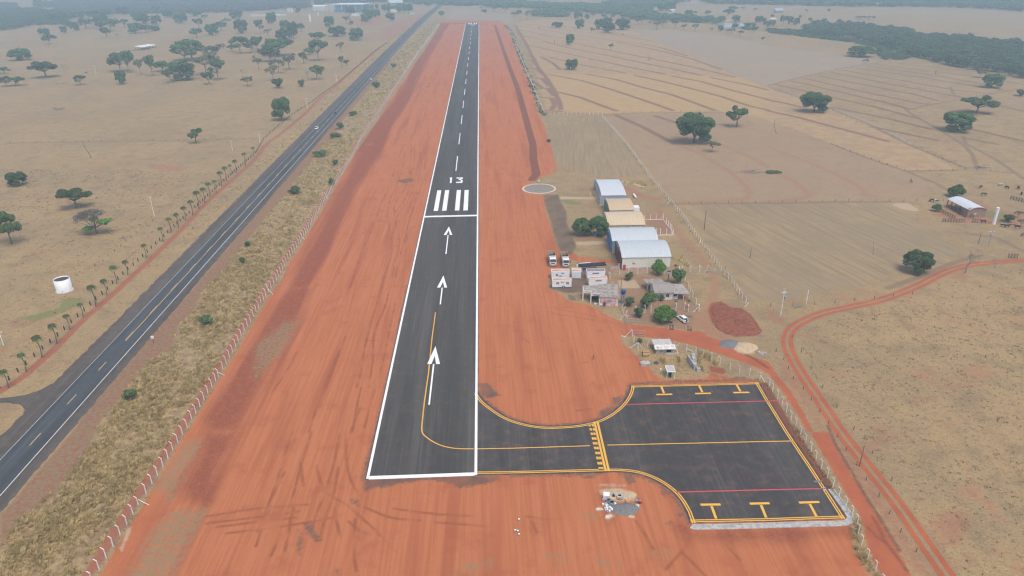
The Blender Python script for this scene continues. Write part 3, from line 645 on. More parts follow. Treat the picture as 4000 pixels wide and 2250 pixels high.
M_WHITE = paint('white_road_paint', (.82, .82, .80), .18)
M_YEL = paint('yellow_road_paint', (.74, .40, .055), .15)
M_RED = paint('red_road_paint', (.50, .075, .095), .25)
M_OLDW = paint('worn_white_paint', (.56, .55, .52), .45)
M_OLDY = paint('worn_yellow_paint', (.56, .40, .16), .35)

def ragged(pts, step=.7, amp=.13, seed=1):
    r = random.Random(seed); out = []
    n = len(pts)
    for i in range(n):
        a = Vector(pts[i][:2]); b = Vector(pts[(i + 1) % n][:2]); L = (b - a).length
        k = max(1, int(L / step)); nn = Vector((-(b - a).y, (b - a).x)).normalized()
        for j in range(k):
            p = a + (b - a) * (j / k); out.append(tuple(p + nn * r.uniform(-amp, amp)))
    return out
def sheet(name, poly, z, m, parent=None):
    import bmesh
    bm = bmesh.new(); vs = [bm.verts.new((x, y, z)) for x, y in poly]
    f = bm.faces.new(vs); f.normal_update()
    if f.normal.z < 0: f.normal_flip()
    bmesh.ops.triangulate(bm, faces=bm.faces[:], ngon_method='EAR_CLIP')
    me = bpy.data.meshes.new(name); bm.to_mesh(me); bm.free(); me.materials.append(m)
    return link(name, me, parent)
runway = sheet('runway', ragged([RW(-.5, -RHALF - .55)[:2], RW(-.5, RHALF + .5)[:2], RW(RLEN + 4, RHALF + .5)[:2], RW(RLEN + 4, -RHALF - .55)[:2]], 1.2, .1), .022, M_RUN)
tag(runway, kind='structure')
def flat(name, polys, m, parent, z=.036, label=None):
    b = MB()
    for p in polys:
        b.add([(x, y, z) for x, y in [tuple(v[:2]) for v in p]], [tuple(range(len(p)))])
    o = b.build(name, m, parent)
    # make sure it faces up
    me = o.data
    for pl in me.polygons:
        if pl.normal.z < 0: pl.flip()
    if label: o['label'] = label
    return o
def rwrect(s0, s1, t0, t1): return [RW(s0, t0), RW(s0, t1), RW(s1, t1), RW(s1, t0)]
EL = .30
for sgn in (-1, 1):
    b = MB(); n = 60
    ribbon(b, [RW(-EL + (RLEN + 2) * i / n, sgn * RHALF)[:2] for i in range(n + 1)], EL, .036)
    o = b.build('edge_line', M_WHITE, runway); o['label'] = 'white %s edge line of the runway' % ('left' if sgn < 0 else 'right')
flat('end_line', [rwrect(-.55, .55, -RHALF + EL, RHALF - EL)], M_WHITE, runway, label='white line across the near end of the runway')
s_thr = to_rw(W(1,1,1950,724))[0]
flat('threshold_line', [rwrect(s_thr - .95, s_thr + .95, -RHALF + EL, RHALF - EL)], M_WHITE, runway, label='broad white bar across the runway before the stripes')
for quad in ([(1822,465),(1862,465),(1832,672),(1787,672)], [(1900,463),(1940,463),(1918,670),(1872,670)], [(2018,462),(2060,462),(2045,668),(2000,668)], [(2097,462),(2138,462),(2130,667),(2085,667)]):
    st = [to_rw(W(1,1,*p)) for p in quad]
    t0 = (st[0][1] + st[3][1]) / 2; t1 = (st[1][1] + st[2][1]) / 2; s1 = (st[0][0] + st[1][0]) / 2; s0 = (st[2][0] + st[3][0]) / 2
    flat('threshold_stripe', [rwrect(s0, s1, t0, t1)], M_WHITE, runway)
for (cr_, a, b_) in ((1,(2018,122),(2003,270)), (0,(2045,1338),(2033,1452)), (0,(2067,1158),(2057,1247)), (0,(2082,1012),(2075,1085)), (0,(2097,893),(2092,953)), (0,(2110,795),(2105,842)), (0,(2120,710),(2115,750)), (0,(2128,637),(2126,670)), (0,(2136,575),(2133,605)), (0,(2144,517),(2141,543)), (0,(2150,466),(2148,493)), (0,(2156,422),(2153,444)), (0,(2160,380),(2158,400)), (0,(2164,342),(2163,360)), (0,(2168,307),(2167,325)), (0,(2171,278),(2170,293)), (0,(2174,252),(2173,265))):
    s1, t1 = to_rw(W(1, cr_, *a)); s0, t0 = to_rw(W(1, cr_, *b_))
    flat('centre_dash', [rwrect(s0, s1, -.24, .24)], M_WHITE, runway)
# "13" : outlines read off the photograph (crop 1730,680 at 19.815 px per pixel)
c13 = lambda L: [C8(1730, 680, 19.815, u, v) for u, v in L]
flat('runway_number', [c13([(520,320),(580,270),(720,262),(715,330),(672,690),(535,692),(575,380)])], M_WHITE, runway, label='white painted figure 1 of the 13')
three = [(1050,268),(1545,258),(1550,330),(1520,378),(1370,425),(1500,462),(1535,510),(1520,650),(1490,688),(1015,688),(1030,598),(1385,592),(1390,485),(1180,440),(1185,425),(1400,350),(1050,345)]
flat('runway_number', [c13(three)], M_WHITE, runway, label='white painted figure 3 of the 13')
for hd, sh in ((((1,2),[(1805,582),(1850,762),(1810,762),(1797,680),(1765,762),(1722,762)]), ((1,2),(1786,762),(1741,1172))), (((1,1),[(1885,1322),(1922,1443),(1893,1443),(1880,1385),(1852,1443),(1820,1443)]), ((1,1),(1872,1443),(1853,1612))), (((1,1),[(1940,828),(1974,913),(1948,913),(1938,868),(1914,913),(1887,915)]), ((1,1),(1931,915),(1910,1105)))):
    hp = [W(*hd[0], *p) for p in hd[1]]
    a = hp[0]; flat('arrow_head', [hp], M_WHITE, runway)
    s1, t1 = to_rw(W(*sh[0], *sh[1])); s0, t0 = to_rw(W(*sh[0], *sh[2])); tt = (t0 + t1) / 2
    flat('arrow_shaft', [rwrect(s0, s1, t0 - .21, t0 + .21) if abs(t1 - t0) > .3 else rwrect(s0, s1, tt - .21, tt + .21)], M_WHITE, runway)
# far end: four stripes and an upside-down 31
for u in (2142, 2163, 2195, 2216):
    t = to_rw(W(1,0,u,235))[1]; flat('threshold_stripe', [rwrect(RLEN - 36, RLEN - 6, t - 1.0, t + 1.0)], M_WHITE, runway)
tc = to_rw(W(1,0,2179,240))[1]
flat('runway_number', [rwrect(RLEN - 58, RLEN - 46, tc - 3.2, tc - 2.2)], M_WHITE, runway, label='far white figure 1 of the 31')
def dig3(s0, t0): return [rwrect(s0, s0 + 2, t0, t0 + 3.4), rwrect(s0 + 5, s0 + 7, t0, t0 + 2.6), rwrect(s0 + 10, s0 + 12, t0, t0 + 3.4), rwrect(s0 + 2, s0 + 5, t0, t0 + 1), rwrect(s0 + 7, s0 + 10, t0, t0 + 1)]
flat('runway_number', dig3(RLEN - 58, tc + .4), M_WHITE, runway, label='far white figure 3 of the 31')

# taxiway + apron, one paved sheet
APRON_R = L2(2,2,[(2478,945),(2574,1110)]) + L2(3,2,[(210,1449)]) + L2(3,3,[(340,200),(440,345),(560,530),(640,650),(785,875)])
CURVE_TOP = L2(1,2,[(2218,1030),(2245,1085),(2290,1142),(2380,1212),(2480,1280),(2570,1322)]) + L2(2,2,[(130,1362),(280,1387),(400,1391),(560,1384),(700,1369),(850,1334),(950,1289),(1040,1229),(1120,1154),(1165,1085),(1190,1025),(1196,978)])
CURVE_BOT = L2(2,3,[(1800,917),(1760,805),(1700,695),(1620,602),(1500,512),(1350,442),(1220,410),(1100,399),(980,399),(0,424)]) + L2(1,3,[(2218,428)])
APRON = CURVE_TOP[:-1] + smooth(CURVE_TOP[-2:], 0)[-1:] + APRON_R + L2(3,3,[(0,902)]) + CURVE_BOT
CT = smooth(CURVE_TOP, 2); CB = smooth(CURVE_BOT[1:], 2); CB = [CURVE_BOT[0]] + CB
poly = CT + APRON_R + L2(3,3,[(0,902)]) + CB
xr = [RW(to_rw(CT[0])[0], RHALF + .3)[:2]]; xl = [RW(to_rw(CB[-1])[0], RHALF + .3)[:2]]
apron = sheet('apron', ragged(xl + xr + offset_line(CT, .35) + offset_line(APRON_R, .3) + L2(3,3,[(0,904)]) + offset_line(CB, .3), .8, .12, 3), .014, M_APR)
tag(apron, kind='structure')
def stripe(name, pts, half, m, parent, z, label=None):
    b = MB(); ribbon(b, pts, half, z); o = b.build(name, m, parent)
    if label: o['label'] = label
    return o
ZA = .026
edge_top = CT + APRON_R[:1]
for off in (-.30, -.78):
    nm = 'outer' if off > -.5 else 'inner'
    stripe('boundary_line', offset_line(CT, off)[3:], .13, M_YEL, apron, ZA, '%s yellow line round the red bay' % nm)
    stripe('boundary_line', offset_line([CT[-1], APRON_R[0]], off), .13, M_YEL, apron, ZA + .002, '%s yellow line along the back of the apron' % nm)
    stripe('boundary_line', offset_line(APRON_R + L2(3,3,[]), off), .13, M_YEL, apron, ZA, '%s yellow line beside the fence' % nm)
    stripe('boundary_line', offset_line([APRON_R[-1]] + L2(3,3,[(0,902)]) + [CB[0]], off), .13, M_YEL, apron, ZA + .002, '%s yellow line along the front of the apron' % nm)
    stripe('boundary_line', offset_line(CB, off), .13, M_YEL, apron, ZA, '%s yellow line from the front corner to the runway' % nm)
stripe('stand_line', L2(2,2,[(1145,1169),(2574,1134)]) + L2(3,2,[(235,1129)]), .17, M_RED, apron, ZA, 'red line across the back of the apron')
stripe('stand_line', L2(2,3,[(1650,606),(2574,583)]) + L2(3,3,[(545,571)]), .17, M_RED, apron, ZA, 'red line across the front of the apron')
stripe('taxi_line', L2(2,3,[(960,133),(2574,97)]) + L2(3,3,[(262,92)]), .14, M_YEL, apron, ZA, 'yellow line through the middle of the apron')
stripe('taxi_line', L2(1,3,[(2220,171),(2574,165)]) + L2(2,3,[(785,140)]), .14, M_YEL, apron, ZA, 'yellow line through the middle of the taxiway')
tl = L2(1,2,[(1805,243),(1770,500),(1735,850),(1692,1150),(1667,1390)]) + smooth(L2(1,2,[(1667,1390),(1668,1449)]) + L2(1,3,[(1690,35),(1760,90),(1860,140),(1980,166),(2090,172),(2192,171)]), 2)[1:]
stripe('taxi_line', tl, .15, M_YEL, runway, .030, 'long yellow line curving off the runway')
for u0, u1 in ((825, 850), (857, 882)):
    stripe('holding_line', [tuple(W(2,2,u0 + 3,1342)[:2]), tuple(W(2,3,u1 + 92,392)[:2])], .24, M_YEL, apron, ZA + .004)
for (r_, v, a, b_) in ((2,1378,780,813), (2,1420,793,825), (3,20,803,830), (3,67,815,840), (3,115,825,850), (3,163,838,863), (3,213,850,875), (3,263,860,887), (3,316,872,898), (3,369,884,909)):
    for u in (a, b_):
        p = W(2, r_, u, v); e = 0.34
        flat('holding_dash', [[(p.x - e * .75, p.y - e * 1.3), (p.x + e * .75, p.y - e * 1.3), (p.x + e * .75 + -.05, p.y + e * 1.3), (p.x - e * .75 - .05, p.y + e * 1.3)]], M_YEL, apron, ZA)
for (a, b_, c_, d_) in (((2,2,1500,985),(2,2,1530,1062),(2,2,1450,1070),(2,2,1612,1066)), ((2,2,1880,975),(2,2,1917,1052),(2,2,1840,1060),(2,2,2000,1056)), ((2,2,2258,967),(2,2,2300,1044),(2,2,2225,1050),(2,2,2386,1047)),
    ((2,3,2052,872),(2,3,2003,736),(2,3,1895,733),(2,3,2097,730)), ((2,3,2555,862),(2,3,2500,726),(2,3,2390,722),(2,3,2590,718)), ((3,3,487,850),(3,3,415,715),(3,3,312,712),(3,3,517,705))):
    A, B, Cc, Dd = (W(*q) for q in (a, b_, c_, d_))
    b = MB(); ribbon(b, [Cc[:2], Dd[:2]], .31, ZA)
    dirn = (B - A).normalized(); ribbon(b, [A[:2], (B - dirn * .30)[:2]], .27, ZA)
    b.build('parking_mark', M_YEL, apron)
# concrete drain along the front and corner of the apron
gl = smooth(L2(2,3,[(1800,950),(1830,962),(2574,945)]) + L2(3,3,[(380,932),(740,925),(810,910),(832,880),(820,840),(740,725),(632,578)]), 1)
gt = thing('concrete_gutter', 'pale concrete gutter round the front corner of the apron', 'gutter')
M_CONC = mat('old_concrete', (.46, .45, .42), .85, .12, 1.2, (.30, .29, .27))
b = MB()
for off, hf, z0 in ((.55, .14, .16), (0, .42, .05), (-.55, .14, .14)):
    l = offset_line(gl, off + hf); r = offset_line(gl, off - hf); n = len(gl)
    for i in range(n - 1):
        b.hexa([(*r[i], 0), (*r[i+1], 0), (*l[i+1], 0), (*l[i], 0), (*r[i], z0), (*r[i+1], z0), (*l[i+1], z0), (*l[i], z0)])
b.build('channel', M_CONC, gt)

# ---------------------------------------------------------------- highway
rw_px = [(0,1943),(229,1687),(719,1126),(1000,805),(1212,563),(1400,353),(1575,171),(1637,101),(1676,58),(1719,27)]
rp = np.array([tuple(G(*p)[:2]) for p in rw_px])
cf = np.polyfit(rp[:, 1] / 1000, rp[:, 0], 3)
def hx(y):
    yl = min(max(y, 100), 1850); v = np.polyval(cf, yl / 1000); dv = np.polyval(np.polyder(cf), yl / 1000) / 1000
    return v + (y - yl) * dv
HY = list(range(-400, 100, 50)) + [100 + i * 6 for i in range(150)] + [1000 + i * 25 for i in range(60)]
hl = [(hx(y), y) for y in HY]
M_HWY = asphalt('highway_asphalt', (.058, .063, .067), False, .04, -.04, 1.0)
M_SHO = asphalt('shoulder_asphalt', (.088, .075, .063), False, .35, -.04, 1.0, dustcol=(.22, .15, .10))
r = random.Random(4)
def strip_sheet(name, off0, off1, z, m, j0=.0, j1=.0):
    v = []; hl2 = [(hx(y), y) for y in [-400, -100] + [20 + i * 1.5 for i in range(660)] + [1010 + i * 20 for i in range(75)]]
    for x, y in hl2: v += [(x + off0 + r.uniform(-j0, j0), y, z), (x + off1 + r.uniform(-j1, j1), y, z)]
    F = [(2 * i, 2 * i + 1, 2 * i + 3, 2 * i + 2) for i in range(len(hl2) - 1)]
    return big_mesh(name, v, F, m)
highway = strip_sheet('highway', -7.35, .12, .028, M_HWY); tag(highway, kind='structure')
sho = strip_sheet('road_shoulder', -12.3, 3.1, .012, M_SHO, .35, .25); tag(sho, kind='structure')
drv = sheet('side_road', ragged(L2(0,2,[(640,880),(500,975),(350,1045),(200,1085),(0,1105),(-400,1180),(-400,1260),(-100,1170),(0,1152),(180,1163),(240,1190),(240,1290),(180,1370),(100,1449)]) + L2(0,3,[(0,140),(120,160)]), 1.0, .25, 9), .008, M_SHO); tag(drv, kind='structure')
def hline(name, off, half, y0, y1, m, label=None, step=6, z=.038):
    n = max(2, int((y1 - y0) / step)); b = MB(); ribbon(b, [(hx(y0 + (y1 - y0) * i / n) + off, y0 + (y1 - y0) * i / n) for i in range(n + 1)], half, z)
    o = b.build(name, m, highway)
    if label: o['label'] = label
    return o
hline('edge_line', 0, .11, -100, 1900, M_OLDW, 'white line on the airfield side of the highway')
hline('edge_line', -7.15, .06, -100, 1900, M_OLDW, 'thin faded white line on the pasture side of the highway')
yj = W(0,2,1255,530).y
hline('centre_line', -3.45, .10, yj, 1900, M_OLDY, 'yellow no-passing centre line')
for a, b_ in (((0,2,990,828),(0,2,1070,742)), ((0,2,680,1167),(0,2,770,1068)), ((0,3,305,135),(0,3,410,15))):
    hline('centre_dash', -3.5, .10, W(*a).y, W(*b_).y, M_OLDY, step=1)
y = yj + .5
while y < 900:
    hline('centre_dash', -3.78, .08, y, y + 5.5, M_OLDY, step=2); y += 17.5
# ================================================================ VEGETATION
def leaf_mat(name, c1, c2, c3, tl=.22):
    m, t, b = new_mat(name); q = NT(t)
    at = q.attr('tint'); oi = q.n('ShaderNodeObjectInfo').outputs['Random']
    c = q.mix(at, c1, c2)
    c = q.mix(q.math('MULTIPLY', q.ramp(at, .80, 1.0), .7), c, c3)
    hs = q.n('ShaderNodeHueSaturation'); q.l(c, hs.inputs['Color'])
    q.l(q.ramp(oi, 0, 1, .72, 1.22, False), hs.inputs['Value'])
    q.l(q.ramp(oi, 0, 1, .485, .51, False), hs.inputs['Hue'])
    q.l(hs.outputs[0], b.inputs['Base Color']); b.inputs['Roughness'].default_value = .75; b.inputs['Specular IOR Level'].default_value = .25
    tr = q.n('ShaderNodeBsdfTranslucent'); q.l(hs.outputs[0], tr.inputs[0])
    mx = q.n('ShaderNodeMixShader'); mx.inputs[0].default_value = tl
    q.l(b.outputs[0], mx.inputs[1]); q.l(tr.outputs[0], mx.inputs[2])
    q.l(mx.outputs[0], t.nodes['Material Output'].inputs[0])
    return m
LM = {'d': leaf_mat('dark_foliage', (.06, .11, .034), (.13, .205, .06), (.20, .27, .08)),
      'u': leaf_mat('savanna_foliage', (.068, .112, .036), (.135, .20, .062), (.22, .25, .085)),
      's': leaf_mat('pale_foliage', (.13, .14, .08), (.21, .215, .115), (.25, .23, .14)),
      'g': leaf_mat('bright_foliage', (.065, .135, .02), (.145, .28, .04), (.26, .36, .06)),
      'p': leaf_mat('palm_foliage', (.065, .12, .042), (.15, .22, .075), (.32, .27, .11), .35),
      'y': leaf_mat('dry_straw', (.46, .345, .165), (.72, .57, .28), (.80, .66, .37), .5),
      'w': leaf_mat('pasture_straw', (.20, .15, .075), (.42, .315, .165), (.52, .41, .23), .3),
      'f': leaf_mat('forest_foliage', (.07, .115, .045), (.145, .20, .08), (.23, .25, .11)),
      'h': leaf_mat('bare_woodland_foliage', (.095, .085, .072), (.15, .13, .11), (.09, .12, .065))}
M_BARK = mat('grey_bark', (.17, .135, .105), .9, .2, 6)
M_PBARK = mat('pale_bark', (.30, .265, .225), .9, .2, 6)

def quads(C, N, size, R, asp=1.6):
    """leaf quads at C facing roughly N"""
    n = len(C)
    r = R.normal(size=(n, 3)); a = np.cross(N, r); a /= np.linalg.norm(a, axis=1)[:, None] + 1e-9
    b = np.cross(N, a); s = size * R.uniform(.55, 1.35, n)
    a = a * (s * asp * .5)[:, None]; b = b * (s * .5)[:, None]
    V = np.stack([C - a * .9, C - b * .75 - a * .1, C + a, C + b * .75 - a * .1], 1).reshape(-1, 3)
    return V, np.arange(4 * n).reshape(n, 4)
def cloud(lobes, n, size, R, under=.35, fill=.35):
    L = np.array(lobes, float)              # x y z rx rz
    wgt = L[:, 3] ** 2; wgt /= wgt.sum()
    k = R.choice(len(L), n, p=wgt)
    d = R.normal(size=(n, 3)); d /= np.linalg.norm(d, axis=1)[:, None]
    flip = (d[:, 2] < 0) & (R.random(n) > under); d[flip, 2] *= -1
    rad = np.where(R.random(n) < fill, R.uniform(.45, .9, n), R.uniform(.88, 1.06, n))
    C = L[k, :3] + d * rad[:, None] * np.stack([L[k, 3], L[k, 3], L[k, 4]], 1)
    N = d + R.normal(size=(n, 3)) * .55 + np.array([0, 0, .35]); N /= np.linalg.norm(N, axis=1)[:, None]
    V, F = quads(C, N, size, R)
    tl = R.random(len(L))[k] * .45 + R.random(n) * .55
    return V, F, np.repeat(tl, 4)
def limbs(lobes, th, r0, R, lean=(0, 0), n=6):
    b = MB(); t = Vector((lean[0] * .5, lean[1] * .5, th)); mid = Vector((lean[0] * .3 + R.uniform(-.02, .02), R.uniform(-.02, .02), th * .5))
    b.path([(0, 0, -.015), mid, t], [r0 * 1.25, r0 * .95, r0 * .8], n)
    for l in lobes:
        e = Vector(l[:3]); m = t.lerp(e, .5) + Vector((R.uniform(-.03, .03), R.uniform(-.03, .03), -.02))
        b.path([t, m, e], [r0 * .55, r0 * .36, r0 * .14], 5)
    return b
def bare_tree(R, depth=4, r0=.02, th=.3, spread=.65, seg=.26):
    b = MB()
    def grow(p, d, L, r, k):
        q = p + d * L; b.tube(p, q, r, r * .62, 5 if k > 2 else 3, False)
        if k == 0: return
        for _ in range(3 if k > 1 else 4):
            nd = (d + Vector((R.normal(), R.normal(), R.normal() * .5)) * spread * .75 + Vector((0, 0, .08))).normalized()
            grow(q, nd, L * R.uniform(.62, .85), r * .58, k - 1)
    grow(Vector((0, 0, -.01)), Vector((.05, 0, 1)).normalized(), th, r0, depth)
    return b
PROTO = {}
def proto(kind, var):
    """crown and trunk meshes of a unit-high, unit-wide tree"""
    key = (kind, var)
    if key in PROTO: return PROTO[key]
    R = np.random.default_rng(hash((ord(kind[0]), len(kind), var)) % 99991 + 5)
    lb = []; tk = None; lm = {'D': 'd', 'K': 'g', 'k': 'u', 't': 'd', 'U': 'u', 'c': 'd'}.get(kind, kind)
    if kind in ('d', 'D', 'c'):
        m_ = 18 if kind != 'c' else 10
        for i in range(m_):
            a = i * 2.4 + R.uniform(-.3, .3); f = (i + .5) / m_; zz = .20 + .62 * (1 - f) if i % 2 else .80 - .30 * f
            rr = .37 * math.sqrt(max(0, 1 - ((zz - .46) / .46) ** 2)) * R.uniform(.72, 1.0)
            lb.append((rr * math.cos(a), rr * math.sin(a), zz, R.uniform(.13, .19), R.uniform(.11, .16)))
        n, sz = {'D': (9500, .040), 'd': (2900, .070), 'c': (800, .12)}[kind]
        tk = limbs([l for l in lb if l[2] > .35][:8], .16, .030, R)
    elif kind in ('u', 'U'):
        for i in range(10):
            a = i * 2.4 + R.uniform(-.4, .4); rr = .38 * math.sqrt((i + .6) / 10)
            lb.append((rr * math.cos(a), rr * math.sin(a), .78 - rr * .55 + R.uniform(-.20, .08), R.uniform(.10, .16), R.uniform(.08, .13)))
        n, sz = (4200, .045) if kind == 'U' else (1400, .072)
        tk = limbs(lb, .28, .026, R)
    elif kind == 's':
        for i in range(10):
            a = i * 2.4 + R.uniform(-.4, .4); rr = .38 * math.sqrt((i + .6) / 10)
            lb.append((rr * math.cos(a), rr * math.sin(a), .76 - rr * .4 + R.uniform(-.16, .12), R.uniform(.09, .13), R.uniform(.08, .12)))
        n, sz = 620, .062; tk = limbs(lb, .34, .022, R)
    elif kind == 't':
        for i in range(12):
            z = .22 + .70 * i / 11; a = i * 2.4; w_ = .26 * (1 - abs(z - .5) * .9)
            lb.append((w_ * math.cos(a), w_ * math.sin(a), z, R.uniform(.17, .26), .10))
        n, sz = 1500, .085; tk = limbs(lb[::3], .3, .028, R)
    elif kind == 'k':
        for i in range(8):
            a = i * 2.4; rr = .3 * math.sqrt(i / 8)
            lb.append((rr * math.cos(a), rr * math.sin(a), .42 + R.uniform(-.12, .22), R.uniform(.16, .24), R.uniform(.16, .26)))
        n, sz = 800, .12; tk = limbs(lb[:4], .12, .02, R)
    elif kind == 'K':
        for i in range(16):
            a = i * 2.4 + R.uniform(-.3, .3); rr = .33 * math.sqrt((i + .5) / 16)
            lb.append((rr * math.cos(a), rr * math.sin(a), .62 - rr * .75 + R.uniform(-.05, .08) + (.10 if i < 4 else 0), R.uniform(.14, .20), R.uniform(.15, .21)))
        n, sz = 5200, .060; tk = limbs(lb[:8], .2, .03, R)
    elif kind == 'b':
        tk = bare_tree(R, 5, .018, .22, .8); n = 0
    elif kind == 'h':
        for i in range(8):
            a = i * 2.4; rr = .3 * math.sqrt(i / 8); lb.append((rr * math.cos(a), rr * math.sin(a), .62 + R.uniform(-.2, .2), .17, .17))
        n, sz = 420, .12; tk = limbs(lb[:4], .3, .025, R)
    cm = None
    if n:
        V, F, T = cloud(lb, n, sz, R, .75 if kind in ('K', 'D', 'd', 'k') else .45, .35)
        V[:, 2] = np.maximum(V[:, 2], .02)
        # normalise to the unit box
        lo, hi = np.percentile(V, 1, 0), np.percentile(V, 99, 0)
        sx = 1 / max(hi[0] - lo[0], hi[1] - lo[1]); szz = 1 / hi[2]
        V = V * np.array([sx, sx, szz])
        o = big_mesh('crown', V, F, LM[lm], {'tint': T}); cm = o.data; bpy.data.objects.remove(o)
        tk.v = [(x * sx, y * sx, z * szz) for x, y, z in tk.v]
    else:
        A = np.array(tk.v); s = 1 / max(np.ptp(A[:, 0]), np.ptp(A[:, 1])); z = 1 / A[:, 2].max()
        tk.v = [(x * s, y * s, zz * z) for x, y, zz in tk.v]
    tm = tk.mesh('trunk', M_PBARK if kind in ('s', 'b', 'u') else M_BARK)
    PROTO[key] = (cm, tm); return PROTO[key]
NTREE = 0
def plant(kind, base, wid, hgt, label, name, cat='tree', group=None, rz=None):
    global NTREE; NTREE += 1
    cm, tm = proto(kind, NTREE % (2 if kind in ('D', 'U', 'K') else 3))
    o = thing(name, label, cat, (base[0], base[1], 0), random.uniform(0, 6.28) if rz is None else rz, group)
    o.scale = (wid, wid, hgt)
    if cm: link('crown' if name not in ('bush', 'shrub') else 'foliage', cm, o)
    link('trunk' if name not in ('bush', 'shrub') else 'stem', tm, o)
    return o
ORD = 'leftmost,second,third,fourth,fifth,sixth,seventh,eighth,ninth,tenth,eleventh,twelfth,thirteenth,fourteenth,fifteenth,sixteenth,seventeenth,eighteenth,nineteenth,twentieth'.split(',')
def ordn(i): return ORD[i] if i < 20 else '%d%s' % (i + 1, {1: 'st', 2: 'nd', 3: 'rd'}.get((i + 1) % 10, 'th') if (i + 1) % 100 not in (11, 12, 13) else 'th')
DESC = {'d': 'dark trees', 'u': 'spreading trees', 's': 'thin pale trees', 'b': 'leafless trees', 'k': 'low bushes', 't': 'slender dark trees', 'c': 'small dark trees', 'g': 'green shrubs'}
NAME = {'d': 'dense_tree', 'D': 'dense_tree', 'u': 'savanna_tree', 'U': 'savanna_tree', 's': 'pale_tree', 'b': 'leafless_tree', 'k': 'bush', 'K': 'mango_tree', 't': 'slender_tree', 'c': 'dense_tree'}
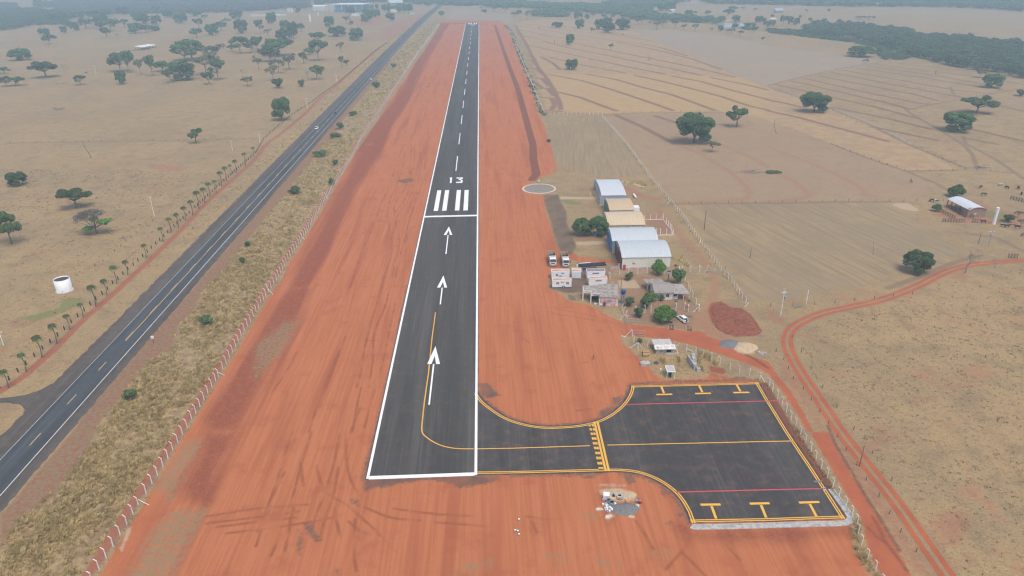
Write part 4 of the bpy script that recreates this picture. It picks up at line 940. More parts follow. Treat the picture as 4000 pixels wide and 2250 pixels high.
# ---- survey: crop column, row, base u, base v, top v, width u, kind [, own label]
NAMED = [
 (0,0,210,605,490,195,'d','isolated rounded dark tree at the left edge beyond the pasture'), (0,0,462,780,610,245,'U','bright green tree with branching trunk beside a bare sapling, far left'),
 (0,0,655,740,640,85,'b','small leafless sapling right of the bright green tree at far left'), (0,0,500,445,345,130,'u','open crowned tree with gaps in front of a smaller dark one, upper left'),
 (0,0,450,355,285,100,'d','small tilted dark tree just behind the open crowned tree, upper left'), (0,0,1225,845,715,100,'d','small dark tree in front of the umbrella crowned pair'),
 (0,0,1215,720,530,220,'u','umbrella crowned tree on a thin slanting trunk left of the grove'), (0,0,1300,735,510,130,'u','taller open tree directly right of the umbrella crowned one'),
 (0,0,812,855,755,110,'u','small leaning green tree beside a fallen grey log'), (0,0,1975,1440,1290,130,'U','lone small tree by the cross track left of the highway'),
 (0,1,183,415,280,165,'D','small dense flat topped tree near the left edge of the pasture'), (0,1,770,645,430,290,'U','bright green tree with red-brown forked trunk in the left pasture'),
 (0,1,120,1005,660,240,'U','tall ragged green tree cut by the left edge of the photo'),
 (1,0,265,1210,985,165,'D','dark layered tree standing alone left of the highway'), (1,0,1015,405,285,140,'d','dark round tree nearest the highway bend in the far left pasture'),
 (1,0,820,365,265,165,'d','wide dark double crowned tree left of the dark round one'), (1,0,615,800,660,145,'u','flat topped green tree on a thin trunk left of the highway'),
 (1,0,225,885,790,105,'k','purplish grey round bush left of the highway'), (1,0,460,870,800,60,'k','small round green bush right of the purplish grey bush'),
 (2,0,1830,1435,1150,320,'D','big round dark tree in the brown field right of the runway'), (2,0,2257,1275,1070,195,'U','heart shaped open tree behind the big round one'),
 (2,0,600,700,598,125,'d','double crowned dark tree alone on the terraced field'), (2,0,580,453,345,85,'d','upright dark tree alone higher on the terraced field'),
 (2,0,455,275,222,115,'d','low dome shaped dark tree with white cattle beneath'), (2,0,680,288,195,88,'d','upright dark tree right of the dome shaped one'),
 (2,0,880,295,195,105,'d','leftmost dark tree of the cluster of four past the field'), (2,0,960,265,175,95,'d','rear dark tree of the cluster of four past the field'),
 (2,0,972,332,225,120,'d','front dark tree of the cluster of four past the field'), (2,0,1110,300,188,145,'d','broad dark tree right of the cluster of four'),
 (2,0,990,510,430,50,'s','thin pale sapling on the terraced field'), (2,0,800,340,275,35,'s','tiny grey sapling left of the cluster of four trees'),
 (3,0,460,1125,935,250,'D','dark umbrella shaped tree on the border of the golden field'), (3,0,2100,1140,965,320,'U','very wide low layered tree in the right pasture'),
 (3,0,1895,1315,1135,265,'D','ragged dark tree in front of the very wide low one'), (3,0,2245,880,745,185,'d','solitary dark tree near the river woods at upper right'),
 (3,0,2130,780,700,100,'s','small pale bushy tree beside the solitary one at upper right'), (3,0,930,570,462,240,'d','wide low dark tree against the river woods'),
 (3,0,975,640,595,60,'s','bare little shrub below the wide low dark tree'), (3,0,2540,965,900,90,'k','dark bush at the right edge of the photo'),
 (2,1,2010,78,-30,130,'s','small sparse tree in the brown field below the big round one'), (2,1,705,915,760,180,'D','left one of the two dense trees before the hangars'),
 (2,1,870,920,740,172,'D','right one of the two dense trees, in front of the beige hangar'), (3,1,1890,530,408,145,'K','bright leafy tree behind the cattle shed'),
 (3,1,1690,675,600,80,'K','small bright leafy tree left of the cattle shed'), (3,1,1485,1285,1085,250,'D','dark two lobed tree beside the red double track'),
 (3,1,1985,1295,1050,260,'b','large leafless grey tree beside the red double track'), (3,1,2275,1245,1130,90,'b','small leafless tree below the red track at the right edge'),
 (3,1,2415,780,710,100,'k','leafy green shrub right of the tall white tank'), (3,1,2510,740,670,75,'s','grey sparse shrub behind the leafy green one near the tank'), (3,1,2540,830,750,75,'s','pale shrub nearest the right edge below the grey sparse one'),
 (2,2,1530,330,185,200,'K','bright green round mango tree beside the parked white car'), (2,1,1475,1310,1170,125,'K','bright leafy tree in front of the cream hangar wall'),
 (2,1,1170,1365,1295,90,'k','round clipped bush in the fenced yard'), (2,1,1665,1405,1260,130,'k','olive bushy tree at the corner of the house yard fence'),
 (2,2,1270,290,190,85,'k','yellowish green shrub behind the upper metal gate'), (2,2,1345,195,60,125,'k','tangled tall shrub left of the old house'), (2,2,1180,180,95,90,'k','scrubby shrub below the blue water tank'), (2,2,1400,125,45,110,'k','leafy shrub touching the left wall of the old house'), (2,2,1505,125,70,60,'k','small climbing plant against the old house front'),
 (2,2,930,185,140,26,'k','small potted-looking plant by the pink wall'), (2,2,1285,548,505,50,'k','small lime green bush behind the fence corner'),
 (0,2,1310,1110,1015,130,'k','bluish green bush in the tall grass beside the highway, nearest the camera'), (0,2,2080,375,275,120,'k','lime green bush in the tall grass beside the pink bare patch'),
 (1,1,645,125,65,130,'k','bright green bush at the highway edge of the grass strip'), (1,1,385,500,435,130,'k','low spreading green bush in the grass strip'), (1,1,800,210,160,60,'k','small green bush close to the long fence'), (1,1,765,410,345,55,'k','dark bush growing through the long fence'),
 (1,0,1215,880,825,90,'k','round dark green bush in the far grass strip'), (1,0,1385,680,640,60,'k','green bush further up the far grass strip'), (1,0,980,1165,1120,80,'k','small leafy bush in the grass strip level with the dark car'), (1,0,850,1295,1230,80,'k','grey green bush in the grass strip level with the white pickup'), (1,0,800,1385,1340,100,'k','low bush below the grey green one in the grass strip'),
 (1,0,1865,155,110,60,'k','round bush at the far end of the grass strip'), (2,1,150,2,-10,1,'k',''),
 (2,1,370,1426-1449,-50,50,'k','bright weed clump on the edge of the red earth'), (0,1,2440,1205,1140,55,'k','small green weed bush on the verge right of the highway'), (0,1,2490,1030,975,50,'k','dark weed bush further up the verge right of the highway'),
]
CLUST = {
 'grove': ('in the grove left of the highway', [(0,0,1415,750,590,100,'s'),(0,0,1535,765,555,130,'u'),(0,0,1715,835,690,110,'u'),(0,0,1640,720,615,190,'u'),(0,0,1840,805,620,230,'d'),(0,0,1930,600,400,300,'u'),(0,0,2075,745,520,250,'s'),(0,0,2195,805,600,170,'u'),(0,0,2100,850,725,120,'u'),(0,0,2160,640,450,220,'s'),(0,0,1860,610,480,240,'u'),(0,0,2490,865,770,110,'s'),(0,0,2270,500,430,50,'b'),(0,0,2440,770,690,40,'b'),
   (1,0,230,560,390,330,'u'),(1,0,150,620,470,220,'u'),(1,0,335,700,540,150,'s'),(1,0,230,740,590,150,'s'),(1,0,30,705,560,90,'s'),(1,0,270,430,300,125,'d'),(1,0,480,645,525,80,'u'),(1,0,420,655,590,30,'b'),(1,0,175,810,660,115,'s'),(1,0,520,800,710,45,'b'),(1,0,630,610,400,195,'u'),(1,0,620,430,325,160,'u'),(1,0,530,550,480,100,'u'),(1,0,855,520,425,75,'s'),(1,0,865,680,560,70,'s'),(1,0,915,660,600,60,'u'),(0,0,1640,850,800,14,'b')]),
 'edge': ('at the left edge', [(0,0,45,740,675,120,'u'),(0,0,65,870,765,110,'u'),(0,0,165,862,775,150,'u')]),
 'hazy': ('in the hazy far left pasture', [(0,0,1370,335,230,140,'d'),(0,0,1465,330,250,90,'u'),(0,0,1545,310,255,130,'d'),(0,0,1440,240,130,130,'d'),(0,0,1380,215,125,90,'d'),(0,0,1575,245,155,95,'d'),(0,0,1260,280,190,85,'u'),(0,0,1240,150,65,115,'d'),(0,0,1820,232,135,125,'d'),(0,0,1980,380,285,120,'u'),(0,0,2000,285,185,100,'u'),(0,0,2140,355,240,125,'d'),(0,0,2225,310,215,110,'u'),(0,0,2280,250,180,90,'s'),(0,0,2430,335,200,130,'d'),(0,0,2375,190,105,120,'d'),
   (0,0,1075,375,275,100,'u'),(0,0,1120,315,190,150,'u'),(0,0,1030,285,150,140,'d'),(0,0,865,290,190,130,'u'),(0,0,930,275,190,80,'u'),(0,0,755,310,220,80,'d'),(0,0,645,335,260,65,'d'),(0,0,670,270,205,80,'d'),(0,0,990,170,95,220,'d'),(0,0,790,190,110,130,'d'),(0,0,600,230,130,180,'d'),(0,0,1180,380,335,50,'b'),(0,0,1165,215,180,45,'s'),(0,0,2420,540,365,170,'u'),(0,0,2535,530,400,150,'u'),(0,0,2335,520,450,90,'u'),(0,0,415,280,210,70,'u'),(0,0,1575,130,60,90,'u'),(0,0,1690,180,100,110,'d'),(0,0,1920,170,90,80,'u'),(0,0,1985,165,100,75,'d'),(0,0,2060,195,150,65,'u'),
   (1,0,45,340,200,100,'u'),(1,0,120,360,290,80,'s'),(1,0,160,245,125,100,'d'),(1,0,290,310,205,85,'d'),(1,0,378,385,225,105,'d'),(1,0,455,320,235,85,'u'),(1,0,15,500,365,120,'u')]),
 'works': ('near the blue factory', [(1,0,740,275,165,95,'d'),(1,0,915,235,165,80,'s'),(1,0,960,275,210,50,'u'),(1,0,1355,205,130,95,'d'),(1,0,1110,220,140,110,'d'),(1,0,1130,175,95,110,'d'),(1,0,1200,170,95,100,'d'),(1,0,950,150,70,90,'d'),(1,0,430,165,80,60,'u'),(1,0,1290,110,45,55,'t'),(1,0,1330,120,40,50,'t'),(1,0,1440,125,38,60,'t'),(1,0,1495,122,36,60,'t'),(1,0,1550,118,38,60,'t'),(1,0,1215,90,40,40,'t'),(1,0,1165,95,45,40,'t'),(1,0,1380,115,60,70,'d'),(1,0,1100,140,70,60,'d'),(1,0,1640,45,5,70,'d'),(1,0,1730,55,5,90,'d'),(1,0,1590,40,8,60,'d'),(1,0,620,60,10,60,'d'),(1,0,660,60,15,60,'d')]),
 'end': ('past the far end of the runway', [(1,0,2295,125,95,55,'d'),(1,0,2400,115,60,70,'s'),(1,0,2510,125,60,60,'s'),(1,0,2265,90,65,35,'s'),(2,0,70,145,100,55,'d'),(2,0,20,185,110,60,'s'),(2,0,155,205,105,45,'s'),(1,0,2350,60,35,50,'s'),(1,0,2130,55,30,50,'c'),(1,0,2450,75,50,40,'s')]),
 'row': ('in the pale pasture beyond the terraced field', [(2,0,755,195,140,50,'d'),(2,0,665,185,125,85,'d'),(2,0,930,190,145,70,'u'),(2,0,1015,195,135,50,'u'),(2,0,1205,235,165,50,'s'),(2,0,1260,245,185,70,'s'),(2,0,1300,240,180,55,'s'),(2,0,1350,240,160,60,'s'),(2,0,1415,240,190,55,'s'),(2,0,1455,300,205,80,'s'),(2,0,1510,275,205,60,'s'),(2,0,1640,285,190,80,'s'),(2,0,1725,300,245,55,'s'),(2,0,1840,310,240,70,'s'),(2,0,2005,320,275,40,'s'),(2,0,2095,310,255,60,'d'),(2,0,2165,335,290,55,'s'),(2,0,2205,340,285,70,'s'),(2,0,2295,365,300,65,'s'),(2,0,2440,330,265,70,'u'),(2,0,2520,425,370,35,'s'),(2,0,640,150,105,50,'s'),(2,0,810,180,130,50,'s'),(2,0,720,130,95,45,'s'),(2,0,1540,250,220,40,'s'),(2,0,1385,250,215,35,'s')]),
 'bank': ('around the ponds on the far right', [(2,0,1775,165,100,75,'d'),(2,0,1840,145,112,45,'u'),(2,0,1965,160,105,60,'u'),(2,0,2250,225,155,80,'d'),(2,0,2170,170,90,110,'u'),(2,0,2215,125,65,100,'u'),(2,0,2480,228,160,80,'d'),(2,0,2530,225,178,50,'d'),(2,0,2560,265,210,70,'d'),(2,0,1505,105,45,95,'d'),(2,0,1380,115,65,90,'d'),(3,0,150,255,155,80,'u'),(3,0,215,240,165,70,'d'),(3,0,285,255,180,60,'d'),(3,0,40,260,200,70,'d'),(3,0,40,185,145,35,'u'),(3,0,420,240,180,55,'u'),(3,0,560,235,185,50,'d'),(3,0,610,118,85,32,'c'),(3,0,500,215,195,22,'c'),(3,0,1010,200,160,120,'s'),(3,0,920,200,160,90,'s'),(3,0,390,125,90,50,'s'),(2,0,1560,110,20,60,'d'),(2,0,1610,100,15,70,'d'),(2,0,2320,100,70,50,'s'),(2,0,2440,115,80,40,'s'),(3,0,1115,525,475,65,'d'),(3,0,320,440-255,150,30,'c'),(2,0,2390,270,230,120,'d'),(2,0,2240,280,235,60,'d')]),
}
def treesize(c, r, u, v, t, wu):
    p = W(c, r, u, v); z = depth_of(p)
    return p, max(.5, wu * K * z / FPX), max(.6, hW(p, c, r, u, t))
for c, r, u, v, t, wu, k, lab in NAMED:
    if not lab: continue
    p, wd, h = treesize(c, r, u, v, t, wu)
    plant(k, p, wd, h, lab, 'bush' if k == 'k' else NAME[k], 'bush' if k == 'k' else 'tree')
for key, (phrase, L) in CLUST.items():
    kinds = {}
    for e in L: kinds.setdefault(e[6], []).append(e)
    for k, es in kinds.items():
        es.sort(key=lambda e: e[0] * 2574 + e[2])
        for i, (c, r, u, v, t, wu, kk) in enumerate(es):
            p, wd, h = treesize(c, r, u, v, t, wu)
            h = min(h, 22)
            lab = ('%s from left of the %s %s' % (ordn(i), DESC[k], phrase)) if len(es) > 1 else ('lone %s %s' % (DESC[k][:-1] if DESC[k].endswith('s') else DESC[k], phrase))
            lab = lab.replace('leftmost from left of', 'leftmost of')
            plant(k, p, wd, h, lab, NAME[k], 'tree', DESC[k] + ' ' + phrase if len(es) > 1 else None)
# half-dead wide tree of the left pasture: grey bare crown with some green lobes
p, wd, h = treesize(0, 1, 970, 900, 660, 400)
t_ = thing('savanna_tree', 'wide half leafless tree with grey crown and some lime green foliage', 'tree', (p.x, p.y, 0)); t_.scale = (wd, wd, h)
Rb = np.random.default_rng(3); lb = [(-.32,.05,.70,.16,.13),(-.20,-.15,.82,.17,.12),(-.05,.1,.88,.2,.10),(.15,.05,.85,.17,.1),(.05,-.18,.80,.18,.11),(-.30,.2,.78,.15,.1),(-.42,0,.55,.08,.1)]
lg = [(.10,-.1,.70,.10,.10),(.26,-.05,.55,.12,.09),(.38,0,.58,.10,.07),(.2,.1,.42,.11,.08),(-.12,-.1,.28,.12,.09),(-.18,0,.2,.09,.07)]
V, F, T = cloud(lb, 3000, .022, Rb, .5, .5); link('crown', big_mesh('c', V, F, LM['h'], {'tint': T}).data, t_); bpy.data.objects.remove(bpy.data.objects['c'])
V, F, T = cloud(lg, 900, .05, Rb, .4, .4); o = link('crown', big_mesh('c', V, F, LM['g'], {'tint': T}).data, t_); bpy.data.objects.remove(bpy.data.objects['c']); o['label'] = 'remaining lime green leaves'
limbs(lb + lg[:4], .25, .02, Rb).build('trunk', M_BARK, t_)
# dead grey snags and logs
def snag(c, r, pts, rad, label, name='dead_tree'):
    ps = [W(c, r, *pts[0])]; b0 = ps[0]; b = MB(); v = []
    for (u, vv) in pts:
        h = max(0, hW(b0, c, r, u, vv)); g = W(c, r, u, vv, h); v.append((g.x - b0.x, (g.y - b0.y), h))
    b.path(v, [rad * (1 - .75 * i / len(v)) for i in range(len(v))], 6)
    for i in range(1, len(v)):
        a = Vector(v[i])
        for s in (-1, 1): b.path([a, a + Vector((s * .5, .1, .5)), a + Vector((s * 1.0, .1, .6))], [rad * .3, rad * .2, rad * .06], 4)
    o = b.build(name, M_PBARK, None, loc=(b0.x, b0.y, 0)); tag(o, label, 'dead tree'); return o
snag(0,1,[(920,138),(885,80),(850,30),(825,-30)], .22, 'leaning dead grey tree with broken limbs in the left pasture')
snag(2,0,[(430,440),(428,415),(427,395)], .35, 'short dead stump on the upper terraced field')
snag(2,0,[(1380,610),(1380,590),(1379,568)], .35, 'dead stump with a fallen branch on the terraced field')
snag(3,0,[(85,1350),(75,1310),(62,1265),(70,1215)], .28, 'crooked dead trunk standing in the golden field')
snag(3,0,[(1685,745),(1688,720),(1690,700)], .35, 'grey stump on the hatched far right field')
snag(3,1,[(2115,1000),(2130,950),(2140,900)], .20, 'reddish broken trunk near the leafless tree')
snag(3,1,[(1055,1115),(1058,1060),(1062,985)], .10, 'thin weathered stake in the ploughed field')
def logpile(c, r, ctr, L, n, label, name='fallen_branches', green=False, flatten=.35):
    p = W(c, r, *ctr); R = random.Random(int(p.x * 7)); b = MB()
    for i in range(n):
        a = R.uniform(-.5, .5) + (math.pi if i % 2 else 0); l = L * R.uniform(.3, 1) * .5
        q = Vector((R.uniform(-.2, .2) * L, R.uniform(-.15, .15) * L, R.uniform(.05, .25)))
        e = q + Vector((math.cos(a) * l, math.sin(a) * l, R.uniform(0, flatten) * l))
        b.path([q, q.lerp(e, .5) + Vector((0, 0, .1)), e], [.14, .09, .03], 5)
    o = b.build(name, M_PBARK, None, loc=(p.x, p.y, 0)); tag(o, label, 'branches')
    return o
logpile(0,0,(600,1100), 12, 26, 'heap of grey dead branches in the left pasture'); logpile(0,0,(620,843), 13, 10, 'fallen grey log beside the small leaning tree', flatten=.05)
logpile(2,1,(2400,285), 17, 16, 'uprooted fallen tree lying across the brown field', flatten=.22)
fb = MB(); R_ = np.random.default_rng(8)
p = W(3,1,50,290); V, F, T = cloud([(-1.5,0,.5,2.2,.7),(1.2,.2,.4,2.0,.6),(3.2,0,.3,1.4,.4)], 700, .5, R_, .2, .4)
o = big_mesh('fallen_branches', V, F, LM['u'], {'tint': T}); o.location = (p.x, p.y, 0); tag(o, 'wilted green crown of the fallen tree', 'branches')
logpile(3,1,(2150,240), 9, 30, 'brown dry brush heap at the corner of the golden field', flatten=.3)
logpile(2,2,(1780,285), 2.4, 14, 'small dark brush pile behind the parked white car', flatten=.3); logpile(3,2,(320,188), 3.4, 6, 'short fallen branch below the white pole', flatten=.1)
logpile(3,3,(500,505), 2.2, 12, 'dry twig lying on the apron beside the red line', flatten=.4)
# oil palms of the roadside row
def make_palm():
    R = np.random.default_rng(77); o = thing('palm_tree', 'x', 'palm tree'); tk = MB(); tk.path([(0,0,-.1),(.05,0,.35),(0,0,.80)], [.019,.015,.013], 7)
    tk.build('trunk', M_BARK, o); P = []; N = []
    for i in range(22):
        a = i * 2.4 + R.uniform(-.2, .2); el = R.uniform(-.1, 1.2); dx, dy = math.cos(a), math.sin(a); L = R.uniform(.15, .20)
        for s in np.linspace(.08, 1, 16):
            x = L * s * math.cos(el) * (1 - .1 * s); z = .80 + L * s * math.sin(el) - .16 * s * s
            for sd in (-1, 1):
                wv = .030 * (1 - .5 * s)
                P.append((x * dx - sd * wv * dy + .045 * s * s, x * dy + sd * wv * dx, z - .018)); N.append((dx * .25 - sd * dy * .4, dy * .25 + sd * dx * .4, .8))
    P = np.array(P); N = np.array(N) + R.normal(size=(len(P), 3)) * .15; N /= np.linalg.norm(N, axis=1)[:, None]
    V, F = quads(P, N, .021, R, 3.4); T = np.repeat(R.random(len(P)), 4); T[V[:, 2] < .70] = .97
    c = big_mesh('crown', V, F, LM['p'], {'tint': T}, o)
    return o
palm0 = make_palm()
PALMS = [(0,1,2553,130,5),(0,1,2468,215,55),(0,1,2375,290,125),(0,1,2325,310,180),(0,1,2275,370,190),(0,1,2228,425,235),(0,1,2173,490,330),(0,1,2110,530,350),(0,1,2058,590,400),(0,1,1998,650,425),(0,1,1935,715,525),(0,1,1865,770,590),(0,1,1793,840,655),(0,1,1718,895,700),(0,1,1640,985,795),(0,1,1470,1145,965),(0,1,1285,1320,1125),(0,1,1175,1410,1165),(0,1,1075,1525,1310),(0,2,962,185,-95),(0,2,835,290,105),(0,2,700,420,215),(0,2,572,560,295),(0,2,420,700,405),(0,2,262,840,590),(0,2,85,1005,755)]
for i, (c, r, u, v, t) in enumerate(reversed(PALMS)):
    p = W(c, r, u, v); o = palm0 if i == 0 else copy_tree(palm0)
    h = hW(p, c, r, u, t); o.location = p; o.rotation_euler = (0, 0, random.uniform(-.3, .3)); o.scale = (h * 1.0, h * 1.0, h)
    o['label'] = 'slim roadside palm, %s counting from the camera along the wooden fence' % ('first' if i == 0 else ordn(i)); o['group'] = 'palms along the roadside fence'
# small coconut palms in the yard
for c, r, u, v, t, lab in ((2,1,1215,1262,1165,'thin papaya-like palm beside the cream hangar wall'), (2,2,1770,205,95,'small palm at the corner of the house yard'), (2,2,1640,190,110,'second small palm in the house yard, left of the corner one'), (2,1,1640,1290,1195,'young palm behind the olive bushy tree')):
    p = W(c, r, u, v); o = copy_tree(palm0); h = max(1.8, hW(p, c, r, u, t)); o.location = p; o.rotation_euler = (0, 0, 1.0); o.scale = (h * 1.4, h * 1.4, h); o['label'] = lab
    if 'group' in o: del o['group']

# ---- woods that read as one mass
def wood(name, label, polys, spacing, kindmix, hrange, seed, size=1.0, edge_h=None):
    R = np.random.default_rng(seed); VV = []; FF = []; TT = []; off = 0
    for poly in polys:
        A = np.array(poly); lo, hi = A.min(0), A.max(0)
        nx = int((hi[0] - lo[0]) / spacing) + 1; ny = int((hi[1] - lo[1]) / spacing) + 1
        gx, gy = np.meshgrid(lo[0] + (np.arange(nx) + .5) * spacing, lo[1] + (np.arange(ny) + .5) * spacing)
        P = np.stack([gx.ravel(), gy.ravel()], 1) + R.uniform(-.42, .42, (nx * ny, 2)) * spacing
        P = P[sd_poly(P, poly) > -spacing * .15]
        for x, y in P:
            h = R.uniform(*hrange); wd = spacing * R.uniform(.95, 1.6) * size; rz = R.uniform(0, 6.28)
            cm, tm = WOODP[R.choice(len(WOODP))] if kindmix == 'f' else WOODH[R.choice(len(WOODH))]
            V = cm[0]; c_, s_ = math.cos(rz), math.sin(rz)
            Q = np.stack([(V[:, 0] * c_ - V[:, 1] * s_) * wd + x, (V[:, 0] * s_ + V[:, 1] * c_) * wd + y, V[:, 2] * h], 1)
            VV.append(Q); FF.append(cm[1] + off); off += len(Q); TT.append(np.clip(cm[2] * .7 + R.random() * .3, 0, 1))
    o = big_mesh(name, np.concatenate(VV), np.concatenate(FF), LM['f' if kindmix == 'f' else 'h'], {'tint': np.concatenate(TT)})
    tag(o, label, 'woodland', None, 'stuff'); return o
def woodproto(seed, n, sz, low=.3):
    R = np.random.default_rng(seed); lb = []
    for i in range(8):
        a = i * 2.4 + R.uniform(-.3, .3); rr = .36 * math.sqrt((i + .4) / 8)
        lb.append((rr * math.cos(a), rr * math.sin(a), .74 - rr * .7 + R.uniform(-.1, .08), R.uniform(.14, .2), R.uniform(.12, .18)))
    lb.append((0, 0, low, .3, .25))
    V, F, T = cloud(lb, n, sz, R, .25, .2); V[:, 2] = np.maximum(V[:, 2], 0.0)
    return ((V, F, T), None)
WOODP = [woodproto(100 + i, 380, .11) for i in range(5)]
WOODH = [woodproto(200 + i, 300, .11) for i in range(4)]
wood('river_woods', 'dense green river woods crossing the upper right of the photo', [
    L2(3,0,[(350,300),(440,360),(900,390),(1150,470),(1350,500),(1330,560),(1480,575),(1600,600),(1760,640),(2050,700),(2180,715),(2400,760),(2574,790),(2900,860),(2900,560),(2574,480),(2330,460),(2050,420),(1900,405),(1640,390),(1480,370),(1280,330),(1100,300),(950,285),(700,270),(500,275)])], 10.5, 'f', (8, 14), 5)
wood('marsh_scrub', 'low green scrub between the ponds and the river woods', [L2(3,0,[(0,295),(340,310),(800,400),(1300,490),(1250,520),(860,430),(430,380),(0,330)]), L2(3,0,[(1120,520),(1420,560),(1400,600),(1180,600),(1110,560)]), L2(2,0,[(2310,275),(2430,275),(2450,300),(2330,305)])], 6.5, 'f', (2, 4), 6)
wood('far_woods', 'hazy tree belt along the top right of the photo', [L2(3,0,[(-600,40),(0,50),(700,65),(1500,70),(2100,85),(2574,115),(3000,140),(3000,60),(2574,40),(2300,20),(2000,-25),(1500,-40),(700,-40),(0,-40),(-600,-30)])], 17, 'f', (9, 15), 7)
wood('creek_woods', 'hazy green belt of creek trees right of the runway end', [L2(2,0,[(-250,75),(0,80),(400,95),(620,120),(850,140),(1100,150),(1130,190),(1340,195),(1500,215),(1700,220),(1850,235),(2100,245),(2100,215),(1900,200),(1750,190),(1550,175),(1430,150),(1330,110),(1180,105),(1000,80),(800,60),(500,55),(250,40),(0,30),(-250,35)]), L2(2,0,[(200,165),(300,170),(430,175),(555,172),(550,145),(420,130),(330,125),(210,135)]), L2(2,0,[(900,65),(1300,80),(1550,60),(1700,20),(2000,25),(2574,40),(2574,0),(1700,-10),(1000,20)])], 13, 'f', (7, 12), 8)
wood('left_woods', 'dense green woods at the upper left edge of the photo', [L2(0,0,[(-300,320),(0,310),(150,290),(330,255),(430,250),(520,255),(640,245),(700,190),(640,150),(560,135),(450,120),(250,110),(-300,130)]), L2(0,0,[(-250,80),(150,85),(170,60),(-250,40)]), L2(0,0,[(360,75),(560,80),(560,40),(360,35)])], 13, 'f', (8, 14), 9)
wood('dry_woods', 'purplish hazy leafless woods across the top left of the photo', [L2(0,0,[(590,140),(900,150),(1400,140),(1850,135),(2300,125),(2574,115),(2574,20),(2000,-10),(1300,-20),(700,-20),(600,40)]), L2(1,0,[(0,112),(250,95),(520,85),(530,20),(300,0),(0,10)])], 15, 'h', (7, 11), 10)
wood('town_trees', 'hazy trees behind the factory at the top centre', [L2(1,0,[(560,30),(740,35),(1060,30),(1300,25),(1550,35),(1850,50),(2000,60),(2200,60),(2574,75),(2574,30),(2000,20),(1500,-5),(700,0)])], 18, 'f', (7, 12), 11)

# ---- tall dry grass as blades
def grass_mesh(name, label, poly, dens, hgt, seed, nb=12, width=.05, cells=6.0, mat_=None, lean=.75, kind='stuff', cat='grass', edge_soft=1.2):
    """dens(y) clumps per square metre"""
    R = np.random.default_rng(seed); A = np.array(poly); lo, hi = A.min(0), A.max(0); Cs = []
    y = max(lo[1], 60)
    while y < min(hi[1], 1300):
        dy = max(4.0, y * .05); n = int(dens(y) * dy * (hi[0] - lo[0]))
        if n > 0:
            P = np.stack([R.uniform(lo[0], hi[0], n), R.uniform(y, y + dy, n)], 1); Cs.append(P)
        y += dy
    P = np.concatenate(Cs); s = sd_poly(P, poly, 6.0); P = P[(s + R.normal(size=len(P)) * edge_soft * .5) > 0]
    # patchiness
    f = np.sin(P[:, 0] * .9 + np.sin(P[:, 1] * .31) * 2) * np.sin(P[:, 1] * .47 + np.cos(P[:, 0] * .4) * 2)
    g_ = np.sin(P[:, 0] * .23 + np.sin(P[:, 1] * .09) * 3) * np.sin(P[:, 1] * .13 + np.cos(P[:, 0] * .11) * 3); P = P[R.random(len(P)) < .50 + .35 * f + .25 * g_]
    f = np.sin(P[:, 0] * .9 + np.sin(P[:, 1] * .31) * 2) * np.sin(P[:, 1] * .47 + np.cos(P[:, 0] * .4) * 2)
    sc_ = np.clip(P[:, 1] / 190, .9, 3.4)
    n = len(P); m = n * nb
    base = np.repeat(P, nb, 0) + R.normal(size=(m, 2)) * .22 * np.repeat(sc_, nb)[:, None]
    h = np.repeat(hgt * (1 + .35 * f) * R.uniform(.7, 1.25, n) * (1 + .12 * (sc_ - 1)), nb) * R.uniform(.6, 1.15, m)
    cd = np.repeat(R.uniform(0, 6.28, n), nb) + R.normal(size=m) * .9
    ln = h * lean * R.uniform(.15, 1.1, m); d = np.stack([np.cos(cd), np.sin(cd)], 1)
    w_ = width * np.repeat(sc_, nb) * R.uniform(.6, 1.4, m); sd = np.stack([-d[:, 1], d[:, 0]], 1) * w_[:, None]
    z0 = np.zeros(m)
    b0 = np.column_stack([base - sd, z0]); b1 = np.column_stack([base + sd, z0])
    mid = base + d * (ln * .35)[:, None]
    m0 = np.column_stack([mid + sd * .8, h * .7]); tip = np.column_stack([base + d * ln[:, None], h * (1 - .25 * lean)])
    V = np.stack([b0, b1, m0, tip], 1).reshape(-1, 3)
    T = np.repeat(np.clip(np.repeat(R.random(n), nb) * .55 + R.random(m) * .45, 0, 1), 4)
    o = big_mesh(name, V, np.arange(4 * m).reshape(m, 4), mat_ or LM['y'], {'tint': T}); tag(o, label, cat, None, kind)
    return o
grass_mesh('tall_grass', 'tall straw coloured grass filling the strip between highway and fence', GRASS, lambda y: 3.4 if y < 170 else (1.8 if y < 260 else (.6 if y < 450 else .16)), .95, 21, width=.06)
grass_mesh('fence_grass', 'yellowish weeds along the foot of the long fence', offset_line(FENCE_L, .15) + list(reversed(offset_line(FENCE_L, -.75))), lambda y: 2.4 if y < 260 else .5, .42, 22, nb=7, edge_soft=.3)
APF = L2(3,2,[(10,985),(140,1170),(275,1395)]) + L2(3,3,[(330,30),(430,195),(595,460),(780,755),(845,860),(880,1050),(960,1230),(1060,1449),(1250,1800)])
grass_mesh('apron_grass', 'dry weeds along the fence beside the apron', offset_line(APF, .3) + list(reversed(offset_line(APF, -.9))), lambda y: 3.2, .5, 23, nb=9, edge_soft=.3)
AP2 = L2(3,3,[(850,870),(880,960),(900,1150),(1000,1350),(1080,1449),(1300,1900)])
grass_mesh('corner_grass', 'tall dry weeds past the corner of the concrete gutter', offset_line(AP2, .9) + list(reversed(offset_line(AP2, -.9))), lambda y: 4.0, .95, 24, nb=11, edge_soft=.3)
ENC = L2(2,2,[(1380,700),(1640,690),(1900,700),(2020,740),(1990,800),(1950,900),(1560,905),(1420,820),(1340,700)])
grass_mesh('enclosure_grass', 'dry grass tufts around the small canopy and concrete trough', ENC, lambda y: 1.1, .45, 25, nb=9)
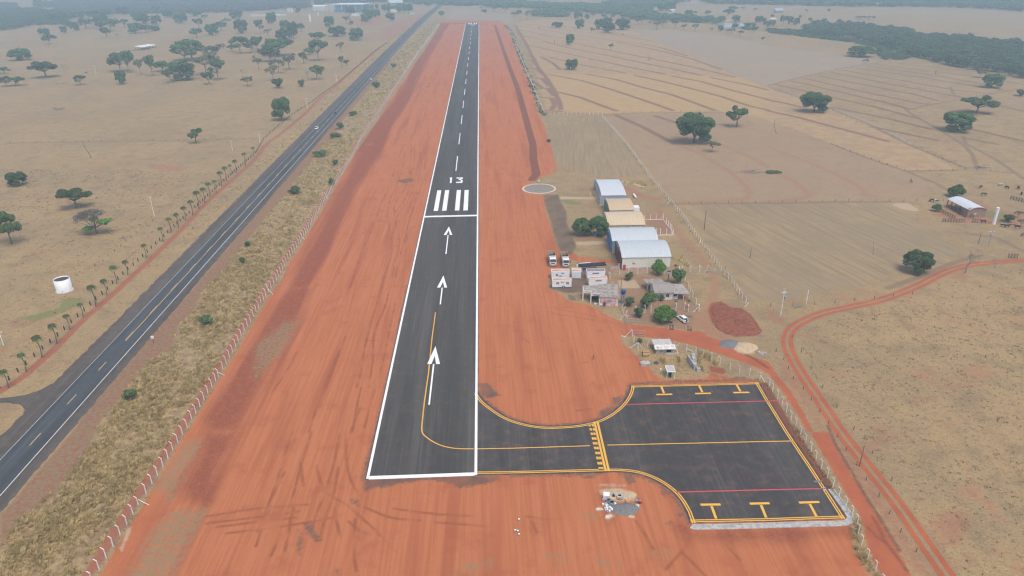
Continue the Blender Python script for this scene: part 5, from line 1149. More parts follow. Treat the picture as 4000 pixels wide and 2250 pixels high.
grass_mesh('straw_clumps', 'tall golden straw clumps beside the concrete trough', L2(2,2,[(1790,760),(1890,640),(1990,720),(2070,770),(1950,790),(1920,840),(1890,830)]), lambda y: 2.2, 1.7, 26, nb=16, width=.06, lean=.45)
grass_mesh('shed_straw', 'tall golden straw before the low pump shed', L2(2,2,[(1410,640),(1480,610),(1520,700),(1700,690),(1720,740),(1560,760),(1420,720)]), lambda y: .7, 1.5, 27, nb=14, width=.06, lean=.45)
grass_mesh('mound_straw', 'straw covered low bank behind the silver hangar', L2(2,1,[(1010,385),(1150,365),(1300,390),(1360,430),(1320,455),(1180,410)]), lambda y: .9, .9, 28, nb=12)
grass_mesh('yard_straw', 'dry straw patch right of the cream hangar', L2(2,1,[(1600,1140),(1720,1130),(1780,1220),(1660,1240)]), lambda y: 1.0, .9, 29, nb=12)
FR = L2(2,1,[(1150,10),(1350,290),(1530,515),(1625,630),(1765,810),(1900,1010),(2050,1210),(2100,1300),(2200,1390)]) + L2(2,2,[(2300,90),(2380,190)])
grass_mesh('fence_weeds', 'dry weeds along the foot of the hangar side fence', offset_line(FR, .8) + list(reversed(offset_line(FR, -.6))), lambda y: .8, .5, 30, nb=9)
FRW = L2(1,0,[(2500,250),(2574,330)]) + L2(2,0,[(30,450),(90,600),(160,770),(230,960),(300,1120),(330,1170)])
grass_mesh('boundary_weeds', 'green and straw weeds along the boundary right of the runway', offset_line(FRW, 1.6) + list(reversed(offset_line(FRW, -1.6))), lambda y: .25, 1.0, 31, nb=10, mat_=LM['s'])
VG = offset_line([(hx(y) - 13.5, y) for y in range(240, 1250, 10)], 0); VG2 = [(hx(y) - 20.5, y) for y in range(240, 1250, 10)]
grass_mesh('verge_grass', 'straw coloured verge between the highway and the red track', VG + list(reversed(VG2)), lambda y: .22 if y < 480 else .07, .7, 32, nb=9)
PASTR = L2(3,3,[(2100,1700),(1850,1300),(1500,850),(1180,420),(920,60)]) + L2(3,2,[(720,1300),(470,880),(340,640),(310,520),(430,400),(720,290),(1200,170),(1520,50)]) + L2(3,1,[(2000,1330),(2574,1240),(3000,1230)]) + L2(3,3,[(3400,600),(3300,1700)])
grass_mesh('pasture_grass', 'low dry grass tufts over the pasture right of the red track', PASTR, lambda y: .55 if y < 200 else .3, .26, 41, nb=6, width=.055, mat_=LM['w'], lean=.9)
PASTL = L2(0,1,[(-300,250),(1500,250),(2300,330),(1900,640),(1200,1300)]) + L2(0,2,[(720,280),(150,820),(-350,1150)])
grass_mesh('pasture_grass', 'low dry grass tufts over the pasture left of the palms', PASTL, lambda y: .25, .26, 42, nb=6, width=.055, mat_=LM['w'], lean=.9)
# ================================================================ BUILDINGS AND OBJECTS
def sheetmetal(name, col, axis='X', pitch=.9, col2=None, stain=.3, rust=None, rough=.45):
    """ribbed metal sheeting, weathered"""
    m, t, b = new_mat(name); q = NT(t)
    tc = q.n('ShaderNodeTexCoord').outputs['Object']; sep = q.n('ShaderNodeSeparateXYZ'); q.l(tc, sep.inputs[0])
    x = sep.outputs[{'X': 0, 'Y': 1, 'Z': 2}[axis]]
    s = q.math('SINE', q.math('MULTIPLY', x, 6.2832 / pitch))
    n = q.noise(tc, .6, 5, .65)
    st = q.noise(q.scalevec(tc, *{'X': (3, .15, .6), 'Y': (.15, 3, .6), 'Z': (1, 1, 3)}[axis]), 1.0, 4, .6)
    c = q.mix(q.ramp(s, .80, 1.0), col, tuple(v * .86 for v in col))
    c = q.mix(q.math('MULTIPLY', q.ramp(st, .45, .75), stain), c, col2 or tuple(v * .72 for v in col))
    c = q.mix(q.math('MULTIPLY', q.ramp(n, .5, .8), stain), c, tuple(v * .8 for v in (col2 or col)))
    if rust: c = q.mix(q.ramp(st, .46, .62), c, rust)
    q.l(c, b.inputs['Base Color']); b.inputs['Roughness'].default_value = rough; b.inputs['Specular IOR Level'].default_value = .4
    q.bump(s, .35, .04, b)
    return m
M_SILV = sheetmetal('silver_roof', (.56, .59, .60)); M_SILW = sheetmetal('silver_cladding', (.36, .42, .46), 'X', .8)
M_SILY = sheetmetal('silver_cladding_side', (.36, .42, .46), 'Y', .8)
M_TAN = sheetmetal('dusty_tan_roof', (.54, .40, .245), 'X', 1.1, (.42, .29, .16), .35)
M_TAN2 = sheetmetal('pale_tan_roof', (.57, .45, .29), 'X', 1.1, (.47, .34, .20), .35)
M_GREY = sheetmetal('grey_roof', (.47, .51, .52), 'X', 1.0, (.40, .43, .43), .25)
M_CREAM = sheetmetal('cream_cladding', (.70, .67, .56), 'X', .7, (.55, .50, .40), .2, None, .6)
M_MAROON = sheetmetal('maroon_door', (.145, .030, .028), 'Y', .6, (.09, .025, .025), .3, None, .55)
M_BLUE = sheetmetal('blue_door', (.055, .17, .36), 'Y', .6, (.04, .11, .24), .3, None, .55)
M_GREEN = sheetmetal('green_yellow_door', (.09, .17, .12), 'Y', 1.2, (.30, .26, .08), .9, None, .55)
M_WALLT = mat('weathered_cream_wall', (.56, .47, .33), .85, .1, 1.2, (.40, .31, .20)); M_LWALL = mat('pale_blue_wall', (.50, .54, .55), .8, .1, 1.0, (.40, .42, .42))
M_WPAINT = mat('white_paint', (.80, .80, .79), .5, .04, 1.5); M_WDIRTY = mat('dirty_white_plaster', (.68, .66, .62), .85, .1, 1.4, (.46, .41, .35))
M_PINK = mat('peeling_pink_plaster', (.56, .22, .23), .9, .1, 1.1, (.68, .56, .54)); M_PINKW = mat('pink_stained_base', (.52, .40, .39), .9, .1, 2.0, (.36, .25, .24))
M_REDD = mat('red_door_paint', (.42, .05, .04), .5, .1, 2); M_DARK = mat('dark_opening', (.015, .014, .013), .9, .05)
M_GLASS = mat('dark_glass', (.025, .03, .035), .12, .1, 2, spec=.6); M_BLACK = mat('black_rubber', (.022, .022, .023), .8, .1); M_STEEL = mat('galvanised_steel', (.42, .44, .45), .4, .1, 3, metal=.3)
M_GALV = mat('dull_grey_steel', (.30, .32, .33), .55, .12, 3); M_POST = mat('whitewashed_concrete', (.74, .73, .69), .85, .1, 2.0, (.60, .58, .53)); M_WOOD = mat('weathered_wood', (.21, .165, .12), .9, .2, 5); M_DWOOD = mat('tarred_post_wood', (.035, .026, .022), .9, .15, 5)
M_FIBRO = mat('fibre_cement_roof', (.36, .325, .285), .9, .15, .9, (.22, .19, .165)); M_TILE = sheetmetal('grey_clay_tiles', (.30, .265, .235), 'X', .34, (.20, .17, .15), .5, None, .9); M_BRICK = mat('bare_brick_wall', (.34, .205, .155), .9, .12, 1.6, (.25, .16, .125))
M_RUSTROOF = sheetmetal('rusty_white_roof', (.66, .55, .44), 'Y', .55, (.42, .19, .085), .5, (.43, .20, .09), .7)
M_DUSTROOF = mat('dusty_grey_container_roof', (.30, .26, .245), .8, .1, 1); M_CURVE = mat('orange_container_side', (.62, .35, .18), .7, .1, 1.5)
M_BTANK = mat('blue_plastic', (.02, .075, .23), .45, .1, 2); M_BLUEP = mat('sky_blue_plastic', (.10, .28, .55), .45, .1, 2); M_YPL = mat('yellow_plastic', (.62, .38, .10), .5, .1, 2)
M_BLUEF = sheetmetal('blue_factory_cladding', (.10, .21, .31), 'X', 4, (.09, .18, .26), .2); M_PIPE = mat('dark_blue_pipe', (.022, .03, .055), .6, .15, 1); M_SIGNB = mat('navy_sign', (.03, .04, .09), .5, .05); M_SIGNR = mat('red_sign_patch', (.55, .20, .22), .5, .05)
M_SAND = mat('pale_sand', (.52, .39, .24), .95, .1, 1.5, bump=.3); M_GRAV = mat('grey_gravel', (.185, .19, .185), .95, .14, 3, bump=.4); M_ROAD_RED = mat('sign_red', (.45, .03, .04), .5, .05)
M_SOIL = mat('dark_red_soil', (.26, .085, .045), .95, .16, .9, bump=.4)
def chainlink():
    m, t, b = new_mat('chain_link_wire'); q = NT(t)
    tc = q.n('ShaderNodeTexCoord').outputs['UV']
    b.inputs['Base Color'].default_value = (.40, .40, .40, 1); b.inputs['Roughness'].default_value = .5
    tr = q.n('ShaderNodeBsdfTransparent'); mx = q.n('ShaderNodeMixShader')
    geo = q.n('ShaderNodeNewGeometry').outputs['Position']; n = q.noise(geo, .7, 3)
    q.l(q.ramp(n, .3, .7, .06, .14, False), mx.inputs[0]); q.l(tr.outputs[0], mx.inputs[1]); q.l(b.outputs[0], mx.inputs[2])
    q.l(mx.outputs[0], t.nodes['Material Output'].inputs[0]); return m
M_MESH = chainlink()

# ---------------------------------------------------------------- hangars
def hangar(name, label, A, ang, Lx, Dy, eave, rise, roof, front, left, leftdoor=None, back=None, base=None, over=.25, doorframe=None):
    o = thing(name, label, 'hangar', (A[0], A[1], 0), ang)
    n = 18; arc = [(-over + (Dy + 2 * over) * i / n) for i in range(n + 1)]
    def zz(y): return eave + rise * (1 - (2 * y / Dy - 1) ** 2)
    sh = MB(); prof = [(y, zz(min(max(y, 0), Dy)) - (.10 if (y < 0 or y > Dy) else 0)) for y in arc]
    for i in range(n):
        (y0, z0), (y1, z1) = prof[i], prof[i + 1]
        sh.add([(-over, y0, z0 + .12), (Lx + over, y0, z0 + .12), (Lx + over, y1, z1 + .12), (-over, y1, z1 + .12), (-over, y0, z0 + .02), (Lx + over, y0, z0 + .02), (Lx + over, y1, z1 + .02), (-over, y1, z1 + .02)],
            [(0,1,2,3),(7,6,5,4)] + ([(4,5,1,0)] if i == 0 else []) + ([(3,2,6,7)] if i == n - 1 else []) + [(0,3,7,4),(1,5,6,2)])
    sh.build('roof', roof, o)
    b0 = .0
    if base:
        MB().box(.0, Lx, -.03, .20, 0, 1.0).build('wall_base', base, o); b0 = 1.0
    MB().box(.0, Lx, 0, .2, b0, eave).build('front_wall', front, o)
    MB().box(.0, Lx, Dy - .2, Dy, 0, eave).build('back_wall', back or front, o)
    for nm, x0, x1, mt in (('left_gable', 0.02, .2, left), ('right_gable', Lx - .2, Lx - .02, back or front)):
        pr = [(.2, 0), (Dy - .2, 0)] + [(y, zz(y)) for y in reversed([.2 + (Dy - .4) * i / 14 for i in range(15)])]
        b = MB(); k = len(pr)
        b.add([(x0, y, z) for y, z in pr] + [(x1, y, z) for y, z in pr], [tuple(range(k)), tuple(range(2 * k - 1, k - 1, -1))] + [(i, k + i, k + (i + 1) % k, (i + 1) % k) for i in range(k)])
        b.build(nm, mt, o)
    if leftdoor:
        b = MB(); y = .5
        while y < Dy - .6:
            b.box(-.10, .015, y, min(y + (Dy - 1) / 4 - .06, Dy - .5), .03, eave * .98); y += (Dy - 1) / 4
        b.build('sliding_door', leftdoor, o)
    return o
def he(u, v, z): return W(2, 1, u, v, z)
def frame_from(A, B): return ang2(A, B), (Vector(B[:2]) - Vector(A[:2])).length
E5 = 4.9
A = he(1110, 1140, E5); B = he(1597, 1130, E5); a5, L5 = frame_from(A, B); Cc = he(1020, 978, E5)
n5 = Vector((-math.sin(a5), math.cos(a5))); D5 = (Vector(Cc[:2]) - Vector(A[:2])).dot(n5)
h5 = hangar('hangar', 'largest arched hangar with cream front wall and maroon doors', A, a5, L5, D5, E5, 2.1, M_GREY, M_CREAM, sheetmetal('grey_gable', (.33, .37, .38), 'Y', .9), M_MAROON, None, M_PINKW)
MB().box(.4, 1.35, -.09, -.035, .02, 2.15).build('door', M_REDD, h5); MB().tube((-.35, D5 * .5, E5 + 1.2), (-.05, D5 * .5, E5 + 1.4), .05).tube((-.45, D5 * .5, E5 + 1.1), (-.3, D5 * .5, E5 + 1.2), .22, .1).build('floodlight', M_WPAINT, h5)
A4 = Vector((A.x + n5.x * (D5 + .35), A.y + n5.y * (D5 + .35))) + Vector((math.cos(a5), math.sin(a5))) * -.9; L4 = L5 * .985
Ct = he(985, 848, E5); D4 = max(10, (Vector(Ct[:2]) - A4).dot(n5) * .98)
h4 = hangar('hangar', 'arched grey hangar with blue doors behind the cream fronted one', A4, a5, L4, D4, E5, 2.0, M_GREY, M_LWALL, sheetmetal('blue_grey_gable', (.40, .46, .50), 'Y', .9), M_BLUE)
MB().box(-.35, -.1, D4 * .55, D4 * .55 + .5, E5 + 1.0, E5 + 1.3).build('floodlight', M_WPAINT, h4)
def hang_e(a, b, crest, z, rise):
    A = he(*a, z); B = he(*b, z); an, L = frame_from(A, B); nn = Vector((-math.sin(an), math.cos(an)))
    m = he(*crest, z + rise); dep = 2 * (Vector(m[:2]) - Vector(A[:2])).dot(nn)
    return A, an, L, dep
A, an, L, dep = hang_e((970, 815), (1336, 808), (1100, 702), 4.4, 1.9)
h3 = hangar('hangar', 'pale tan arched hangar next to the two dense trees', A, an, L, dep, 4.4, 1.9, M_TAN2, M_WALLT, M_LWALL, mat('grey_door', (.33, .37, .39), .6, .1, 2))
b = MB()
for x in (.1, L * .30, L * .6, L * .86): b.box(x, x + .35, -.07, -.012, 0, 4.36)
b.build('pilaster', M_WDIRTY, h3)
A, an, L, dep = hang_e((985, 665), (1226, 660), (1080, 571), 3.7, 1.5)
h2 = hangar('hangar', 'small tan arched hangar with green doors and white annex', A, an, L, dep, 3.7, 1.5, M_TAN, M_LWALL, sheetmetal('green_gable', (.22, .27, .22), 'Y', .9), M_GREEN)
MB().box(L + .03, L + 2.6, 1.0, 4.2, 0, 4.3).build('annex', M_WPAINT, h2)
A, an, L, dep = hang_e((905, 515), (1144, 512), (1000, 409), 4.4, 1.1)
h1 = hangar('hangar', 'silver metal hangar farthest from the camera with small red door', A, an, L, dep, 4.4, 1.1, M_SILV, M_SILW, M_SILY, sheetmetal('silver_door', (.40, .45, .48), 'Y', .5))
MB().box(L * .40, L * .40 + 1.0, -.05, -.008, .05, 2.1).build('door', M_REDD, h1); MB().box(-.9, -.15, -.1, .1, 0, 4.3).build('door_pier', M_SILW, h1); MB().box(-.9, -.15, dep - .1, dep + .1, 0, 5.2).build('door_pier', M_SILW, h1)

# ---------------------------------------------------------------- site cabins / containers
def text_mesh(s, size, name, m, parent, loc, rot):
    cu = bpy.data.curves.new('t', 'FONT'); cu.body = s; cu.size = size; cu.align_x = 'CENTER'; cu.align_y = 'CENTER'; cu.extrude = .008
    to = bpy.data.objects.new('t', cu); COL.objects.link(to); bpy.context.view_layer.update()
    me = bpy.data.meshes.new_from_object(to.evaluated_get(bpy.context.evaluated_depsgraph_get())); bpy.data.objects.remove(to)
    me.materials.clear(); me.materials.append(m); o = link(name, me, parent, loc); o.rotation_euler = rot; return o
def cabin(label, a, b_, depth, hgt, roof, sign=None, windows=(), wheel=None, doors=False, name='site_cabin', cat='site cabin', sill=.25, opening=None, feet=True, ac=None):
    A, B = W(*a), W(*b_); an, L = frame_from(A, B)
    o = thing(name, label, cat, A, an)
    MB().box(0, L, 0, depth, sill, hgt - .05).build('body', M_WPAINT, o)
    rb = MB().box(.10, L - .10, .10, depth - .10, hgt - .049, hgt - .01)
    for i in range(4): rb.box(.12, L - .12, .2 + i * (depth - .5) / 3, .32 + i * (depth - .5) / 3, hgt - .009, hgt + .05)
    rb.build('roof', roof, o)
    MB().box(-.04, L + .04, -.04, .09, hgt - .14, hgt + .06).box(-.04, L + .04, depth - .09, depth + .04, hgt - .14, hgt + .06).box(-.04, .09, .092, depth - .092, hgt - .14, hgt + .058).box(L - .09, L + .04, .092, depth - .092, hgt - .14, hgt + .058).build('roof_rim', M_WPAINT, o)
    if feet: MB().box(.2, .5, .1, depth - .1, 0, sill).box(L - .5, L - .2, .1, depth - .1, 0, sill).build('skid', M_GALV, o)
    for f in windows:
        x = L * f; wn = MB().box(x, x + .95, -.05, -.004, hgt * .52, hgt * .52 + .75).build('window', M_GLASS, o)
        b = MB()
        for k in range(5): b.box(x + .12 + k * .18, x + .17 + k * .18, -.075, -.052, hgt * .52, hgt * .52 + .75)
        b.build('bars', M_WPAINT, wn)
    if opening: MB().box(L * opening, L * opening + .75, -.03, -.004, hgt * .42, hgt * .42 + .7).build('window', mat('brown_board', (.26, .17, .11), .8, .1), o)
    if ac: MB().box(L * ac, L * ac + .7, -.38, -.004, hgt * .46, hgt * .46 + .45).build('air_conditioner', M_WDIRTY, o)
    if sign:
        x, sw, txt, red = sign; sg = MB().box(L * x, L * x + sw, -.045, -.004, hgt * .68, hgt * .68 + .42).build('sign', M_SIGNB if red else mat('grey_sign', (.22, .23, .30), .5, .05), o)
        if red: MB().box(L * x, L * x + .30, -.06, -.046, hgt * .68, hgt * .68 + .42).build('sign_patch', M_SIGNR, sg)
        text_mesh(txt, .34 if red else .24, 'lettering', M_WPAINT, sg, (L * x + sw / 2 + (.15 if red else 0), -.06, hgt * .68 + .2), (math.pi / 2, 0, 0))
    if wheel:
        wh = MB().lathe([(.0, -.12), (.30, -.12), (.45, -.10), (.46, .10), (.30, .12), (0, .12)], 20).build('wheel', M_BLACK, o, loc=(L * wheel, -.14, .46)); wh.rotation_euler = (math.pi / 2, 0, 0)
        MB().lathe([(0, .125), (.22, .13), (.24, .11)], 16).build('rim', M_WDIRTY, wh)
        MB().bar((-1.0, depth / 2, .35), (0, depth / 2, .35), .12, .12).bar((-.9, depth / 2, 0), (-.9, depth / 2, .5), .08, .08).build('tow_bar', M_GALV, o)
    if doors: MB().box(.12, L / 2 - .02, -.04, -.004, sill + .1, hgt - .25).box(L / 2 + .02, L - .12, -.04, -.004, sill + .1, hgt - .25).build('door', mat('pale_white_door', (.70, .73, .74), .5, .05), o)
    return o
cabin('white rusty roofed cabin with a small brown window, behind the wheeled one', (2,1,397,1357), (2,1,577,1353), 2.3, 2.75, M_RUSTROOF, (.52, 1.1, 'ECOPLAN', False), (), None, False, opening=.24, ac=.46)
cabin('white wheeled cabin with two barred windows and rusty roof', (2,1,405,1449), (2,1,598,1446), 2.3, 2.75, M_RUSTROOF, (.44, 1.05, 'ECOPLAN', False), (.20, .72), .58, False, 'wheeled_cabin', 'site cabin', .35, feet=False)
cabin('small square white container with double doors and rusty roof', (2,1,600,1353), (2,1,694,1355), 3.2, 2.7, M_RUSTROOF, None, (), None, True, 'container', 'container', .15)
cabin('white container with dusty grey roof and large navy sign', (2,1,752,1357), (2,1,935,1353), 2.6, 2.75, M_DUSTROOF, (.30, 2.2, 'ECOPLAN', True), (), None, False, 'container', 'container')
cabin('white container with orange rusty roof half hidden by the pink house', (2,1,772,1432), (2,1,955,1428), 2.3, 2.75, M_RUSTROOF, (.36, 2.0, 'ECOPLAN', True), (), None, False, 'container', 'container')

# ---------------------------------------------------------------- houses
A = W(2,2,885,175); B = W(2,2,1062,180); an, L = frame_from(A, B)
o = thing('pink_house', 'small peeling pink house with broken grey roof and white porch frame', 'house', A, an)
MB().box(0, L, 0, 8.0, 0, 3.1).build('wall', M_PINK, o)
rf = MB().hexa([(-.3, -.3, 3.0), (L + .3, -.3, 3.0), (L + .2, 8.4, 3.75), (-.3, 8.4, 3.75), (-.3, -.3, 3.1), (L + .3, -.3, 3.1), (L + .2, 8.4, 3.85), (-.3, 8.4, 3.85)])
rr = random.Random(5)
for i in range(9):
    x = rr.uniform(-.3, L - 1.5); y = rr.uniform(0, 7); z = 3.13 + (y + .3) / 8.7 * .75
    rf.hexa([(x, y, z), (x + 1.4, y, z), (x + 1.4, y + 1.2, z + .10), (x, y + 1.2, z + .10), (x, y, z + .03), (x + 1.4, y, z + .05), (x + 1.4, y + 1.2, z + .15), (x, y + 1.2, z + .13)])
rf.build('roof', M_FIBRO, o)
wn = MB().box(L * .40, L * .40 + 1.3, -.06, -.004, 1.2, 2.05).build('window', mat('grey_shutter', (.27, .32, .34), .6, .1), o); MB().box(L * .40 - .08, L * .40 + 1.38, -.05, -.003, 1.10, 1.19).build('sill', M_WDIRTY, wn)
MB().box(L - .7, L + .02, -.05, -.003, 0, 3.0).build('wall_patch', M_WDIRTY, o)
pp = MB()
for x, y in ((-.25, .1), (-2.9, 1.6), (-2.9, 4.0), (-5.4, 3.6), (-5.4, 6.0), (-.25, 4.0)): pp.box(x - .14, x + .14, y - .14, y + .14, 0, 2.6)
pp.build('porch_post', M_WPAINT, o)
MB().box(-3.04, -.1, 1.48, 1.72, 2.6, 3.5).box(-5.54, -3.06, 3.48, 3.72, 2.6, 3.6).box(-5.54, -5.3, 3.74, 6.1, 2.6, 3.6).box(-3.04, -2.8, 1.74, 4.0, 2.6, 3.5).build('porch_beam', M_WDIRTY, o)
MB().hexa([(-3.1, 1.8, 3.3), (-.12, .4, 3.3), (-.12, 7.0, 3.5), (-3.1, 7.0, 3.5), (-3.1, 1.8, 3.4), (-.12, .4, 3.4), (-.12, 7.0, 3.6), (-3.1, 7.0, 3.6)]).hexa([(-5.6, 3.8, 3.4), (-3.15, 3.8, 3.4), (-3.15, 7.2, 3.55), (-5.6, 7.2, 3.55), (-5.6, 3.8, 3.5), (-3.15, 3.8, 3.5), (-3.15, 7.2, 3.65), (-5.6, 7.2, 3.65)]).build('porch_roof', M_FIBRO, o)
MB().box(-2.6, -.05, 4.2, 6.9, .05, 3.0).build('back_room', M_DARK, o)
A = W(2,2,1432,118); B = W(2,2,1668,112); an, L = frame_from(A, B)
o = thing('old_house', 'low white house with grey tiled roof and lean-to porch', 'house', A, an)
L1 = L * .76; DH = 6.5
MB().box(0, L1, 0, DH, 0, 2.7).build('wall', M_WDIRTY, o); MB().box(L1 + .005, L, .3, 5.0, 0, 2.5).build('side_room', M_WDIRTY, o)
b = MB(); b.hexa([(-.3, -.5, 2.62), (L1 + .25, -.5, 2.62), (L1 + .25, DH * .55, 4.0), (-.3, DH * .55, 4.0), (-.3, -.5, 2.74), (L1 + .25, -.5, 2.74), (L1 + .25, DH * .55, 4.12), (-.3, DH * .55, 4.12)])
b.hexa([(-.3, DH * .55 + .01, 4.0), (L1 + .25, DH * .55 + .01, 4.0), (L1 + .25, DH + .5, 2.9), (-.3, DH + .5, 2.9), (-.3, DH * .55 + .01, 4.12), (L1 + .25, DH * .55 + .01, 4.12), (L1 + .25, DH + .5, 3.02), (-.3, DH + .5, 3.02)])
b.build('roof', M_TILE, o)
for y0 in (.02, ): MB().add([(0.02, .1, 2.7), (0.02, DH - .1, 2.7), (0.02, DH * .55, 3.95), (.18, .1, 2.7), (.18, DH - .1, 2.7), (.18, DH * .55, 3.95)], [(0,2,1),(3,4,5),(0,3,5,2),(2,5,4,1)]).build('gable', M_PINKW, o)
for x, nm in ((L1 * .62, 'window'), (L1 + .35, 'window')):
    wn = MB().box(x, x + 1.1, -.06 if x < L1 else .22, -.004 if x < L1 else .296, 1.0, 2.0).build(nm, M_GLASS, o)
    f = MB()
    for k in range(4): f.box(x + .12 + k * .27, x + .16 + k * .27, (-.09 if x < L1 else .19), (-.062 if x < L1 else .218), 1.0, 2.0)
    f.build('bars', M_GALV, wn)
MB().hexa([(L1 + .3, -.8, 2.35), (L + 3.6, -1.0, 2.2), (L + 2.6, 5.5, 2.8), (L1 + .3, 5.5, 3.1), (L1 + .3, -.8, 2.43), (L + 3.6, -1.0, 2.28), (L + 2.6, 5.5, 2.88), (L1 + .3, 5.5, 3.18)]).build('porch_roof', M_FIBRO, o)
b = MB()
for x, y in ((L + 3.3, -.7), (L + 1.6, -.6), (L + 2.4, 5.0)): b.box(x - .1, x + .1, y - .1, y + .1, 0, 2.25)
b.build('porch_post', M_WDIRTY, o)
MB().hexa([(-1.3, DH + .55, 2.7), (L1 - .5, DH + .55, 2.7), (L1 - 1.5, DH + 4.6, 2.4), (-1.6, DH + 4.6, 2.4), (-1.3, DH + .55, 2.8), (L1 - .5, DH + .55, 2.8), (L1 - 1.5, DH + 4.6, 2.5), (-1.6, DH + 4.6, 2.5)]).build('rear_roof', M_FIBRO, o)
MB().box(-.8, -.6, DH + 1, DH + 1.2, 0, 2.6).box(-.9, -.7, DH + 4, DH + 4.2, 0, 2.4).box(L1 - 2, L1 - 1.8, DH + 4, DH + 4.2, 0, 2.4).build('rear_post', M_WDIRTY, o)
# pump shed
A = W(2,2,1440,658); B = W(2,2,1635,655); an, L = frame_from(A, B)
o = thing('pump_shed', 'low pump shed with dirty white sheet roof amid straw', 'shed', A, an)
MB().box(.2, L - .2, .2, .4, 0, 1.6).box(.2, .4, .402, 4.2, 0, 1.6).box(L - .4, L - .2, .402, 4.2, 0, 1.6).box(.402, L - .402, 4.0, 4.2, 0, 1.9).build('wall', M_CONC, o)
b = MB(); b.hexa([(-.3, -.5, 1.55), (L + .1, -.5, 1.55), (L + .1, 1.2, 2.15), (-.3, 1.2, 2.15), (-.3, -.5, 1.65), (L + .1, -.5, 1.65), (L + .1, 1.2, 2.25), (-.3, 1.2, 2.25)]); b.build('roof_front', M_WDIRTY, o)
MB().hexa([(-.4, 1.3, 2.2), (L - .6, 1.3, 2.2), (L - .5, 4.6, 2.05), (-.4, 4.6, 2.05), (-.4, 1.3, 2.28), (L - .6, 1.3, 2.28), (L - .5, 4.6, 2.13), (-.4, 4.6, 2.13)]).build('roof', mat('grey_white_sheet', (.50, .49, .44), .7, .08, 1), o)
MB().box(L * .58, L * .82, .12, .196, .3, 1.4).build('opening', M_DARK, o); MB().box(L * .5, L + 1.0, -.5, -.2, 0, .35).box(L + .7, L + 1.0, -.198, 3.5, 0, .35).build('plinth', M_CONC, o)
# small white canopy
A = W(2,2,1556,908); B = W(2,2,1634,908); an, L = frame_from(A, B)
o = thing('canopy', 'small white framed canopy with grey roof next to the apron', 'canopy', A, an); Dp = 2.9
for x, y in ((0, 0), (L, 0), (0, Dp), (L, Dp)): MB().box(x - .06, x + .06, y - .06, y + .06, 0, 2.0).build('leg', M_WPAINT, o)
MB().box(-.12, L + .12, -.12, .02, 2.0, 2.16).box(-.12, L + .12, Dp - .02, Dp + .12, 2.0, 2.16).box(-.12, .02, .022, Dp - .022, 2.0, 2.158).box(L - .02, L + .12, .022, Dp - .022, 2.0, 2.158).build('frame', M_WPAINT, o)
MB().box(.022, L - .022, .022, Dp - .022, 2.05, 2.13).build('roof', mat('grey_canopy_sheet', (.46, .45, .41), .8, .08, 2), o)
MB().box(L * .40, L * .62, .5, 1.1, 0, 1.1).tbox(L * .36, L * .66, .45, 1.2, 1.1, 1.3, .1, .1).build('pump', M_DARK, o)
# concrete trough, slabs
A = W(2,2,1878,838); o = thing('concrete_trough', 'stack of tall grey concrete trough pieces beside golden straw', 'concrete trough', A, .12)
MB().box(-.5, .5, 0, 3.4, 0, .9).build('base', M_CONC, o); MB().box(-.5, .5, 3.402, 4.6, 0, 2.0).box(-.45, .5, 4.602, 5.4, 0, 2.6).build('block', M_CONC, o); MB().box(-1.0, -.55, 1.0, 6.5, 0, 1.5).build('side_wall', M_CONC, o); MB().box(-.35, .35, .4, 1.9, .9, .96).build('metal_lid', M_STEEL, o)
A = W(2,2,1340,770); b = MB(); b.prism([(-1.3, -.6), (-.9, -.8), (.9, -.9), (1.3, .0), (1.0, .8), (-.2, 1.0), (-1.4, .5)], 0, .7); b.prism([(-1.2, .0), (-.7, -.5), (.2, .2), (-.6, .8)], .702, .82)
tag(b.build('concrete_slab', M_CONC, None, loc=A), 'broken grey concrete slabs on the edge of the red earth', 'slab')
for i, (u, v) in enumerate(((1343, 655), (1345, 682))):
    A = W(2,2,u,v); dr = thing('metal_drum', 'rusty tan drum lying %s the fence corner' % ('on the far side of its twin near' if i == 0 else 'nearest the camera beside'), 'drum', A, .05, 'rusty drums by the fence corner')
    MB().lathe([(0, -.85), (.44, -.85), (.44, -.3), (.47, -.28), (.47, -.24), (.44, -.22), (.44, .22), (.47, .24), (.47, .28), (.44, .30), (.44, .85), (0, .85)], 18).build('body', mat('rusty_tan_paint', (.45, .27, .14), .8, .15, 3), dr).rotation_euler = (0, math.pi / 2, 0)
    dr.children[0].location = (0, 0, .46)
    MB().lathe([(0, .0), (.36, .0), (.36, .02), (0, .02)], 16).build('lid', M_DARK, dr, loc=(-.88, 0, .46)).rotation_euler = (0, math.pi / 2, 0)
A = W(2,2,1450,755); tag(MB().lathe([(.25, 0), (.62, .02), (.66, .2), (.62, .40), (.25, .42), (.25, 0)], 18).build('tyre', mat('dusty_tyre', (.09, .10, .12), .8, .1), None, loc=A), 'old grey tyre lying in the dry grass enclosure', 'tyre')
A = W(2,2,1496,822); tag(MB().lathe([(0, 0), (.26, 0), (.28, .3), (.2, .36), (0, .36)], 14).build('bucket', M_WPAINT, None, loc=A), 'white bucket left of the small canopy', 'bucket')
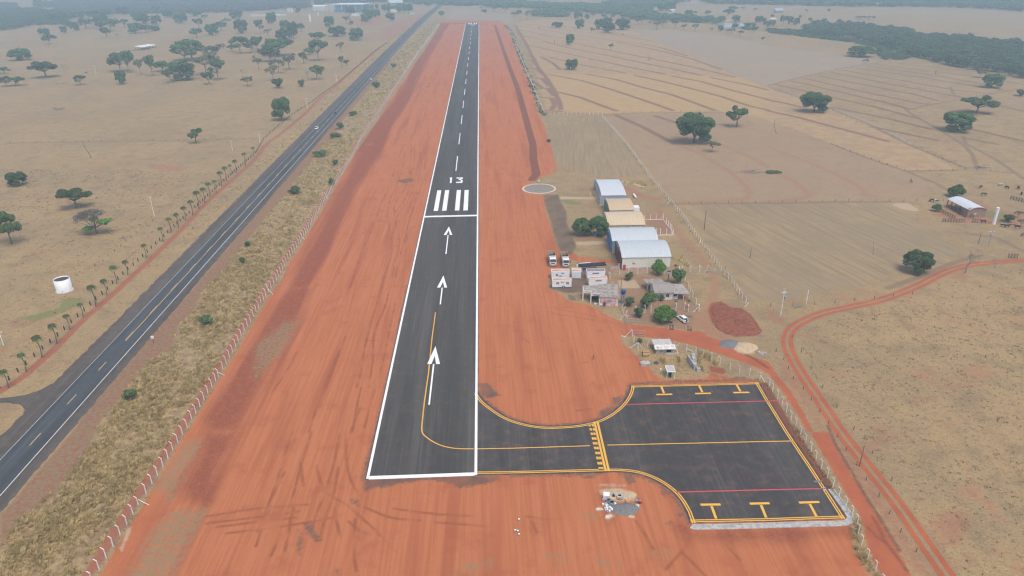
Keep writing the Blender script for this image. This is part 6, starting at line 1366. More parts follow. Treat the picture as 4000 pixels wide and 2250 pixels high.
# ---------------------------------------------------------------- tanks
A = C8(180, 1060, 10.35, 755, 770); s_ = depth_of(A) / FPX
rad = 590 / 10.35 * s_ / 2; hh = height_at(A, 180 + 650 / 10.35, 1060 + 285 / 10.35)
o = thing('water_tank', 'round white open topped water tank in the left pasture', 'water tank', A)
n_ = 36; prof = [(rad, .18), (rad, hh), (rad - .12, hh), (rad - .12, hh - .35)]
MB().lathe(prof, n_).build('wall', M_WPAINT, o, True); MB().lathe([(0, hh - .34), (rad - .13, hh - .34)], n_).build('water', mat('murky_water', (.06, .055, .052), .6, .15, .8), o); MB().lathe([(0, 0), (rad + .28, 0), (rad + .24, .18), (rad - .02, .2)], n_).build('base', M_WDIRTY, o)
MB().tube((rad * .35, -rad - .1, .2), (rad * .35, -rad - .1, .9), .05).build('pipe', M_DARK, o)
def tall_tank(c, r, base, top, wu, label, rad_top=None):
    p = W(c, r, *base); h = hW(p, c, r, *top); rd = wu * K * depth_of(p) / FPX / 2
    o = thing('tall_tank', label, 'tank', p)
    MB().lathe([(0, 0), (rd * 1.15, 0), (rd * 1.15, .15), (rd, .16), (rd, h - .1), (rd * .96, h), (0, h)], 20).build('body', M_WPAINT, o, False); MB().lathe([(rd * 1.02, h - .5), (rd * 1.06, h - .45), (rd * 1.02, h - .4)], 20).build('rim', M_WDIRTY, o)
    return o, p, h, rd
o, p, h, rd = tall_tank(3,1,(2268,803),(2303,635), 30, 'tall white cylindrical tank by the cattle shed')
MB().bar((-2.2, .3, h * .80), (-rd, .2, h * .72), .25, .2).bar((rd, 0, h * .72), (1.4, 0, h * .74), .15, .15).build('outlet_pipe', M_CONC, o)
tall_tank(1,0,(545,219),(536,145), 19, 'tall white tank standing alone in the pasture before the factory'); tall_tank(1,0,(628,160),(618,122), 11, 'short white tank with a foot left of the blue factory'); tall_tank(1,0,(363,120),(360,78), 15, 'white silo beside small white columns at the top'); tall_tank(1,0,(1160,70),(1162,28), 9, 'slim white tank right of the blue factory')
tall_tank(3,0,(1033,190),(1037,155), 9, 'thin white tank among grey bushes on the far right')
A = W(2,1,1243,548); s0 = W(2,1,1222,515); o = thing('gas_cylinder', 'white gas cylinder lying on the ground behind the hangars', 'gas cylinder', A, ang2(A, s0)); Lc = (Vector(s0[:2]) - Vector(A[:2])).length
MB().lathe([(0, 0), (.35, .08), (.5, .35), (.5, Lc - .35), (.35, Lc - .08), (0, Lc)], 16).build('body', M_WPAINT, o, True).rotation_euler = (0, math.pi / 2, 0); o.children[0].location = (0, 0, .62); MB().box(.5, .8, -.4, .4, 0, .3).box(Lc - .8, Lc - .5, -.4, .4, 0, .3).build('saddle', M_CONC, o)
# blue water box on its post
A = W(2,2,1112,150); zt = hW(A, 2,2,1115,20); o = thing('water_tower', 'dark blue water box on a concrete stand beside the pink house', 'water tower', A)
MB().box(-.55, .55, -.55, .55, 0, .2).box(-.5, -.25, -.5, -.25, .2, zt - 1.3).box(.25, .5, -.5, -.25, .2, zt - 1.3).box(-.5, -.25, .25, .5, .2, zt - 1.3).box(.25, .5, .25, .5, .2, zt - 1.3).build('stand', mat('blue_grey_paint', (.22, .30, .38), .8, .1, 2), o); MB().lathe([(0, 0), (.72, 0), (.85, 1.1), (.9, 1.15), (.88, 1.25), (0, 1.32)], 18).build('tank', M_BTANK, o, loc=(0, 0, zt - 1.3)); MB().box(-.7, .7, -.7, .7, zt - 1.42, zt - 1.302).build('platform', M_CONC, o)
A = W(2,1,1568,1400); zt = hW(A, 2,1,1568,1275); o = thing('water_tower', 'square grey concrete box raised on a post near the clipped bush', 'water tower', A); zt = max(zt, 3.2)
MB().box(-.18, .18, -.18, .18, 0, zt - .9).build('post', M_WOOD, o); MB().box(-.75, .75, -.65, .65, zt - .9, zt - .1).build('box', M_CONC, o); MB().box(-.6, .6, -.5, .5, zt - .09, zt - .06).build('opening', M_DARK, o)

# ---------------------------------------------------------------- windsock circle
c0 = C8(2030, 700, 15.153, 1150, 560); rx = 1010 / 15.153 * depth_of(c0) / FPX
o = thing('signal_circle', 'round pale kerb ring filled with grey stone near the runway', 'kerb ring', c0)
MB().lathe([(rx, 0), (rx, .10), (rx - 1.0, .10), (rx - 1.0, 0)], 56).build('kerb', mat('pale_kerb', (.62, .50, .36), .9, .08, .4, (.55, .36, .24)), o); MB().lathe([(0, .05), (rx - 1.01, .05)], 48).build('bed', mat('grey_stone_bed', (.20, .195, .175), .95, .15, .8, (.27, .225, .17)), o)
A = C8(2030, 700, 15.153, 1140, 275); o = thing('windsock_pole', 'short post with a pale box standing behind the kerb ring', 'post', A); MB().tube((0, 0, 0), (0, 0, 1.6), .06).build('post', M_GALV, o); MB().tbox(-.45, .45, -.4, .4, 1.3, 2.0, .2, .2).build('box', mat('cream_box', (.68, .62, .46), .6, .05), o)
A = W(2,2,818,715); tag(MB().tbox(-.12, .12, -.12, .12, 0, 1.5, .03, .03).build('marker_post', M_WOOD, None, loc=A), 'short stake standing alone in the red bay beside the apron', 'stake')

# ---------------------------------------------------------------- fences
def bent_post(h=2.15, arm=.62, w_=.085):
    b = MB(); b.tbox(-w_, w_, -w_, w_, -.1, h, .012, .012)
    b.hexa([(-w_ + .01, -w_ + .012, h), (w_ - .01, -w_ + .012, h), (w_ - .01, w_ - .012, h), (-w_ + .01, w_ - .012, h)] + [(x, y + arm * .75, h + arm * .8) for x, y in ((-w_ + .015, -w_ + .02), (w_ - .015, -w_ + .02), (w_ - .015, w_ - .02), (-w_ + .015, w_ - .02))])
    return b
POST = bent_post().mesh('post', M_POST)
def fence(name, label, bases, side=1, mesh_h=2.0, braces=(), kerb=False, posts_me=None, closed=False, group=None, wire=True, limit=100):
    """bases: list of post positions; side: where the bent tops lean (+1 left of travel)"""
    o = thing(name, label, 'fence', (bases[0][0], bases[0][1], 0), 0, group)
    bx, by = bases[0][0], bases[0][1]
    rest = MB(); order = sorted(range(len(bases)), key=lambda i: bases[i][0] ** 2 + bases[i][1] ** 2); near_ = set(order[:limit])
    for i, p in enumerate(bases):
        a = Vector(bases[max(i - 1, 0)][:2]); c = Vector(bases[min(i + 1, len(bases) - 1)][:2]); an = math.atan2((c - a).y, (c - a).x) + (0 if side > 0 else math.pi)
        if i in near_:
            q = link('post', posts_me or POST, o, (p[0] - bx, p[1] - by, 0)); q.rotation_euler = (random.uniform(-.02, .02), random.uniform(-.02, .02), an + random.uniform(-.06, .06))
        else:
            me = posts_me or POST; co = math.cos(an); si = math.sin(an)
            rest.add([(v.co.x * co - v.co.y * si + p[0] - bx, v.co.x * si + v.co.y * co + p[1] - by, v.co.z) for v in me.vertices], [tuple(f.vertices) for f in me.polygons])
    if rest.v:
        q = rest.build('far_posts', M_POST if posts_me is None else posts_me.materials[0], o); q['kind'] = 'stuff'
    if wire:
        b = MB()
        for a, c in zip(bases[:-1], bases[1:]): b.add([(a[0] - bx, a[1] - by, .03), (c[0] - bx, c[1] - by, .03), (c[0] - bx, c[1] - by, mesh_h), (a[0] - bx, a[1] - by, mesh_h)], [(0,1,2,3)])
        b.build('wire_mesh', M_MESH, o)
    if kerb:
        b = MB()
        for a, c in zip(bases[:-1], bases[1:]): b.bar((a[0] - bx, a[1] - by, .08), (c[0] - bx, c[1] - by, .08), .14, .2)
        b.build('kerb', kerb if not isinstance(kerb, bool) else M_CONC, o)
    for (p0, p1, h0) in braces:
        MB().bar((p1[0] - bx, p1[1] - by, .02), (p0[0] - bx, p0[1] - by, h0), .11, .11).build('brace', M_POST, o)
    return o
def evenly(pts, step): return [tuple(p) for p, a in polyline_at(pts, step)]
# long fence left of the runway: real post marks near, regular spacing beyond
near_px = L2(0,3,[(880,1600),(930,1510),(1000,1388),(1070,1270),(1140,1155),(1210,1040),(1280,940),(1340,830),(1395,745),(1470,620),(1530,525),(1585,440),(1640,350),(1690,270),(1740,190),(1790,108),(1838,30)]) + L2(0,2,[(1885,1405),(1927,1315),(1970,1262),(2013,1192),(2053,1122),(2092,1062),(2132,995),(2170,935),(2197,893),(2242,815),(2275,760),(2308,700),(2340,650),(2372,590),(2398,540),(2428,487),(2457,430)])
st = (Vector(near_px[-1]) - Vector(near_px[-12])).length / 11
last = np.array(near_px[-1]); far_pts = [tuple(last)] + [p for p in FENCE_L if p[1] > last[1] + 1]
posts = near_px + evenly(far_pts, max(2.4, st))[1:]
br = []
for c, r, a, e in ((0,3,(1405,740),(1500,738)), (0,2,(2197,893),(2258,878)), (1,2,(110,25),(170,65)), (1,1,(450,935),(490,962)), (1,1,(695,520),(718,548)), (1,1,(840,280),(865,312))):
    br.append((W(c, r, *a), W(c, r, *e), 1.6))
fence('perimeter_fence', 'long concrete post and wire fence between the tall grass and the red earth', posts, 1, 2.05, br)
FR2 = L2(2,0,[(915,1190),(1145,1449)]) + L2(2,1,[(1350,285),(1525,515),(1620,625),(1760,805),(1900,1010),(2050,1205),(2105,1295),(2200,1385)]) + L2(2,2,[(2300,95),(2378,188)])
fence('hangar_fence', 'long white post fence right of the hangars running up the brown field', evenly(FR2, 3.15), -1, 2.05, [(W(2,1,1895,1005), W(2,1,1875,1025), 1.5), (W(2,1,1590,590), W(2,1,1560,608), 1.5), (W(2,2,2378,180), W(2,2,2340,192), 1.5)])
fence('cross_fence', 'white post fence crossing below the golden terraced field', [tuple(W(2,0,u,1158)[:2]) for u in range(338, 912, 44)], -1, 2.0)
FB = L2(1,0,[(2500,250),(2574,340)]) + L2(2,0,[(60,520),(130,690),(190,830),(245,960),(330,1150)])
fence('boundary_fence', 'overgrown post fence along the right edge of the red strip', evenly(FB, 4.0), -1, 1.9)
AF = L2(2,2,[(1640,612),(1755,635),(1845,665),(1920,700),(2003,725),(2087,770),(2190,825),(2285,850),(2385,885),(2490,925)]) + L2(3,2,[(10,985),(45,1035),(95,1105),(140,1170),(185,1245),(230,1320),(275,1395)]) + L2(3,3,[(325,35),(375,110),(430,195),(480,285),(535,370),(595,460),(650,560),(712,655),(780,755),(845,845),(893,935),(905,1030),(938,1140),(1000,1280),(1078,1400),(1150,1540)])
fence('apron_fence', 'white bent post fence curving round the right side of the apron', AF, -1, 2.0, [(W(2,2,1680,560 + 40), W(2,2,1630,600), 1.4), (W(2,2,2490,905), W(2,2,2540,945), 1.3), (W(2,2,1755,625), W(2,2,1860,660), .6)])
fence('gate_fence', 'short fence from the lower gate round the dry grass enclosure', L2(2,2,[(1206,490),(1225,545),(1265,620),(1362,592),(1470,575),(1570,575),(1640,610)]), -1, 1.9, [(W(2,2,1262,600), W(2,2,1185,600), 1.7), (W(2,2,1268,600), W(2,2,1312,600), 1.7), (W(2,2,1205,470), W(2,2,1145,478), 1.7)])
fence('house_fence', 'short fence beside the blue water box ending at the upper gate', L2(2,2,[(1100,150),(1108,230),(1122,262),(1145,300),(1152,350)]), 1, 1.9, [(W(2,2,1140,310), W(2,2,1085,320), 1.7)])
fence('yard_fence', 'fence of white posts along the front of the house yard', L2(2,2,[(1245,262),(1335,250),(1395,255),(1500,250),(1645,225),(1732,222),(1770,240),(1878,238)]), 1, 1.6, [(W(2,2,1872,230), W(2,2,1822,242), 1.6)], mat('ochre_kerb', (.42, .26, .15), .9, .1))
fence('side_yard_fence', 'fence slanting down the right side of the house yard', L2(2,1,[(1740,1375),(1770,1449)]) + L2(2,2,[(1790,40),(1815,100),(1850,170),(1878,236)]), -1, 1.9)
fence('hangar_yard_fence', 'white post fence before the cream hangar wall', L2(2,1,[(985,1360),(1082,1318),(1172,1312),(1262,1312),(1356,1308),(1440,1305),(1528,1305)]), 1, 1.5, [(W(2,1,985,1340), W(2,1,940,1320), 1.6)], mat('ochre_kerb', (.42, .26, .15)))
fence('lane_fence', 'row of white posts left of the field gate beside the fence corner', L2(2,1,[(1680,1300),(1708,1298),(1795,1293),(1883,1293),(1968,1290)]), 1, 1.6, [(W(2,1,1966,1285), W(2,1,1935,1293), 1.5)])
fence('white_pen', 'white post pen with white kerb right of the pale tan hangar', L2(2,1,[(1333,762),(1392,760),(1452,758),(1520,757),(1550,800),(1570,825),(1590,848),(1604,870),(1620,916),(1553,914),(1490,916),(1452,917)]), -1, .3, [(W(2,1,1518,757), W(2,1,1490,758), 1.8), (W(2,1,1620,905), W(2,1,1590,916), 1.8)], M_WPAINT, bent_post(2.3, .5, .10).mesh('post', M_WPAINT), wire=False)
WP = MB().tbox(-.13, .13, -.13, .13, -.1, 1.35, .02, .02).mesh('post', M_DWOOD)
wl = L2(0,2,[(-200,1190),(0,1005),(95,925),(185,845),(265,770),(350,690),(432,615),(510,550),(583,485),(650,420),(720,350),(785,290),(850,230),(910,170),(968,120),(1030,65),(1085,15)]) + L2(0,1,[(1135,1405),(1190,1365),(1240,1315),(1290,1265),(1343,1220),(1390,1180),(1437,1135),(1483,1090),(1525,1050),(1570,1010),(1608,970),(1650,935),(1690,895)])
wl += evenly([wl[-1]] + L2(0,1,[(1800,790),(1940,665),(2200,420),(2574,90)]) + L2(1,0,[(80,1400),(330,1180),(560,1030),(830,830),(1040,655),(1180,530),(1320,430)]), 3.6)[1:]
WP2 = MB().tbox(-.075, .075, -.075, .075, -.1, 1.1, .02, .02).mesh('post', M_WOOD)
fence('roadside_fence', 'dark wooden post fence beside the palms left of the highway', wl, 1, 1.2, (), False, WP, wire=False)
for pts, step, lab in ((L2(2,0,[(920,1150),(1300,1133),(1510,1128),(2000,1117),(2100,1126)]), 7, 'thin wooden fence line along the lower edge of the terraced field'), (L2(3,0,[(0,860),(320,780),(600,715),(900,660),(1150,620)]), 10, 'thin wooden fence line on the right end of the terraced field'),
    (L2(2,1,[(1640,603),(2100,592),(2574,590)]) + L2(3,1,[(350,585),(860,572),(1210,575),(1380,580),(1550,572),(1850,570)]), 6, 'thin wooden fence line above the ploughed rows'), (L2(3,1,[(640,0),(1000,140),(1380,268),(1590,272),(1740,270),(1930,265),(2260,275)]), 6, 'thin wooden fence line round the corner of the golden field'),
    (L2(3,0,[(0,880),(300,985),(600,1090),(920,1250),(1165,1330),(1440,1449)]) + L2(3,1,[(1490,20),(1830,190),(1930,230)]), 8, 'thin wooden fence line on the far border of the golden field'), (L2(3,0,[(1950,985),(2280,935),(2330,900)]), 9, 'thin wooden fence line by the solitary tree at the upper right'),
    (L2(0,0,[(100,1440),(900,1425),(1910,1412),(2380,1400)]), 8, 'thin wooden fence line crossing the left pasture'), (L2(0,1,[(955,1230),(1000,1215),(1060,1160),(1090,1130),(1230,1020),(1380,890),(1490,800),(1545,770)]), 5, 'thin wooden fence line beside the grey power pole in the left pasture'),
    (L2(3,2,[(80,640),(105,640),(165,730),(190,790),(240,900),(350,1010),(440,1140),(540,1270)]) + L2(3,3,[(700,60),(745,145),(825,240),(925,385),(985,490),(1050,570),(1120,660),(1330,1010),(1410,1090),(1570,1330)]), 5, 'thin wooden fence line left of the red double track'), (L2(3,2,[(1450,60),(640,150),(400,170),(0,175)]) , 7, 'thin wooden fence line along the far side of the red track'),
    (L2(3,2,[(250,490),(330,640),(440,830),(560,1020),(625,1115)]) + L2(3,3,[(1045,220),(1220,465),(1400,740)]), 9, 'thin wooden fence line right of the red double track')):
    fence('wire_fence', lab, evenly(pts, step), 1, 1, (), False, WP2, wire=False)
# barred metal gates
def gate(label, c, r, a, b_, hgt=1.7, m=None):
    A, B = W(c, r, *a), W(c, r, *b_); an, L = frame_from(A, B); o = thing('metal_gate', label, 'gate', A, an); m = m or M_STEEL; z0 = .15
    b = MB()
    for z in (z0, (z0 + hgt) / 2, hgt): b.tube((0, 0, z), (L, 0, z), .045)
    for x in (0, L / 2, L): b.tube((x, 0, z0), (x, 0, hgt), .045)
    b.build('frame', m, o); b = MB()
    for k in range(1, 12):
        x = L * k / 12; b.tube((x, 0, z0), (x, 0, hgt), .008, None, 4)
    b.build('infill_bars', m, o); MB().box(-.22, -.06, -.1, .1, 0, hgt + .5).build('gate_post', M_STEEL, o)
    return o
gate('upper galvanised gate, open beside the access road', 2,2,(1150,355),(1288,360)); gate('lower galvanised gate, open across from the upper one', 2,2,(1212,478),(1338,480))
g_ = gate('grey barred gate closing the lane at the fence corner', 2,1,(1972,1296),(2092,1296), 2.0); MB().lathe([(0, -.02), (.22, -.02), (.22, .02), (0, .02)], 14).build('sign', M_WPAINT, g_, loc=(2.2, -.1, 1.6)).rotation_euler = (math.pi / 2, 0, 0)
MB().box(5.6, 5.9, -.15, .15, 0, 2.6).build('gate_post', M_GALV, g_)
for c, r, a, b_, lab in ((2,2,(1575,415),(1632,416),'dark slatted rack standing by the worker in pale blue'), (2,2,(1755,425),(1812,430),'dark slatted rack standing alone by the access road')):
    A, B = W(c, r, *a), W(c, r, *b_); an, L = frame_from(A, B); o = thing('metal_rack', lab, 'rack', A, an, 'slatted racks by the access road'); b = MB()
    for k in range(4): b.box(0, L, .2 * k, .2 * k + .06, .08 + .28 * k, .2 + .28 * k)
    b.build('slats', M_DARK, o); b = MB()
    for x in (0, L / 2, L): b.bar((x, 0, 0), (x, .75, 1.05), .07, .07)
    b.build('frame', M_WDIRTY, o)
for c, r, a, b_, n, lab in ((3,1,(1755,785),(1975,790),9,'grey rail fence in front of the cattle yard'), (3,1,(2055,790),(2105,790),3,'short rail panel by the cattle shed corner'), (3,1,(1690,665),(1870,755),9,'pale rail fence slanting down the cattle yard'), (3,1,(1975,705),(2060,755),4,'pale rail fence below the brick end of the shed'), (3,1,(2435,555),(2574,590),6,'dark timber corral at the right edge'), (3,1,(2415,1145),(2505,1150),4,'wooden gate where the red track leaves the photo')):
    A, B = W(c, r, *a), W(c, r, *b_); an, L = frame_from(A, B); o = thing('rail_fence', lab, 'fence', A, an); b = MB()
    for z in (.35, .75, 1.15, 1.5): b.box(0, L, -.035, .035, z, z + .14)
    b.build('rails', M_WOOD, o)
    for k in range(n): MB().box(L * k / (n - 1) - .1, L * k / (n - 1) + .1, .04, .22, 0, 1.75).build('post', M_DWOOD if 'dark' in lab else M_WOOD, o)

# ---------------------------------------------------------------- cattle shed and far buildings
N0 = W(3,1,2017,661,3.4); T0 = W(3,1,2176,646,3.4); S0 = W(3,1,1814,558,3.4); N0.z = 0
axA = (Vector(S0[:2]) - Vector(N0[:2])); Ls = axA.length; an = math.atan2(axA.y, axA.x); ww = (Vector(T0[:2]) - Vector(N0[:2])).length
o = thing('cattle_shed', 'open cattle shed with silver curved roof and brick end wall', 'shed', N0, an)
sg = 1 if (Vector((-math.sin(an), math.cos(an))).dot(Vector(T0[:2]) - Vector(N0[:2])) > 0) else -1
b = MB(); n = 12
for i in range(n):
    y0, y1 = ww * i / n, ww * (i + 1) / n; z0, z1 = (3.4 + 1.15 * (1 - (2 * y / ww - 1) ** 2) for y in (y0, y1))
    b.hexa([(-.5, sg * y0, z0), (Ls + .5, sg * y0, z0), (Ls + .5, sg * y1, z1), (-.5, sg * y1, z1), (-.5, sg * y0, z0 + .1), (Ls + .5, sg * y0, z0 + .1), (Ls + .5, sg * y1, z1 + .1), (-.5, sg * y1, z1 + .1)])
b.build('roof', sheetmetal('shed_silver_roof', (.60, .64, .65), 'X', 1.2, (.46, .48, .48), .25), o)
MB().box(0, .2, min(0, sg * ww), max(0, sg * ww), 0, 4.2).box(.202, Ls * .28, sg * .1 - .1, sg * .1 + .1, 0, 3.3).build('brick_wall', M_BRICK, o)
for k in range(1, 6): MB().box(Ls * k / 5 - .15, Ls * k / 5 + .15, -.15, .15, 0, 3.4).build('post', M_WOOD, o)
for k in range(1, 6): MB().box(Ls * k / 5 - .15, Ls * k / 5 + .15, sg * ww - .15, sg * ww + .15, 0, 3.4).build('post', M_WOOD, o)
MB().box(Ls * .3, Ls * .98, sg * .5 - .1, sg * .5 + .1, .1, 1.3).build('trough', M_WOOD, o)
wn = MB().box(-.06, -.01, sg * ww * .42 - .5, sg * ww * .42 + .5, 1.2, 2.0).build('window', mat('pale_blue_window', (.45, .55, .58), .4, .1), o)
def gblock(name, label, cat, a, b_, c, r, depth, z, wm, rm, over=.4, roofh=.0, extra=None, gable=False):
    A, B = W(c, r, *a), W(c, r, *b_); an, L = frame_from(A, B); o = thing(name, label, cat, A, an)
    MB().box(0, L, 0, depth, 0, z).build('wall', wm, o)
    if gable:
        b = MB(); b.add([(-over, -over, z), (L + over, -over, z), (L + over, depth / 2, z + roofh), (-over, depth / 2, z + roofh), (L + over, depth + over, z), (-over, depth + over, z)], [(0,1,2,3),(3,2,4,5),(0,3,5),(1,4,2),(0,5,4,1)]); b.build('roof', rm, o)
    else: MB().box(-over, L + over, -over, depth + over, z + .02, z + .02 + max(.3, roofh)).build('roof', rm, o)
    if extra: extra(o, L, z)
    return o
def cols(o, L, z):
    for k in range(5): MB().box(L * (.02 + .235 * k), L * (.02 + .235 * k) + 1.0, -.8, -.02, z * .35, z * .99).build('column', M_WPAINT, o)
h_f = hW(W(1,0,790,125), 1,0,790,44)
gblock('factory', 'big blue factory block with white roof edge at the top', 'factory', (790,122), (1080,122), 1,0, 40, h_f - 1.2, M_BLUEF, M_WPAINT, 1.5, 1.4, cols)
gblock('factory_annex', 'white low annex at the left end of the blue factory', 'building', (748,118), (788,118), 1,0, 30, h_f * .78, M_WDIRTY, M_WPAINT, .5, .8)
def archroof(o, L, z):
    b = MB(); n = 8
    for i in range(n):
        y0, y1 = 20 * i / n, 20 * (i + 1) / n; z0, z1 = (z + .35 + 2.5 * (1 - (2 * y / 20 - 1) ** 2) for y in (y0, y1)); b.hexa([(0, y0, z), (L, y0, z), (L, y1, z), (0, y1, z), (0, y0, z0), (L, y0, z0), (L, y1, z1), (0, y1, z1)])
    b.build('arched_roof', M_WPAINT, o)
gblock('warehouse', 'white round roofed warehouse left of the blue factory', 'warehouse', (572,108), (695,108), 1,0, 20, 9, M_WDIRTY, M_WPAINT, .3, .3, archroof)
gblock('greenhouse', 'long low white shed in the hazy pasture before the woods', 'shed', (-55 + 0,165), (300,160), 1,0, 6, 2.6, M_WDIRTY, M_WPAINT, .2, .3)
gblock('white_bus_shelter', 'small low white building right of the lone factory trees', 'building', (960,162), (1030,162), 1,0, 8, 4.5, M_WPAINT, M_WDIRTY, .2, .4); gblock('white_house', 'white house with flat roof among slender dark trees near the factory', 'house', (1355,122), (1425,120), 1,0, 14, 5, M_WPAINT, M_WPAINT, .6, .5)
def pil(o, L, z):
    for k in range(4): MB().box(L * k / 3.3, L * k / 3.3 + 1.2, -.02 - .6, -.02, 0, z).build('pillar', M_WPAINT, o)
gblock('gatehouse', 'grey gatehouse by the highway bend near the factory', 'gatehouse', (1545,142), (1585,140), 1,0, 7, 4.2, M_GALV, M_CONC, 1.2, .5, pil)
gblock('pavilion', 'grey hip roofed pavilion behind the slender dark trees', 'pavilion', (1350,70), (1480,66), 1,0, 30, 9, M_GALV, sheetmetal('pale_pavilion_roof', (.50, .53, .54), 'X', 3), 1.5, 6, None, True)
gblock('silo_row', 'row of small white columns left of the white silo', 'structure', (316,118), (350,117), 1,0, 6, 7, M_WDIRTY, M_WPAINT, .2, .5)
for a, b_, lab in (((1545,22),(1660,22),'white warehouse with pitched roofs behind the hazy trees, top centre'), ((1670,18),(1770,18),'second white warehouse right of the first, top centre'), ((1835,14),(1905,14),'small white far building right of the two warehouses')):
    gblock('far_warehouse', lab, 'warehouse', a, b_, 1,0, 40, 13, M_WDIRTY, M_WPAINT, 1, 5, None, True)
A = W(0,0,1430,502); B = W(0,0,1570,478); an, L = frame_from(A, B); o = thing('cattle_shelter', 'white roofed open cattle shelter in the far left pasture', 'shelter', A, an)
MB().hexa([(-.8, -1, 3.2), (L + .8, -1, 3.2), (L + .8, 11, 4.2), (-.8, 11, 4.2), (-.8, -1, 3.35), (L + .8, -1, 3.35), (L + .8, 11, 4.35), (-.8, 11, 4.35)]).build('roof', M_WPAINT, o)
for k in range(5):
    for y in (0, 10): MB().box(L * k / 4 - .2, L * k / 4 + .2, y - .2, y + .2, 0, 3.3 + y * .08).build('post', M_WOOD, o)
A = W(0,0,1310,515); o = thing('rail_fence', 'dark corral rails left of the white roofed cattle shelter', 'fence', A, .25); MB().box(0, 24, -.05, .05, .5, .7).box(0, 24, -.05, .05, 1.1, 1.3).build('rails', M_WOOD, o)
for k in range(8): MB().box(k * 3.4 - .12, k * 3.4 + .12, .055, .3, 0, 1.6).build('post', M_WOOD, o)
M_ORT = mat('orange_tile_roof', (.46, .25, .15), .9, .1, 1)
gblock('farmhouse', 'hazy farmhouse with pale orange roof at the top right of centre', 'house', (1800,28), (1890,24), 2,0, 25, 5, M_WDIRTY, M_ORT, 2, 6, None, True); gblock('farm_wall', 'long low pinkish wall left of the hazy farmhouse', 'wall', (1685,52), (1800,48), 2,0, 1.0, 6, mat('pinkish_wall', (.42, .31, .26), .9, .1), M_WDIRTY, .1, .3)
gblock('tiny_house', 'tiny house with orange roof above the big pond', 'house', (2150,208), (2190,206), 2,0, 9, 4, M_WDIRTY, M_ORT, .8, 2.5, None, True); gblock('white_shed', 'white shed roof among trees left of the farmhouse pasture', 'shed', (1605,124), (1638,123), 2,0, 14, 4, M_WDIRTY, M_WPAINT, .5, 1.2, None, True)
gblock('grey_barn', 'grey hip roofed barn alone on the far hillside', 'barn', (75,128), (150,128), 3,0, 22, 4, M_GALV, sheetmetal('hazy_grey_roof', (.42, .45, .46), 'X', 2), 1, 4, None, True); gblock('cream_shed', 'cream roofed shed between the river trees', 'shed', (18,213), (72,214), 3,0, 20, 3, M_WALLT, mat('cream_roof', (.62, .57, .44), .8, .05), .6, 2, None, True)
gblock('hut', 'tiny pale hut at the edge of the far tree belt', 'hut', (1100,65), (1135,65), 3,0, 16, 5, M_WDIRTY, M_WPAINT, .4, 1.5, None, True)
# ponds
M_WATER = mat('pond_water', (.42, .47, .50), .12, .04, .05, spec=.6)
for pts, nm in (([G(2800 + u / 4.293, v / 4.293) for u, v in ((-40,412),(60,398),(230,386),(420,392),(500,405),(440,440),(395,462),(330,450),(240,458),(130,452),(40,440))], 'pond'), ([G(2200 + u / 4.293, v / 4.293) for u, v in ((780,198),(900,205),(960,222),(955,238),(860,228),(780,215))], 'pond'), ([G(2200 + u / 4.293, v / 4.293) for u, v in ((610,160),(700,148),(830,143),(835,150),(740,160),(620,168))], 'pond'), ([G(1900 + (u - 1900) / 1 , v) for u, v in ((1045,46),(1075,41),(1110,39),(1112,46),(1080,48))], 'pond'), ([G(600 + u / 4.293, v / 4.293) for u, v in ((1040,215),(1040,200),(1290,190),(1290,206))], 'pond')):
    tag(sheet(nm, [tuple(p[:2]) for p in pts], .03, M_WATER), kind='structure')

# ---------------------------------------------------------------- poles
def pole(label, c, r, base, top, m, arms=0, name='power_pole', rad=.16, extra=None):
    p = W(c, r, *base); h = max(2, hW(p, c, r, *top)); o = thing(name, label, 'pole', p, .1)
    MB().tube((0, 0, -.1), (0, 0, h), rad, rad * .62, 8).build('pole', m, o)
    if arms:
        MB().box(-arms, arms, -.07, .07, h - .5, h - .36).build('crossarm', m, o); b = MB()
        for x in (-arms + .1, 0, arms - .1): b.tube((x, 0, h - .36), (x, 0, h - .12), .06, .04, 6)
        b.build('insulator', M_WPAINT, o)
    if extra: extra(o, h)
    return o, p, h
pole('pale concrete power pole alone in the left pasture', 0,1,(1553,730),(1503,522), M_POST, .9)
pole('concrete pole standing by the roadside fence above the palms', 0,1,(2338,70),(2325,-40), M_POST, .8); pole('pale power pole at the left edge by the side road', 0,2,(38,580),(-15,430), M_POST, .8)
pole('roadside power pole nearest the white pickup', 1,0,(42,1440),(35,1345), M_POST, .9); pole('roadside power pole left of the red track, second from the pickup', 1,0,(515,1090),(505,985), M_POST, .9); pole('roadside power pole left of the red track, third from the pickup', 1,0,(813,843),(800,740), M_POST, .9); pole('roadside power pole left of the red track, fourth from the pickup', 1,0,(1037,662),(1030,572), M_POST, .9)
pole('faint power pole behind the dark layered tree', 1,0,(328,1100),(318,968), M_POST, .8); pole('roadside power pole near the highway end', 1,0,(1535,260),(1530,196), M_POST, .8); pole('roadside power pole nearest the gatehouse', 1,0,(1608,190),(1603,140), M_POST, .8)
pole('thin pole between the umbrella tree and the fallen log', 0,0,(967,752),(940,655), M_POST, .8); pole('thin pole left of the white cattle shelter track', 0,0,(1718,405),(1706,325), M_POST, .8); pole('thin pole at the centre of the terraced field', 2,0,(757,632),(755,580), M_POST, .6); pole('thin pole on the left part of the terraced field', 2,0,(487,330),(486,295), M_POST, .6)
pole('dark wooden pole on the edge of the ploughed rows', 2,1,(1932,858),(1953,665), M_DWOOD, 0, rad=.13); pole('dark stake pole lower down the ploughed rows', 2,1,(2393,1145),(2410,1048), M_DWOOD, 0, rad=.10)
